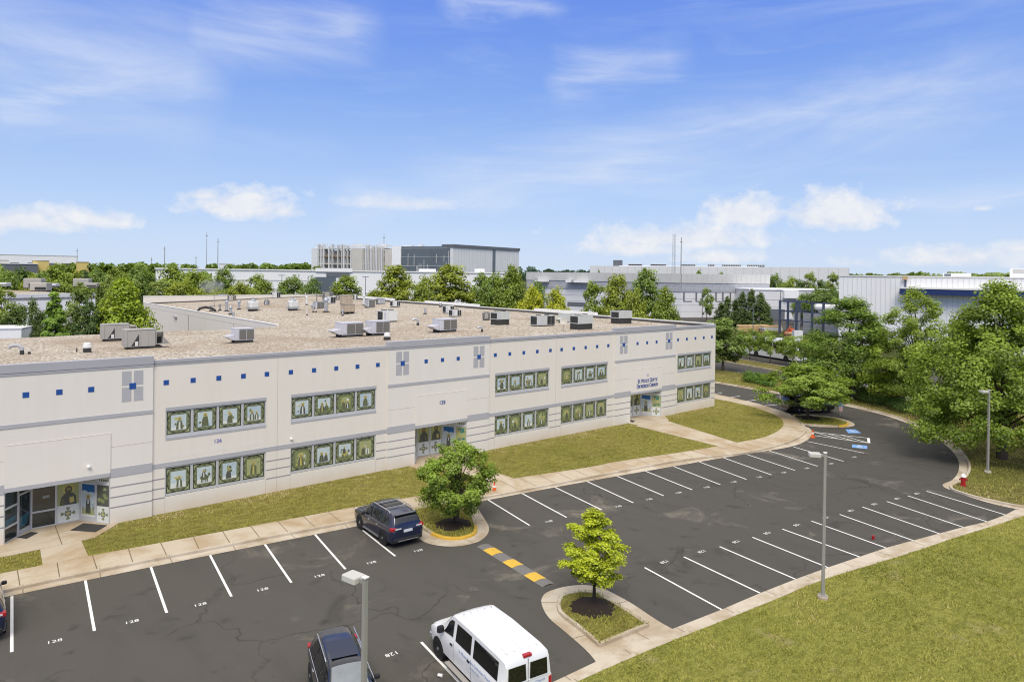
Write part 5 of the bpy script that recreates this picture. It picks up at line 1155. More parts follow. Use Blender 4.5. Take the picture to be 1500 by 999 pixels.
def cone(px, py, label):
    p = GL([(px, py)])[0]; t = thing('traffic_cone', label, 'traffic cone', (p[0], p[1], .012)); b = MB(); b.bbox(-.19, .19, -.19, .19, 0, .04, M['orange'], .02); b.build('base', t)
    b = MB(); b.lathe([(.14, .04), (.035, .70), (.02, .71)], M['orange'], n=16); b.build('cone', t, smooth=35); b = MB(); b.lathe([(.098, .34), (.077, .47)], M['white_cap'], n=16); b.build('reflective_band', t)
cone(1190.5, 641, 'orange traffic cone at the kerb beside the hatched bay'); cone(724, 721, 'orange traffic cone half hidden by the leaves of the round bushy tree')
b = MB(); b.lathe([(.05, 0), (.065, .16), (.07, .16), (.07, .175), (.01, .176)], M['hyd_red'], n=12); o = b.build('paper_cup', smooth=35); p = GL([(1279, 790)])[0]; o.location = (p[0], p[1], .008); o.scale = (1.25, 1.25, 1.2); tag(o, 'small red cup left on the asphalt in the lower stalls', 'cup')
b = MB(); b.lathe([(.05, 0), (.065, .18), (.07, .18), (.01, .181)], M['white_cap'], n=12, M=Matrix.Translation((0, 0, .06)) @ Matrix.Rotation(R(90), 4, 'X')); o = b.build('paper_cup', smooth=35); p = GL([(641.5, 990.6)])[0]; o.location = (p[0], p[1], .008); o.rotation_euler[2] = R(30); tag(o, 'crushed white cup on the asphalt beside the van', 'cup')
# accessible parking signs
M['sign_blue'] = plain('sign_blue', (.20, .42, .72), .5); M['sign_pink'] = plain('sign_pale_red', (.66, .42, .42), .5)
p = GL([(1226, 607)], .12)[0]; t = thing('parking_sign', 'blue accessible parking sign on a post at the tip of the far island', 'sign', (p[0]+.2, p[1]-.3, .12), R(-48))
b = MB(); b.tube([(0, 0, -.1), (0, 0, 2.3)], .03, M['galv'], 6); b.build('post', t)
b = MB(); b.box(-.17, .17, -.045, -.03, 1.72, 2.3, M['white_cap']); b.build('upper_plate', t); b = MB(); b.box(-.23, .23, -.045, -.03, .86, 1.70, M['sign_blue'])
for k in range(8): a0, a1 = 2.6+k*.55, 2.6+(k+1)*.55; b.poly([(.03+.12*math.cos(a0), -.048, 1.14+.12*math.sin(a0)), (.03+.12*math.cos(a1), -.048, 1.14+.12*math.sin(a1)), (.03+.09*math.cos(a1), -.048, 1.14+.09*math.sin(a1)), (.03+.09*math.cos(a0), -.048, 1.14+.09*math.sin(a0))], M['white_cap'])
b.box(-.03, .0, -.05, -.0455, 1.2, 1.4, M['white_cap']); b.box(-.0, .12, -.05, -.0455, 1.2, 1.225, M['white_cap']); b.box(-.05, .02, -.05, -.0455, 1.44, 1.51, M['white_cap']); b.build('blue_plate', t); b = MB(); b.box(-.17, .17, -.045, -.03, .36, .84, M['sign_pink']); b.build('lower_plate', t)
p = GL([(1143, 607)], .14)[0]; t = thing('parking_sign', 'sign post seen edge on at the left end of the far island', 'sign', (p[0], p[1], .14), R(42)); b = MB(); b.tube([(0, 0, -.1), (0, 0, 2.3)], .03, M['galv'], 6); b.build('post', t); b = MB(); b.box(-.16, .16, .035, .05, 1.6, 2.25, M['white_cap']); b.build('upper_plate', t)
# speed bump: one rounded strip with painted blocks
a, c = Vector(GL([(703, 796)])[0]+(0,)), Vector(GL([(812, 862)])[0]+(0,)); L = (c-a).length; t = thing('speed_bump', 'dark asphalt speed bump with three yellow blocks between the two islands', 'speed bump', ((a.x+c.x)/2, (a.y+c.y)/2, 0), math.atan2(c.y-a.y, c.x-a.x))
def hump(x0, x1, m, up, name):
    b = MB(); n = 9; w = .36
    for i in range(n):
        y0, y1 = -w+2*w*i/n, -w+2*w*(i+1)/n; f = lambda y: .003+up+.042*math.cos(y/w*math.pi/2)**1.3
        b.poly([(x0, y0, f(y0)), (x1, y0, f(y0)), (x1, y1, f(y1)), (x0, y1, f(y1))], m)
    b.build(name, t, smooth=60)
hump(-L/2+.25, L/2-.45, M['bump'], 0., 'strip')
for px, py in ((725, 807), (752, 825), (783, 845)):
    q = Vector(GL([(px, py)])[0]+(0,)); u = (q-(a+c)/2).dot((c-a).normalized()); hump(u-.42, u+.42, M['yellow_paint'], .006, 'painted_block')
# ================================================================== TREES, SHRUBS
def leaf_mesh(name, centers, radii, n_leaf, size, rng, axis=None, flat=.75, inner=.35, droop=0., mat='leaf'):
    # many small leaf blades gathered in clumps; 'tint' runs dark (inside, below) to light (outside, above)
    C = np.asarray(centers, float); Rr = np.asarray(radii, float); k = len(C)
    w = Rr**2; w /= w.sum(); idx = rng.choice(k, n_leaf, p=w)
    d = rng.normal(size=(n_leaf, 3)); d /= np.linalg.norm(d, axis=1)[:, None]
    rad = rng.random(n_leaf)**(1/ (2.2-inner))
    off = d*(rad*Rr[idx])[:, None]; off[:, 2] *= flat; off[:, 2] -= droop*rad*rad*Rr[idx]
    P = C[idx]+off
    lo, hi = C.min(0)-Rr.max()*.6, C.max(0)+Rr.max()*.6
    ax = np.array([C[:, 0].mean(), C[:, 1].mean()])
    out = np.column_stack([P[:, :2]-ax, (P[:, 2]-lo[2])*.6-(hi[2]-lo[2])*.15]); out /= np.linalg.norm(out, axis=1)[:, None]+1e-6
    nrm = d*.55+out*.75+rng.normal(size=(n_leaf, 3))*.55+np.array([0, 0, .45]); nrm /= np.linalg.norm(nrm, axis=1)[:, None]
    ref = rng.normal(size=(n_leaf, 3)); t = np.cross(nrm, ref); t /= np.linalg.norm(t, axis=1)[:, None]+1e-6; s = np.cross(nrm, t)
    L = size*(.65+.7*rng.random(n_leaf))[:, None]
    v = np.empty((n_leaf, 4, 3)); v[:, 0] = P-t*L*.5; v[:, 1] = P+s*L*.36+nrm*L*.06; v[:, 2] = P+t*L*.5; v[:, 3] = P-s*L*.36+nrm*L*.06
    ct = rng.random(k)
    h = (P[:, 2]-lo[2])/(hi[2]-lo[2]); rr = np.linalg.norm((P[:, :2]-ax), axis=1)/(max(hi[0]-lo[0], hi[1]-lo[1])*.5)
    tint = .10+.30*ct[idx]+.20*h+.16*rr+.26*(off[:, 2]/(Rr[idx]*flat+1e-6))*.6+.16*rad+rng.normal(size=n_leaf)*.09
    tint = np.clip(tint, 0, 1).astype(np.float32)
    me = bpy.data.meshes.new(name); me.vertices.add(n_leaf*4); me.vertices.foreach_set('co', v.reshape(-1).astype(np.float32))
    me.loops.add(n_leaf*4); me.polygons.add(n_leaf); me.loops.foreach_set('vertex_index', np.arange(n_leaf*4, dtype=np.int32)); me.polygons.foreach_set('loop_start', np.arange(0, n_leaf*4, 4, dtype=np.int32))
    a = me.attributes.new('tint', 'FLOAT', 'FACE'); a.data.foreach_set('value', tint)
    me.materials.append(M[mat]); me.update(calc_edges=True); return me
def shaped(rng, n, H0, H1, prof, Rm, rs, hollow=.55, squash=1.):
    # clump centres through a crown volume; prof(h) is the relative radius at relative height h
    C = []; S = []
    while len(C) < n:
        h = rng.random(); r = prof(h); r = .1 if isinstance(r, complex) else r
        if rng.random() > r*.85+.15: continue
        q = (hollow+(1-hollow)*rng.random()**.6) if rng.random() < .8 else rng.random()*hollow; a = rng.random()*2*math.pi
        lob = 1+.16*math.sin(3*a+5*h)+.10*math.sin(5*a-7*h)
        C.append((Rm*r*q*lob*math.cos(a), Rm*r*q*lob*math.sin(a)*squash, H0+(H1-H0)*h)); S.append(rs*(.6+.8*rng.random()))
    return C, S
def limbs(b, rng, trunk_h, r0, C, n, m='bark', lean=0., stems=1, spread=.35, tip=.02):
    C = np.asarray(C); top = C[:, 2].max()
    for s_ in range(stems):
        a = 2*math.pi*s_/max(1, stems)+.6; ox, oy = (spread*math.cos(a), spread*math.sin(a)) if stems > 1 else (0, 0)
        hh = top*.86; pts = [(ox*.35*k/1., oy*.35*k/1., 0) if False else (ox*(.3+k*.5)+lean*k*k*.3+rng.normal()*.03*k, oy*(.3+k*.5)+rng.normal()*.03*k, hh*k/5-.12*(k == 0)) for k in range(6)]
        b.tube(pts, [r0*1.35, r0*1.0, r0*.82, r0*.6, r0*.38, r0*.15], M[m], 8)
        for _ in range(n):
            e = C[rng.integers(len(C))]; z0 = max(trunk_h*.75, min(hh*.8, e[2]*.62)); f = z0/hh*5; i = min(4, int(f)); q = f-i
            p0 = Vector(pts[i]).lerp(Vector(pts[i+1]), q); mid = p0.lerp(Vector(e), .5)+Vector((0, 0, .06*top)); rr = r0*(.42-.28*z0/hh)
            b.tube([p0, mid, p0.lerp(Vector(e), .96)], [rr, rr*.6, tip], M[m], 5, False)
class Kind: pass
KINDS = {}
def kind(key, seed, H, Rm, prof, base, n_cl, rs, n_leaf, leaf, trunk_r, nl, mat='leaf', flat=.72, stems=1, spread=.35, hollow=.55, droop=0., bark='bark'):
    rng = np.random.default_rng(seed); C, S = shaped(rng, n_cl, base, H-rs*.5, prof, Rm-rs*.5, rs, hollow)
    k = Kind(); k.crown = leaf_mesh('crown', C, S, n_leaf, leaf, rng, flat=flat, droop=droop, mat=mat); b = MB(); limbs(b, rng, base, trunk_r, C, nl, bark, stems=stems, spread=spread)
    o = b.build('trunk', smooth=50); k.trunk = o.data; bpy.data.objects.remove(o); k.H = H; k.R = Rm; KINDS[key] = k
def tree(key, label, x, y, h, r, col=(1, 1, 1), rz=0., group=None, name='tree', z=0., cat='tree'):
    k = KINDS[key]; t = thing(name, label, cat, (x, y, z), rz, group); t.scale = (r/k.R, r/k.R, h/k.H)
    for nm, me in (('trunk', k.trunk), ('crown', k.crown)):
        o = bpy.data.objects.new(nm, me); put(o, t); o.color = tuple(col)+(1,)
    return t
dome = lambda h: math.sqrt(max(0., 1-h**2.2))*(.55+.45*min(1., h*4+.25)) if h < 1 else 0
oval = lambda h: max(.08, max(0., math.sin(math.pi*min(1, max(0, h*.86+.10))))**.75)
conic = lambda h: max(.06, max(0., 1-h)**.75*min(1, .6+h*4))
vase = lambda h: max(.1, min(1, .35+h*1.4))*math.sqrt(max(0.02, 1-max(0, (h-.45)/.56)**2))
pyram = lambda h: max(.1, (1-h)**.62)*min(1., .55+3*h)

kind('round', 3, 11., 4.6, oval, 1.6, 95, 1.25, 9000, .42, .20, 14)
kind('tall', 4, 14., 4.4, lambda h: oval(h)*(1.08-.35*h), 1.8, 120, 1.15, 10000, .42, .22, 16)
kind('loose', 5, 13., 4.8, lambda h: oval(h)*(1-.25*h), 2.4, 70, 1.05, 6200, .42, .20, 26, hollow=.4)
kind('dense', 6, 14., 5.6, pyram, 1.4, 150, 1.35, 15000, .40, .26, 14)
kind('evergreen', 7, 10., 2.2, conic, .5, 90, .62, 5200, .30, .16, 10, 'leaf_dark', flat=.9)
kind('cypress', 8, 10., 3.8, lambda h: max(.05, (1-h)**.9), .6, 190, .6, 24000, .34, .16, 26, flat=.35, droop=.35)
kind('dark_open', 9, 10., 3.6, oval, 1.2, 60, .95, 5600, .36, .17, 22, 'leaf_dark', hollow=.45)
kind('far', 10, 10., 4.4, oval, .8, 42, 1.6, 2600, .75, .2, 4)
kind('far_dark', 12, 10., 4.2, dome, .6, 40, 1.6, 2600, .75, .2, 4, 'leaf_dark')
# trees of the foreground, each grown for its own shape
kind('bushy', 21, 4.9, 2.15, lambda h: min(1., .62+1.1*h)*math.sqrt(max(.03, 1-max(0, (h-.38)/.64)**2)), .95, 125, .36, 17000, .125, .055, 26, flat=.8, stems=4, spread=.16, bark='bark')
kind('lime', 22, 5.1, 1.55, lambda h: max(.14, max(0., 1-h**1.6)**.7)*min(1., .66+1.5*h), 1.3, 150, .27, 15000, .10, .06, 34, flat=.6, droop=.3, hollow=.2, bark='bark_dark')
kind('spreading', 23, 5.9, 4.6, lambda h: math.sqrt(max(.03, 1-h**1.8))*min(1, .75+h), 1.8, 150, .72, 20000, .20, .13, 34, flat=.42, droop=.25)
kind('small_street', 24, 5.8, 2.9, lambda h: math.sqrt(max(.03, 1-((h-.35)/.66)**2)), 1.9, 48, .62, 5000, .21, .09, 18)
kind('oak', 25, 14.5, 5.2, lambda h: max(.26, max(0., 1-h**2.2)**.7*min(1, .7+1.6*h)), 1.5, 270, .9, 48000, .22, .26, 20, 'leaf', hollow=.6)
kind('sycamore', 26, 14.5, 6.2, lambda h: max(.12, max(0., math.sin(math.pi*min(1., h*.84+.16)))**.8)*(1-.2*h), 1.6, 150, .85, 30000, .23, .24, 44, hollow=.4)
kind('great', 27, 15., 7.2, lambda h: max(.12, max(0., 1-h**1.35)**.7)*min(1., .78+1.4*h), 1.9, 300, .95, 64000, .215, .30, 26, hollow=.6)

def at(px, py, z=.12): return tuple(G(px, py, z)[:2])
MIDG = (.78, .94, .62); LIME = (1.5, 1.3, .35); YEL = (1.15, 1.12, .50); FRESH = (.98, 1.06, .52); DEEP = (.62, .78, .60)
x, y = at(668, 767); tree('bushy', 'round bushy tree with several thin stems on the yellow kerbed island', x, y, 4.95, 2.45, (.92, 1.08, .50), 0., None, z=.13)
x, y = at(870, 884); tree('lime', 'young lime green tree with ragged tiers on the island behind the van', x, y, 4.3, 1.85, (1.95, 1.85, .42), 1., None, z=.13)
x, y = at(1183, 612); tree('spreading', 'broad spreading tree on the far island shading a black car', x, y, 5.8, 5.3, (.95, 1.12, .5), 2., None, z=.13)
x, y = at(1244, 580); tree('oak', 'dense dark green oval tree left of the three big trees, behind a lamp post', x, y, 12.2, 6.2, (.76, .95, .52), .5, None, z=.12)
x, y = at(1338, 601); tree('sycamore', 'open branched tree with gaps in its crown, middle one of the three big trees', x, y, 13.6, 5.7, (1.04, 1.14, .48), 1.5, None, z=.12)
x, y = at(1467.6, 672); tree('great', 'largest tree of all, filling the right edge above the hydrant and lamp post', x, y, 14.7, 7.4, (.96, 1.1, .48), 2.2, None, z=.12)
tree('sycamore', 'tree showing only its left edge behind the largest tree at the right border', 96, 10, 12.2, 5.5, (.80, .95, .6), .3)
x, y = at(1392, 603); tree('tall', 'green tree closing the gap between the middle big tree and the largest one', x+2, y-2, 10.0, 4.4, (.80, .92, .46), .9)
for i, (px, py, h, r, lab) in enumerate([(1098.4, 527, 5.7, 2.55, 'small round street tree in front of the coach, left one'), (1128.5, 532, 5.9, 2.75, 'small round street tree in front of the middle of the coach'), (1161, 534.5, 5.0, 2.3, 'small street tree in front of the right end of the coach')]):
    x, y = at(px, py); tree('small_street', lab, x, y, h, r, (.95, 1.08, .62), i*1.7, 'street trees in front of the coach', z=.13)
x, y = at(1059, 543); tree('loose', 'soft grey green tree touching the right end wall of the main building', x, y, 8.4, 4.4, (.80, .95, .80), 1.1)
x, y = at(1182, 541); tree('small_street', 'low light green tree between the coach and the dense oval tree', x+1, y+1, 5.6, 3.0, (1.02, 1.15, .62), .4)
# placed by sight line: pixel column, top row, crown width, distance
def by_sight(key, label, px, top, wpx, dist, col, rz=0., group=None, zb=0., name='tree'):
    p = D(px, top, dist); dep = float(np.dot(p-CAM, _f)); r = wpx/FOC*dep/2
    return tree(key, label, p[0], p[1], p[2]-zb, r, col, rz, group, name)
rows = [
 ('tall', 'tree with a rounded top behind the roof, below the glassy part of the tall building', 580, 385, 74, 168, YEL), ('round', 'lower tree peeping between two tall ones behind the tan louvred cabinet', 622, 404, 44, 176, FRESH),
 ('tall', 'broad tree behind the roof under the left corner of the white tower block', 660, 384, 88, 160, YEL), ('loose', 'darker tree tucked beside the broad one, behind the roof', 704, 398, 52, 165, MIDG),
 ('dense', 'tall dark green tree in front of the right end of the white tower block', 748, 384, 78, 152, FRESH), ('round', 'dark tree just left of the bright lime pair', 726, 400, 56, 156, MIDG), ('round', 'small mid green tree behind the bright lime pair', 787, 411, 36, 160, MIDG),
 ('round', 'bright lime tree behind the parapet, left one of the pair', 779, 418, 44, 140, (1.7, 1.5, .35)), ('round', 'bright lime tree behind the parapet, right one of the pair', 815, 421, 44, 138, (1.65, 1.48, .36)),
 ('loose', 'mid green tree right of the lime pair, before the grey building', 872, 410, 56, 128, FRESH), ('tall', 'slender topped tree before the grey building, right of a wide one', 906, 398, 58, 122, YEL),
 ('tall', 'tallest dark tree before the grey building, behind the sage units', 947, 389, 62, 126, MIDG), ('dense', 'full green tree with a low crown just left of the church end corner', 976, 415, 66, 112, FRESH), ('round', 'low green tree in the gap behind the sage unit at the church end', 930, 425, 46, 112, YEL),
 ('round', 'grey green tree at the left of the dark glass entrance far behind', 430, 404, 56, 205, MIDG), ('round', 'round dark tree in front of the dark glass entrance far behind', 458, 405, 36, 190, DEEP), ('tall', 'tree at the right side of the dark glass entrance far behind', 508, 401, 60, 195, FRESH),
 ('round', 'green tree below the left part of the long white building', 378, 402, 52, 210, FRESH), ('round', 'low green tree right behind the back parapet near a twin lamp', 548, 424, 34, 170, YEL), ('round', 'fresh green tree rising behind the pipe cluster', 352, 412, 46, 190, YEL),
 ('tall', 'dark pointed tree in front of the long white building, left part', 329, 391, 44, 215, MIDG), ('round', 'bright green tree left of the dark pointed one', 286, 396, 66, 205, FRESH), ('round', 'wide rounded tree above the corner of the rear wing', 255, 388, 62, 225, FRESH),
 ('round', 'yellowish green tree directly above the corner of the rear wing', 268, 412, 66, 175, YEL), ('loose', 'pale grey green tree behind the left end of the rear wing', 238, 408, 54, 180, (1.0, 1.05, .95)), ('round', 'yellow green bush like tree at the steaming pipe', 310, 418, 50, 175, YEL),
 ('dense', 'big sunny green tree left of the rear wing wall', 184, 402, 104, 112, (1.25, 1.35, .36)), ('cypress', 'feathery light green conifer in front of the dark trees at the left', 80, 424, 74, 103, (.95, 1.25, .62)),
 ('dark_open', 'dark green pine beside the feathery conifer, on its left', 46, 435, 44, 108, (1.0, 1.1, .9)), ('dark_open', 'dark low tree at the foot of the left trees, right of the white shed', 60, 455, 50, 125, (.8, .95, .8)), ('dark_open', 'dark low tree behind the gravel roof between shed and conifer', 32, 447, 50, 122, (.9, 1.0, .8)), ('loose', 'olive tree with a pale top between the feathery conifer and the sunny tree', 117, 413, 62, 118, (.78, .86, .66)), ('dark_open', 'dark tree beneath the olive one, right of the feathery conifer', 128, 436, 56, 112, (.8, .95, .8)),
 ('loose', 'leafy tree cut by the left picture edge', 2, 416, 70, 124, FRESH), ('dark_open', 'dark undergrowth tree behind the white shed', 20, 452, 58, 112, (.9, 1.0, .8)), ('dark_open', 'dark tree filling the gap beside the sunny tree, near the taupe air handlers', 150, 442, 44, 116, (.8, .95, .8)),
 ('round', 'round green tree behind the beige roofed building on the left', 83, 388, 58, 230, FRESH), ('dark_open', 'dark bush like tree right of the beige roofed building', 125, 395, 26, 220, DEEP), ('round', 'mid green tree right of the dark bush like one', 141, 391, 34, 232, MIDG),
 ('round', 'pale grey green willow like tree near the middle of the left skyline', 163, 404, 42, 205, (1.0, 1.05, .9)), ('round', 'round tree on the skyline above the sunny tree', 205, 388, 50, 250, MIDG), ('far_dark', 'dark tree below the yellow building on the left', 32, 390, 46, 250, MIDG), ('round', 'yellow green tree in front of the beige rooftop boxes', 48, 403, 40, 222, YEL), ('round', 'green tree at the far left behind the beige roof', 10, 395, 50, 235, MIDG), ('round', 'yellow green tree between two darker ones on the left skyline', 112, 396, 36, 235, YEL), ('round', 'green tree above the pale willow like tree', 173, 389, 40, 245, FRESH),
 ('loose', 'slim light tree in front of the grey building, right of the two white cars', 1036, 420, 24, 235, (.9, 1.02, .75)),
 ('round', 'round tree in the shade behind the steel frame, left of the white warehouse', 1200, 421, 58, 225, DEEP), ('round', 'green tree between the steel frame and the grey building', 1176, 430, 32, 235, MIDG), ('round', 'dark tree behind the steel frame, touching the white warehouse', 1221, 420, 36, 240, DEEP),
 ('round', 'green tree at the left of the wood behind the grey building end', 1136, 401, 32, 310, MIDG), ('round', 'light green rounded tree in the wood behind the grey building end', 1160, 405, 34, 305, (1.15, 1.2, .7)), ('loose', 'airy tree rising highest in the wood behind the grey building end', 1186, 397, 30, 310, FRESH), ('loose', 'open tree at the right of the wood, by the white warehouse corner', 1219, 398, 30, 310, (1., 1.05, .8)), ('far_dark', 'dark low tree in the wood between the light rounded one and the airy one', 1172, 409, 30, 300, MIDG), ('far_dark', 'dark low tree in the wood behind the steel frame', 1202, 409, 34, 300, MIDG),
 ('far', 'small tree on the roof line of the grey building, left of the mast', 877, 393, 7, 330, MIDG), ('far', 'tree tops over the grey building roof right of the tall mast', 1022, 394, 18, 330, MIDG), ('far', 'tree top over the grey building roof near its right end', 1057, 397, 20, 330, MIDG), ('far', 'lone tree top showing over the roof at the left of the mast', 936, 396, 9, 330, MIDG)]
for i, (k_, lab, px, top, w_, dist, col) in enumerate(rows): by_sight(k_, lab, px, top, w_, dist, col, i*1.37, 'trees beyond the main building')
eg = [(1057, 441, 26, 212), (1066, 431, 20, 210), (1078, 436, 20, 214), (1088, 424, 22, 212), (1101, 420, 26, 210), (1114, 425, 26, 208), (1122, 440, 22, 212)]
el_ = ['first evergreen from the left in the row before the grey building', 'second evergreen from the left in the row, narrow topped', 'shorter third evergreen from the left in the row', 'fourth evergreen from the left, in the middle of the row', 'tallest evergreen of the row before the grey building', 'broad evergreen right of the tallest one', 'last low evergreen at the right end of the row']
for i, ((px, top, w_, dist), lab) in enumerate(zip(eg, el_)): by_sight('evergreen', lab, px, top, w_*1.15, dist, (1., 1.1, .9), i*.9, 'evergreens before the grey building')
# woods so far off that they read as one mass: ragged band of crowns
def wood(name, spans, seed, col, mat='leaf', leaf=1.5):
    rng = np.random.default_rng(seed); C = []; S = []
    for px0, px1, top0, top1, dist, stepm, zb in spans:
        n = max(3, int(abs(px1-px0)/FOC*dist/stepm))
        for i in range(n):
            f = (i+rng.random())/n; px = px0+(px1-px0)*f; dd = dist*(1+.06*rng.normal()); p = D(px, top0+(top1-top0)*f+rng.normal()*1.1, dd); r = dist*.0075*(.7+.6*rng.random())
            z = p[2]-r*.6
            while z > zb: C.append((p[0]+rng.normal()*r*.5, p[1]+rng.normal()*r*.5, z)); S.append(r); z -= r*1.2; r *= 1.05
    me = leaf_mesh(name, C, S, min(60000, 170*len(C)), leaf, rng, inner=.1, mat=mat); o = bpy.data.objects.new(name, me); put(o); o.color = tuple(col)+(1,); tag(o, kind='stuff'); return o
wood('distant_wood', [(-60, 240, 387, 387, 420, 5, 0), (200, 470, 387, 388, 430, 5, 0), (-60, 230, 399, 403, 300, 5, 2), (230, 300, 395, 400, 300, 5, 2), (340, 470, 388, 388, 520, 5, 6)], 31, (.80, .95, .78), leaf=1.6)
wood('distant_wood', [(1220, 1350, 403, 401, 900, 8, 6), (1330, 1480, 400, 402, 700, 7, 6), (1400, 1520, 402, 402, 600, 7, 6)], 32, (.85, .95, .95), leaf=2.6)
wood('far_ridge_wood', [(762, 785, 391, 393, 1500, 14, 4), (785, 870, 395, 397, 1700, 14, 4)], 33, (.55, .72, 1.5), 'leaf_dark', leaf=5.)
# shrubs and hedge
def shrub(label, x, y, r, h, col, group, seed, z=.1):
    rng = np.random.default_rng(seed); C, S = shaped(rng, 26, r*.2, h-r*.25, lambda q: math.sqrt(max(.05, 1-q*q*.9)), r*.8, r*.36, .5)
    t = thing('shrub', label, 'shrub', (x, y, z), 0, group); o = bpy.data.objects.new('crown', leaf_mesh('crown', C, S, 2600, .12, rng, mat='leaf')); put(o, t); o.color = tuple(col)+(1,); b = MB(); b.tube([(0, 0, -.1), (.02, 0, h*.5), (.05, .03, h*.7)], [.05, .035, .02], M['bark'], 6); b.build('stem', t)
for i, (px, py, r, lab) in enumerate([(1097, 559, 1.15, 'clipped round shrub, left one of three on the grass strip'), (1111, 562, 1.15, 'clipped round shrub, middle one of three on the grass strip'), (1126, 565.5, 1.15, 'clipped round shrub, right one of three on the grass strip')]):
    x, y = at(px, py); shrub(lab, x, y, r*1.15, 1.75, (.55, .85, .42), 'clipped shrubs on the grass strip', 40+i)
hp = [(1262, 588), (1285, 594), (1308, 600), (1330, 607), (1352, 616), (1374, 626)]
for i, (px, py) in enumerate(hp):
    x, y = at(px, py); shrub(['hedge shrub at the left end of the dark hedge below the red car', 'second shrub of the dark hedge from the left', 'third shrub of the dark hedge, right below the red car', 'fourth shrub of the dark hedge from the left', 'fifth shrub of the dark hedge, under the middle big tree', 'last shrub of the dark hedge, close to the largest tree'][i], x+1.2, y+.3, 1.9, 1.5, (.52, .72, .5), 'hedge shrubs behind the verge', 60+i)
# mulch rings round the young trees
for px, py, r, lab in ((664, 768, 1.05, 'dark bark mulch round the foot of the bushy tree'), (868, 889, 1.0, 'dark bark mulch round the foot of the lime green tree'), (1183, 612, 1.3, 'dark mulch round the foot of the spreading tree')):
    x, y = at(px, py); rng = random.Random(int(px)); b = MB(); n = 26; ring = [(r*(1+.12*rng.uniform(-1, 1))*math.cos(2*math.pi*i/n), r*(1+.12*rng.uniform(-1, 1))*math.sin(2*math.pi*i/n)) for i in range(n)]
    vs = [(0, 0, .16)]+[(a*.55, c*.55, .12) for a, c in ring]+[(a, c, .004) for a, c in ring]; b.mesh(vs, [(0, 1+i, 1+(i+1) % n) for i in range(n)]+[(1+i, 1+n+i, 1+n+(i+1) % n, 1+(i+1) % n) for i in range(n)], M['mulch'])
    o = b.build('mulch_mound', smooth=80); o.location = (x, y, .135); tag(o, lab, 'mulch')

# ---- blades of grass on the lawns near the camera: too many to count, one sheet of tufts
def leaf_grass():
    t = NT('grass_blade'); at_ = t.n('ShaderNodeAttribute', attribute_name='tint')
    x = t.ramp(at_.outputs['Fac'], [(0., (.13, .145, .03)), (.3, (.30, .315, .065)), (.7, (.47, .44, .115)), (1., (.64, .52, .27))])
    d = t.n('ShaderNodeBsdfDiffuse'); t.l(x, d.inputs[0]); tr = t.n('ShaderNodeBsdfTranslucent'); t.l(x, tr.inputs[0]); ms = t.n('ShaderNodeMixShader'); ms.inputs[0].default_value = .3
    t.l(d.outputs[0], ms.inputs[1]); t.l(tr.outputs[0], ms.inputs[2]); t.l(ms.outputs[0], t.out.inputs[0]); return t.m
M['blade'] = leaf_grass()
def inside(P, poly):
    x, y = P[:, 0], P[:, 1]; c = np.zeros(len(P), bool); n = len(poly)
    for i in range(n):
        x0, y0 = poly[i]; x1, y1 = poly[(i+1) % n]
        if y0 == y1: continue
        c ^= ((y0 > y) != (y1 > y)) & (x < (x1-x0)*(y-y0)/(y1-y0)+x0)
    return c
def lattice_noise(P, s, seed):
    r = np.random.default_rng(seed); g = r.random((64, 64)); q = P*s; i = np.floor(q).astype(int); f = q-i; f = f*f*(3-2*f); a = lambda dx, dy: g[(i[:, 0]+dx) % 64, (i[:, 1]+dy) % 64]
    return (a(0,0)*(1-f[:,0])+a(1,0)*f[:,0])*(1-f[:,1])+(a(0,1)*(1-f[:,0])+a(1,1)*f[:,0])*f[:,1]
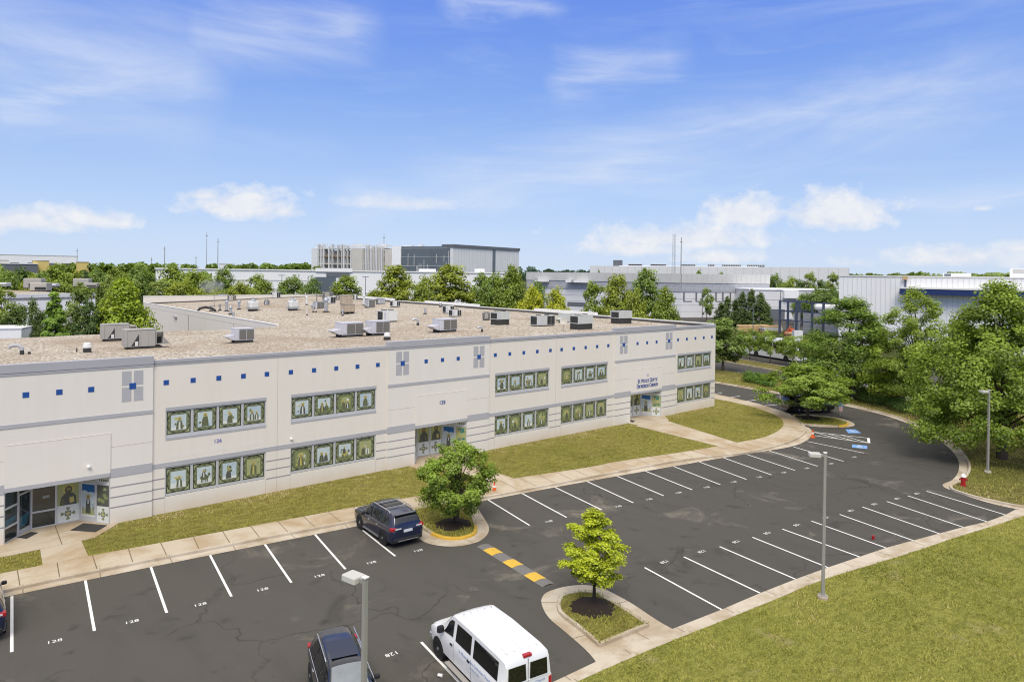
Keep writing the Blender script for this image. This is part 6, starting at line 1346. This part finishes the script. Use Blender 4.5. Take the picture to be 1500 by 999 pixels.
def blades(name, polys, holes, box, n, h, seed, z=.12, dry=0., wall=0.):
    r = np.random.default_rng(seed); P = np.column_stack([r.uniform(box[0], box[1], n), r.uniform(box[2], box[3], n)])
    keep = np.zeros(n, bool)
    for p in polys: keep |= inside(P, p)
    for p in holes: keep &= ~inside(P, p)
    # keep what the camera could plausibly see from about here
    dep = (P-CAM[:2]) @ _f[:2]; sx = (P-CAM[:2]) @ _r[:2]; keep &= (dep > 8) & (np.abs(sx/np.maximum(dep, 1)) < .86)
    P = P[keep]; n1 = lattice_noise(P, .55, seed); n2 = lattice_noise(P, 2.3, seed+1); n3 = lattice_noise(P, .13, seed+2)
    k2 = (r.random(len(P)) < .3+.95*n2) & (lattice_noise(P, .37, seed+5) < .70+.25*r.random(len(P))); P = P[k2]; n1, n2, n3 = n1[k2], n2[k2], n3[k2]; m = len(P)
    a = r.random(m)*6.283; hh = h*(.5+.9*n2)*(.6+.8*r.random(m)); w = .018+.014*r.random(m); lean = hh*(.4+.9*r.random(m)); b_ = a+1.57+r.normal(size=m)*.4
    v = np.empty((m, 3, 3)); v[:, 0] = np.column_stack([P[:, 0]-np.cos(a)*w, P[:, 1]-np.sin(a)*w, np.full(m, z-.005)]); v[:, 1] = np.column_stack([P[:, 0]+np.cos(a)*w, P[:, 1]+np.sin(a)*w, np.full(m, z-.005)]); v[:, 2] = np.column_stack([P[:, 0]+np.cos(b_)*lean, P[:, 1]+np.sin(b_)*lean, z+hh])
    tint = np.clip(.10+dry+wall*np.clip((P[:, 1]-42.4)/1.6, 0, 1)*(.3+n2)*(P[:, 0] < 66)+.55*(n3-.1)+.42*(n1-.4)+.30*(n2-.5)+r.normal(size=m)*.12, 0, 1).astype(np.float32)
    me = bpy.data.meshes.new(name); me.vertices.add(m*3); me.vertices.foreach_set('co', v.reshape(-1).astype(np.float32)); me.loops.add(m*3); me.polygons.add(m); me.loops.foreach_set('vertex_index', np.arange(m*3, dtype=np.int32)); me.polygons.foreach_set('loop_start', np.arange(0, m*3, 3, dtype=np.int32))
    q = me.attributes.new('tint', 'FLOAT', 'FACE'); q.data.foreach_set('value', tint); me.materials.append(M['blade']); me.update(calc_edges=True); o = bpy.data.objects.new(name, me); put(o); tag(o, kind='stuff')
blades('grass', [low_k + [(140, -10), (140, -60), (-40, -60)]], [], (14, 75, -8, 18.5), 330000, .062, 71)
blades('grass', [lawn_poly], [[(2.3,46),(2.3,43.6),(4.6,42.6),(4.4,40.3),(6.5,40.3),(6.6,42.8),(8.6,44.4),(8.8,46)], [(27.6,46),(28,43.3),(30,42.8),(30,37.6),(32,37.4),(32.1,42.8),(33.6,44.4),(33.6,46)], [(52.3,46),(52.5,43.4),(51.9,33.7),(54.5,33.5),(57.1,43.3),(58.7,44.4),(58.7,46)], [(-40, YF-.12), (67.9, YF-.12), (67.9, 160), (-40, 160)]], (1, 73, 33, 60), 260000, .055, 73, dry=.08, wall=.38)
blades('grass', [i1, i3, isl2], [], (18, 74, 16, 42), 260000, .08, 75, .135)
blades('grass', [rbs + [(57, 10.6), (75, 5.9), (112, -3.), (100, 18), (86.5, 24), (86.5, 33), (90, 42), (94, 56), (97, 75), (97.5, 150)]], [], (53, 98, 3, 75), 190000, .10, 77, dry=.2)
# ================================================================== FAR BUILDINGS AND MASTS
M['conc_grey'] = plain('far_concrete_grey', (.54, .54, .52), .85, 0, .12, .2); M['far_white'] = plain('far_white_wall', (.84, .84, .84), .8, 0, .06, .15); M['far_pale'] = plain('far_pale_panel', (.70, .70, .705), .8, 0, .08, .1)  # far wall colours lightened to stand in for haze
M['far_beige'] = plain('far_beige_panel', (.58, .55, .50), .85, 0, .12, .3); M['louvre'] = slatted('far_louvre', (.48, .49, .52), (.40, .41, .44), 2, 2.2); M['far_glass'] = plain('far_curtain_glass', (.13, .155, .18), .25, .1, .15, .08); M['far_dark'] = plain('far_dark_band', (.14, .15, .17), .7)
M['seam_far'] = plain('far_panel_seam', (.50, .50, .50), .85); M['steel_blue'] = plain('steel_frame_blue', (.075, .095, .15), .6, .2); M['band_blue'] = plain('blue_fascia', (.02, .04, .14), .5); M['tank'] = plain('white_tank', (.78, .78, .78), .4); M['rust'] = plain('raw_slab_edge', (.33, .22, .14), .9, 0, .3, .3)
M['machine'] = plain('machine_orange', (.60, .10, .03), .5); M['timber'] = plain('pallet_timber', (.55, .38, .20), .9, 0, .3, 1.); M['yellow_wall'] = plain('far_yellow_wall', (.66, .52, .18), .8, 0, .1, .1); M['tarp'] = plain('pale_sheeting', (.62, .62, .62), .8, 0, .15, 1.)
class Wall:
    # a vertical frame of reference: u metres along the wall from P to Q, v up, o outwards to the viewer
    def __init__(s, P, Q):
        s.P = Vector((P[0], P[1], 0)); d = Vector((Q[0]-P[0], Q[1]-P[1], 0)); s.L = d.length; s.d = d/s.L; s.n = Vector((s.d.y, -s.d.x, 0))
        if s.n.dot(-s.P) < 0: s.n = -s.n
    def p(s, u, z, o=0.): v = s.P+s.d*u+s.n*o; return (v.x, v.y, z)
    def box(s, b, u0, u1, z0, z1, o0, o1, m):
        vs = [s.p(u0,z0,o0),s.p(u1,z0,o0),s.p(u1,z0,o1),s.p(u0,z0,o1),s.p(u0,z1,o0),s.p(u1,z1,o0),s.p(u1,z1,o1),s.p(u0,z1,o1)]
        b.mesh(vs, [(0,3,2,1),(4,5,6,7),(0,1,5,4),(1,2,6,5),(2,3,7,6),(3,0,4,7)], m)
    def u_of(s, px):
        r_ = ray(px, 400.); d = Vector((r_[0], r_[1])); n2 = Vector((-d.y, d.x)); return -(s.P.x*n2.x+s.P.y*n2.y)/(s.d.x*n2.x+s.d.y*n2.y)
    def z_of(s, px, py):
        q = s.p(s.u_of(px), 0); return float(D(px, py, math.hypot(q[0], q[1]))[2])
def footprint(b, pts, z0, z1, m, roof=None):
    b.slab([(p[0], p[1]) for p in pts], z0, z1, m)
    if roof: b.sheet([(p[0], p[1]) for p in pts], z1+.02, roof)
xy = lambda px, dist: tuple(D(px, 400, dist)[:2])
def bpart(b, name, t): return b.build(name, t)
# --- tall block under construction
t = thing('office_block', 'tall block, its left half still open concrete frames, its right half white panels', 'building'); A, B_, C_ = xy(456, 455), xy(663, 390), xy(760, 440); FL = Wall(A, B_); FR = Wall(B_, C_)
zt = FR.z_of(664, 358); back = (C_[0]+A[0]-B_[0], C_[1]+A[1]-B_[1]); u = FL.u_of
b = MB(); FR.box(b, 0, FR.L, 0, zt-1.6, -8, 0, M['far_pale'])
for k in range(1, 26): uu = FR.L*k/26; FR.box(b, uu-.06, uu+.06, 0, zt-1.7, 0, .05, M['seam_far'])
bpart(b, 'white_panel_wall', t); b = MB(); FR.box(b, -.5, FR.L+.3, zt-1.6, zt, -8, .6, M['far_dark']); bpart(b, 'roof_band', t); b = MB(); q = FR.u_of(723); FR.box(b, q-1.2, q+1.2, 0, zt-1.62, -.5, .35, M['far_glass']); bpart(b, 'stair_glazing', t)
z2 = FL.z_of(625, 361); b = MB(); FL.box(b, u(587), FL.L-.05, 0, z2, -10, -.3, M['far_glass']); rn = random.Random(4)
bpart(b, 'curtain_wall', t); b = MB(); u0 = u(587); W_ = FL.L-u0
for k in range(5): z = z2*(.28+.17*k); FL.box(b, u0, FL.L-.1, z-.12, z+.12, -.3, -.12, M['seam_far'])
for k in range(34): uu = u0+W_*(k+.5)/34+rn.uniform(-.4, .4); z0 = z2*rn.uniform(.2, .7); FL.box(b, uu-.14, uu+.14, z0, z0+z2*rn.uniform(.1, .3), -.3, -.1, M['conc_grey' if rn.random() < .6 else 'far_dark'])
bpart(b, 'mullions', t)
for a_, c_, zz_, o_, m_ in ((u(574), u0, z2+.3, .2, 'far_white'), (u(563), u(574)-.05, z2-1.5, -.1, 'far_beige'), (u(515), u(531), z2-1., .1, 'far_beige'), (0, u(465), z2-.6, 0, 'far_pale')): b = MB(); FL.box(b, a_, c_, 0, zz_, -9, o_, M[m_]); bpart(b, 'stair_core', t)
b = MB(); nf = 6
for k in range(nf+1):
    z = z2*(k/nf)*.97; FL.box(b, u(465)+.05, u(515)-.05, z-.35, z+.25, -9, -.4, M['rust' if k % 2 else 'conc_grey']); FL.box(b, u(531)+.05, u(563)-.05, z-.25, z+.2, -9, -.8, M['conc_grey'])
bpart(b, 'floor_slab', t); b = MB(); FL.box(b, u(466), u(514), 0, z2*.93, -9, -3.5, M['far_beige']); FL.box(b, u(532), u(562), 0, z2*.93, -9, -2.5, M['far_beige']); bpart(b, 'inner_wall', t)
b = MB()
for px in (466, 469.5, 473, 481, 486, 494, 500, 503, 508, 513.5): FL.box(b, u(px)-.4, u(px)+.4, 0, z2+rn.uniform(-.5, 2.), -1.6, -.1, M['far_pale' if px % 2 else 'conc_grey'])
for k in range(13): px = 532.5+k*2.35; FL.box(b, u(px)-.32, u(px)+.32, 0, z2+rn.uniform(-2, 1.2), -.75, -.1, M['far_pale' if k % 3 else 'far_beige'])
bpart(b, 'column', t); b = MB()
for k in range(46): px = 459+k*2.4; h = rn.uniform(.6, 2.6); FL.box(b, u(px)-.14, u(px)+.14, z2-.6, z2+h, -2, -1.7, M['far_pale']); FL.box(b, u(px), u(px)+2.2, z2+.3, z2+.55, -2.3, -2.05, M['conc_grey']) if k % 2 else None
for px, w_ in ((518, 9), (556, 7), (592, 9), (610, 4), (648, 7)): FL.box(b, u(px)-w_*.3, u(px)+w_*.3, z2, z2+rn.uniform(.8, 1.8), -6, -3, M['far_white'])
bpart(b, 'scaffold', t)
# --- long white building in front of it
t = thing('long_building', 'long low white building with a dark glass entrance, in front of the tall block', 'building'); w = Wall(xy(228, 300), xy(742, 305)); zt = w.z_of(400, 396.5)
b = MB(); w.box(b, 0, w.L, 0, zt, -40, 0, M['far_white']); bpart(b, 'wall', t); b = MB(); w.box(b, -.3, w.L+.3, zt, zt+.5, -40, .4, M['white_cap']); bpart(b, 'roof_edge', t); b = MB(); w.box(b, 0, w.u_of(460), zt*.72, zt*.745, 0, .1, M['conc_grey']); w.box(b, w.u_of(462), w.u_of(516), zt-.2, zt+1.3, -8, .6, M['far_white']); w.box(b, w.u_of(330), w.u_of(470), 0, zt*.52, 0, .2, M['conc_grey']); bpart(b, 'wall_band', t)
b = MB(); w.box(b, w.u_of(462), w.u_of(492), 0, zt*.84, .0, .35, M['far_glass']); w.box(b, w.u_of(478), w.u_of(512), zt*.86, zt*.98, .0, .5, M['far_dark']); bpart(b, 'glass_entrance', t); b = MB(); w.box(b, w.u_of(536), w.u_of(590), 0, zt*.42, .0, .3, M['conc_grey']); bpart(b, 'loading_front', t); b = MB(); w.box(b, w.u_of(617), w.u_of(640), zt+.5, zt+1.6, -8, -3, M['far_white']); w.box(b, w.u_of(701), w.u_of(712), zt+.5, zt+2.0, -8, -3, M['far_white']); bpart(b, 'roof_box', t)
# --- grey concrete data hall
t = thing('data_hall', 'wide grey concrete hall with a louvred band, left of the white warehouse', 'building'); A, B_, C_ = xy(772, 288), xy(998, 252), xy(1127, 272); FL, FR = Wall(A, B_), Wall(B_, C_); zt = FR.z_of(999, 401)
for w, nm in ((FL, 'wall'), (FR, 'wall')):
    b = MB(); w.box(b, 0, w.L, 0, zt-6.4, -30, 0, M['far_pale']); [w.box(b, 0, w.L, z-.06, z+.06, 0, .05, M['seam_far']) for z in (2.2, 4.4, 6.6)]; bpart(b, 'wall', t)
    b = MB(); w.box(b, 0, w.L, zt-6.38, zt-3.3, -30, .25, M['louvre']); bpart(b, 'louvre_band', t); b = MB(); w.box(b, 0, w.L, zt-3.28, zt, -30, .5, M['conc_grey']); [w.box(b, w.L*k/18-.05, w.L*k/18+.05, zt-3.27, zt-.1, .5, .55, M['seam_far']) for k in range(1, 18)]; bpart(b, 'parapet_panel', t)
b = MB(); b.sheet([A, B_, C_, (C_[0]+A[0]-B_[0], C_[1]+A[1]-B_[1])], zt-.3, M['far_pale']); bpart(b, 'roof', t)
rn = random.Random(8)
for px in (1002, 1020, 1029, 1049, 1059, 1070, 1079, 1091, 1098, 1109, 1117):
    b = MB(); uu = FR.u_of(px); FR.box(b, uu-.2, uu+.2, zt-9.5, zt-6.6, .05, .35, M['far_dark']); FR.box(b, uu, uu+rn.uniform(2.5, 6), zt-9.6, zt-9.35, .05, .3, M['conc_grey']); bpart(b, 'wall_pipe', t)
b = MB(); FL.box(b, FL.u_of(832), FL.u_of(860), 2.2, 3.8, 0, .1, M['far_dark']); bpart(b, 'window_strip', t)
for px, w_ in ((797, 6), (840, 4), (853, 7)): b = MB(); uu = FL.u_of(px); FL.box(b, uu-w_/2, uu+w_/2, zt-3.9, zt-2.9, .6, 2.5, M['far_white']); bpart(b, 'rooftop_box', t)
t = thing('lower_wing', 'lower pale wing at the right end of the grey hall, behind the evergreens', 'building'); w = Wall(xy(1098, 250), xy(1236, 262)); z1 = w.z_of(1120, 425); b = MB(); w.box(b, 0, w.L, 0, z1, -25, 0, M['far_pale']); [w.box(b, 0, w.L, z-.08, z+.08, 0, .06, M['seam_far']) for z in (4.5, 7.)]; bpart(b, 'wall', t)
b = MB(); w.box(b, -.2, w.L, z1, z1+.4, -25, .3, M['far_white']); w.box(b, w.u_of(1147), w.u_of(1168), z1-2.6, z1-.1, 0, 1.5, M['far_white']); bpart(b, 'roof_edge', t); b = MB(); w.box(b, w.u_of(1124), w.u_of(1150), .3, 3.8, 0, .3, M['far_dark']); bpart(b, 'loading_bay', t)
# --- second hall behind
t = thing('data_hall', 'most distant pale hall with racks of cooling plant along its roof', 'building'); w = Wall(xy(864, 500), xy(1243, 470)); zt = w.z_of(1000, 390.5); b = MB(); w.box(b, 0, w.L, 0, zt, -40, 0, M['far_pale']); [w.box(b, w.L*k/30-.08, w.L*k/30+.08, 0, zt-.2, 0, .08, M['seam_far']) for k in range(1, 30)]; bpart(b, 'wall', t)
for px, n in ((928, 9), (962, 10), (1006, 9), (1040, 4), (1070, 11), (1106, 10)):
    b = MB(); uu = w.u_of(px)-n*.55
    for k in range(n): w.box(b, uu+k*1.1, uu+k*1.1+.55, zt, zt+1.3, -6, -4, M['far_dark'])
    w.box(b, uu-.5, uu+n*1.1+.5, zt+1.31, zt+1.6, -6.5, -3.5, M['conc_grey']); bpart(b, 'cooling_rack', t)
b = MB(); uu = w.u_of(901); w.box(b, uu-2.8, uu+2.8, zt, zt+4.2, -8, -4, M['far_dark']); bpart(b, 'plant_screen', t); b = MB(); w.box(b, w.u_of(905), w.u_of(1110), zt, zt+.35, -3, -2.6, M['far_white']); bpart(b, 'roof_pipe', t)
# --- white warehouse on the right
t = thing('warehouse', 'big white ribbed warehouse with a dark blue canopy behind the trees at the right', 'building'); w = Wall(xy(1229.5, 172), xy(1580, 166)); zt = w.z_of(1300, 405.6); b = MB(); w.box(b, 0, w.L, 0, zt, -60, 0, M['far_white'])
for k in range(1, 44): uu = w.L*k/44; w.box(b, uu-.05, uu+.05, 0, zt-.1, 0, .06, M['far_pale'])
bpart(b, 'wall', t); b = MB(); w.box(b, -.1, w.L, zt, zt+.25, -60, .15, M['white_cap']); bpart(b, 'roof_edge', t)
b = MB(); uu = w.u_of(1321.5); zb0, zb1 = w.z_of(1380, 432.5), w.z_of(1380, 424); w.box(b, uu, w.L, zb0, zb1, .07, 2.2, M['band_blue']); bpart(b, 'blue_fascia', t); b = MB(); w.box(b, uu-.05, w.L, zb1, zb1+.3, .07, 2.3, M['white_cap']); bpart(b, 'canopy_roof', t)
b = MB(); w.box(b, w.u_of(1327)-.15, w.u_of(1327)+.15, zb1+.3, zt-.6, .1, .5, M['steel_blue']); w.box(b, w.u_of(1326.4)-.35, w.u_of(1329)+.1, zt-.6, zt+.15, .1, .8, M['timber']); bpart(b, 'bracket', t)
b = MB(); w.box(b, w.u_of(1369), w.u_of(1408), zt+.25, zt+.95, -14, -10, M['far_white']); w.box(b, w.u_of(1371), w.u_of(1381), zt+.35, zt+.8, -10, -9.9, M['far_glass']); bpart(b, 'roof_monitor', t); b = MB(); w.box(b, w.u_of(1476), w.L, zt+.25, zt+2., -20, -4, M['far_white']); w.box(b, w.u_of(1481), w.L, zt+1.1, zt+1.75, -4, -3.9, M['conc_grey']); bpart(b, 'penthouse', t)
# --- steel frame and yard
t = thing('steel_frame', 'open dark blue steel frame with pale panels, under construction beside the trees', 'structure'); w = Wall(xy(1143, 192), xy(1240, 182)); z_ = lambda py: w.z_of(1160, py)
for px in (1143.2, 1147.2, 1155, 1167.5, 1190.5, 1207): b = MB(); uu = w.u_of(px); o0 = -7 if px in (1147.2,) else 0; w.box(b, uu-.2, uu+.2, 0, z_(441), o0-.3, o0+.2, M['steel_blue']); bpart(b, 'column', t)
for py in (442, 456.5, 470): b = MB(); w.box(b, 0, w.L*.92, z_(py)-.14, z_(py)+.14, -.16, .1, M['steel_blue']); bpart(b, 'beam', t); b = MB(); w.box(b, -.1, .15, z_(py)-.12, z_(py)+.12, -12, -.31, M['steel_blue']); bpart(b, 'beam', t)
b = MB(); w.box(b, w.u_of(1157), w.u_of(1165.5), 1., z_(457), -2.2, -2, M['louvre']); w.box(b, w.u_of(1169), w.L*.95, .5, z_(456.8), -2.6, -2.3, M['louvre']); bpart(b, 'panel', t)
t = thing('storage_tank', 'white horizontal tank carried on top of the steel frame panels', 'tank'); b = MB(); c = w.p((w.u_of(1184)+w.u_of(1216))/2, z_(449.5), -4); Ln = (w.u_of(1216)-w.u_of(1184))/2; b.lathe([(.01, -Ln-.6), (.7, -Ln-.3), (.9, -Ln+.1), (.9, Ln-.1), (.7, Ln+.3), (.01, Ln+.6)], M['tank'], n=16, M=Matrix.Translation(c) @ Matrix.Rotation(math.atan2(w.d.y, w.d.x), 4, 'Z') @ Matrix.Rotation(R(90), 4, 'Y')); bpart(b, 'shell', t)
b = MB(); [w.box(b, w.u_of(px)-.3, w.u_of(px)+.3, z_(456.9), z_(453.3), -4.5, -3.5, M['conc_grey']) for px in (1189, 1210)]; bpart(b, 'saddle', t)
p = D(1158, 478, 186); t = thing('lift_machine', 'small orange lifting machine inside the foot of the steel frame', 'machine', (p[0], p[1], 0), R(-40)); t.scale = (.8, .8, .75); b = MB(); b.bbox(-1.6, 1.6, -.9, .9, .5, 1.5, M['machine'], .1); b.build('body', t, bevel=.05); b = MB(); b.bbox(-.3, .9, -.8, .8, 1.5, 2.6, M['machine'], .1); b.build('cab', t); b = MB(); b.tube([(-1.2, 0, 1.4), (-.2, 0, 3.4), (.4, 0, 3.2)], .14, M['machine'], 6); b.build('boom', t); [wheel(t, x, s_*.95, .5, .3, 4) for x in (-1., 1.) for s_ in (-1, 1)]
p = D(1168, 490, 172); t = thing('site_cabinet', 'white site cabinet standing in front of the steel frame', 'cabinet', (p[0], p[1], 0), R(-40)); b = MB(); b.bbox(-1., 1., -.7, .7, .1, 2.4, M['carwhite'], .04); b.build('body', t); b = MB(); b.box(-.95, -.02, -.73, -.705, .2, 2.3, M['far_pale']); b.build('door', t); b = MB(); b.box(-1.05, 1.05, -.75, .75, 2.41, 2.5, M['far_pale']); b.build('lid', t)
for i, (px, py, dist, w_, m, lab) in enumerate([(1090, 475.5, 196, 4.2, 'timber', 'orange brown timber stack left of centre in the yard'), (1105, 475, 198, 4.6, 'timber', 'longer timber stack in the middle of the yard beside the white stack'), (1117, 474, 200, 3.6, 'tarp', 'white wrapped stack next to the timber in the yard'), (1131, 473, 198, 6.5, 'tarp', 'long pale stack of sheets beside the steel frame'), (1162, 488, 176, 3.5, 'timber', 'timber stack at the foot of the steel frame')]):
    p = D(px, py, dist); t = thing('material_stack', lab, 'stack', (p[0], p[1], 0), R(-42+6*i), 'stacks of building material in the yard'); rn = random.Random(i)
    for k in range(4): b = MB(); b.box(-w_/2+rn.uniform(0, .5), w_/2-rn.uniform(0, .9), -1+rn.uniform(0, .2), 1, k*.45+.01, k*.45+.40, M[m if k % 3 else 'timber']); b.build('layer', t)
# --- left side: low beige building, yellow and pale blocks
t = thing('low_building', 'low building with a beige gravel roof and grey wall among the left trees', 'building'); w = Wall(xy(-40, 142), xy(140, 150)); zt = w.z_of(50, 432); bk = (w.n.x*-75, w.n.y*-75); b = MB(); w.box(b, 0, w.L, 0, zt, -.4, 0, M['far_white']); w.box(b, 0, w.L, zt-.5, zt+.15, -.4, .12, M['far_pale']); bpart(b, 'wall', t)
b = MB(); P0, P1 = w.p(0, 0), w.p(w.L, 0); b.slab([(P0[0], P0[1]), (P1[0], P1[1]), (P1[0]+bk[0], P1[1]+bk[1]), (P0[0]+bk[0], P0[1]+bk[1])], zt-1, zt-.1, M['gravel']); bpart(b, 'roof', t)
def roofbox(px, py, w_, h, m, lab, d=3.):
    p = G(px, py, zt-.1); t = thing('rooftop_unit', lab, 'rooftop unit', (p[0], p[1], zt-.1), R(-25), 'units on the low beige roof'); b = MB(); b.bbox(-w_/2, w_/2, -d/2, d/2, .15, h, M[m], .08); b.build('cabinet', t); b = MB(); b.box(-w_/2+.1, w_/2-.1, -d/2+.1, d/2-.1, -.1, .15, M['darkbox']); b.build('support_kerb', t); b = MB(); b.box(-w_*.2, w_*.46, -d/2-.04, -d/2+.01, .3, h*.5, M['grille_d']); b.build('grille', t)
roofbox(51, 422.5, 3.6, 2.3, 'tan', 'tall beige box unit on the low roof among the left trees'); roofbox(60, 426.5, 3., 1.7, 'tan', 'beige unit with a dark opening in front of the tall beige box'); roofbox(78, 420.5, 2., .9, 'pale', 'small white unit right of the beige boxes on the low roof'); roofbox(6, 420, 2., 1., 'pale', 'small white unit at the left end of the low roof'); roofbox(121, 420, 3.6, 2.1, 'tan', 'beige box unit on the right part of the low roof'); roofbox(134, 421, 3.2, 1.1, 'tan', 'flat beige unit at the right end of the low roof')
for px0, px1, y0, y1, dist, m, nm, lab in ((-40, 114, 374, 396, 700, 'far_white', 'far_hall', 'very long pale hall on the horizon at the far left'), (48.5, 72, 382, 402, 390, 'yellow_wall', 'yellow_building', 'yellow walled building on the left skyline'), (113, 130, 384, 402, 400, 'yellow_wall', 'yellow_building', 'smaller yellow building with white front on the left skyline'), (-5, 13, 381, 388, 380, 'far_beige', 'beige_building', 'beige topped building at the left picture edge'), (-5, 55, 387, 402, 378, 'far_dark', 'grey_building', 'low dark grey building below the beige top at the left edge'), (322, 344, 387, 396, 480, 'far_white', 'white_building', 'small white blocks on the skyline above the long white building')):
    w = Wall(xy(px0, dist), xy(px1, dist*1.0005)); t = thing(nm, lab, 'building'); z0, z1 = 0., w.z_of((px0+px1)/2, y0); b = MB(); w.box(b, 0, w.L, z0, z1, -15, 0, M[m]); bpart(b, 'wall', t); b = MB(); w.box(b, -.2, w.L+.2, z1, z1+.4, -15, .3, M['far_pale']); bpart(b, 'roof_edge', t)
    b = MB(); [w.box(b, w.L*k/6+.3, w.L*k/6+w.L*.09, z1*.55, z1*.75, 0, .08, M['far_dark']) for k in range(6)]; bpart(b, 'window_band', t)
w = Wall(xy(-60, 106), xy(32, 104)); t = thing('shed', 'plain white flat roofed shed just behind the gravel roof at the left edge', 'shed'); z1 = w.z_of(15, 482); b = MB(); w.box(b, 0, w.L, 0, z1, -5, 0, M['far_white']); bpart(b, 'wall', t); b = MB(); w.box(b, -.1, w.L+.1, z1, z1+.12, -5.1, .1, M['far_pale']); bpart(b, 'roof_edge', t)
# --- masts and distant lamp posts
def mast(label, px, top, base, dist, r, lattice=False):
    p = D(px, base, dist); zt = float(D(px, top, dist)[2]); t = thing('radio_mast' if lattice else 'mast', label, 'mast', (p[0], p[1], 0)); b = MB()
    if lattice:
        h = zt; q = [(r*math.cos(a), r*math.sin(a)) for a in (0.3, 2.4, 4.5)]
        for a in q: b.tube([(a[0], a[1], 0), (a[0]*.5, a[1]*.5, h)], .07, M['galv'], 4)
        n = 22
        for k in range(n):
            f0, f1 = k/n, (k+1)/n
            for i in range(3): a, c = q[i], q[(i+1) % 3]; b.tube([(a[0]*(1-.5*f0), a[1]*(1-.5*f0), h*f0), (c[0]*(1-.5*f1), c[1]*(1-.5*f1), h*f1)], .05, M['galv'], 3, False)
        b.build('lattice', t)
    else: b.lathe([(r, 0), (r*.55, zt), (.01, zt)], M['steel'], n=8); b.build('pole', t); b = MB(); b.box(-.8, .8, -.06, .06, zt*.93, zt*.94, M['steel']); b.build('crossarm', t)
mast('thin dark mast on the left skyline, shorter than the pair at its right', 241, 361, 388, 520, .35); mast('slim pale mast, left one of the tall pair above the long white building', 302.5, 340, 388, 560, .25); mast('dark mast, right one of the tall pair above the long white building', 319, 349, 388, 520, .36); mast('thin mast rising behind the open concrete frames', 562, 343, 390, 520, .3)
mast('pale lattice radio mast above the grey hall', 987, 343, 402, 330, 1.2, True); mast('dark solid mast right of the lattice one', 997.3, 348, 402, 320, .3); mast('short mast in a row of poles at the far left skyline', 113, 364, 378, 640, .3); mast('short pole on the skyline left of the thin dark mast', 222, 377, 388, 500, .3); mast('short pole on the skyline right of the thin dark mast', 287, 375, 390, 520, .3)
def far_lamp(label, px, top, dist, twin=False):
    p = D(px, top, dist); t = thing('lamp_post', label, 'lamp post', (p[0], p[1], 0), R(-40), 'lamp posts among the far buildings'); h = float(p[2]); b = MB(); b.lathe([(.12, 0), (.09, h), (.01, h)], M['far_dark'], n=8); b.build('pole', t)
    for s_ in ((-1, 1) if twin else (-1,)): b = MB(); x0, x1 = sorted((s_*.1, s_*1.)); b.box(x0, x1, -.25, .25, h-.2, h, M['far_dark']); b.build('lamp_head', t)
far_lamp('twin headed lamp post before the long white building', 535.5, 405, 235, True); far_lamp('dark lamp post between the two white cars and the slim tree', 1029, 444, 215); far_lamp('short lamp post right of the slim tree', 1049, 451, 222); far_lamp('thin pole rising left of the steel frame', 1143.6, 425, 205); far_lamp('dark pole standing in front of the evergreens', 1103.6, 452, 178); far_lamp('small lamp over the trees before the long white building', 413, 403, 230, True)
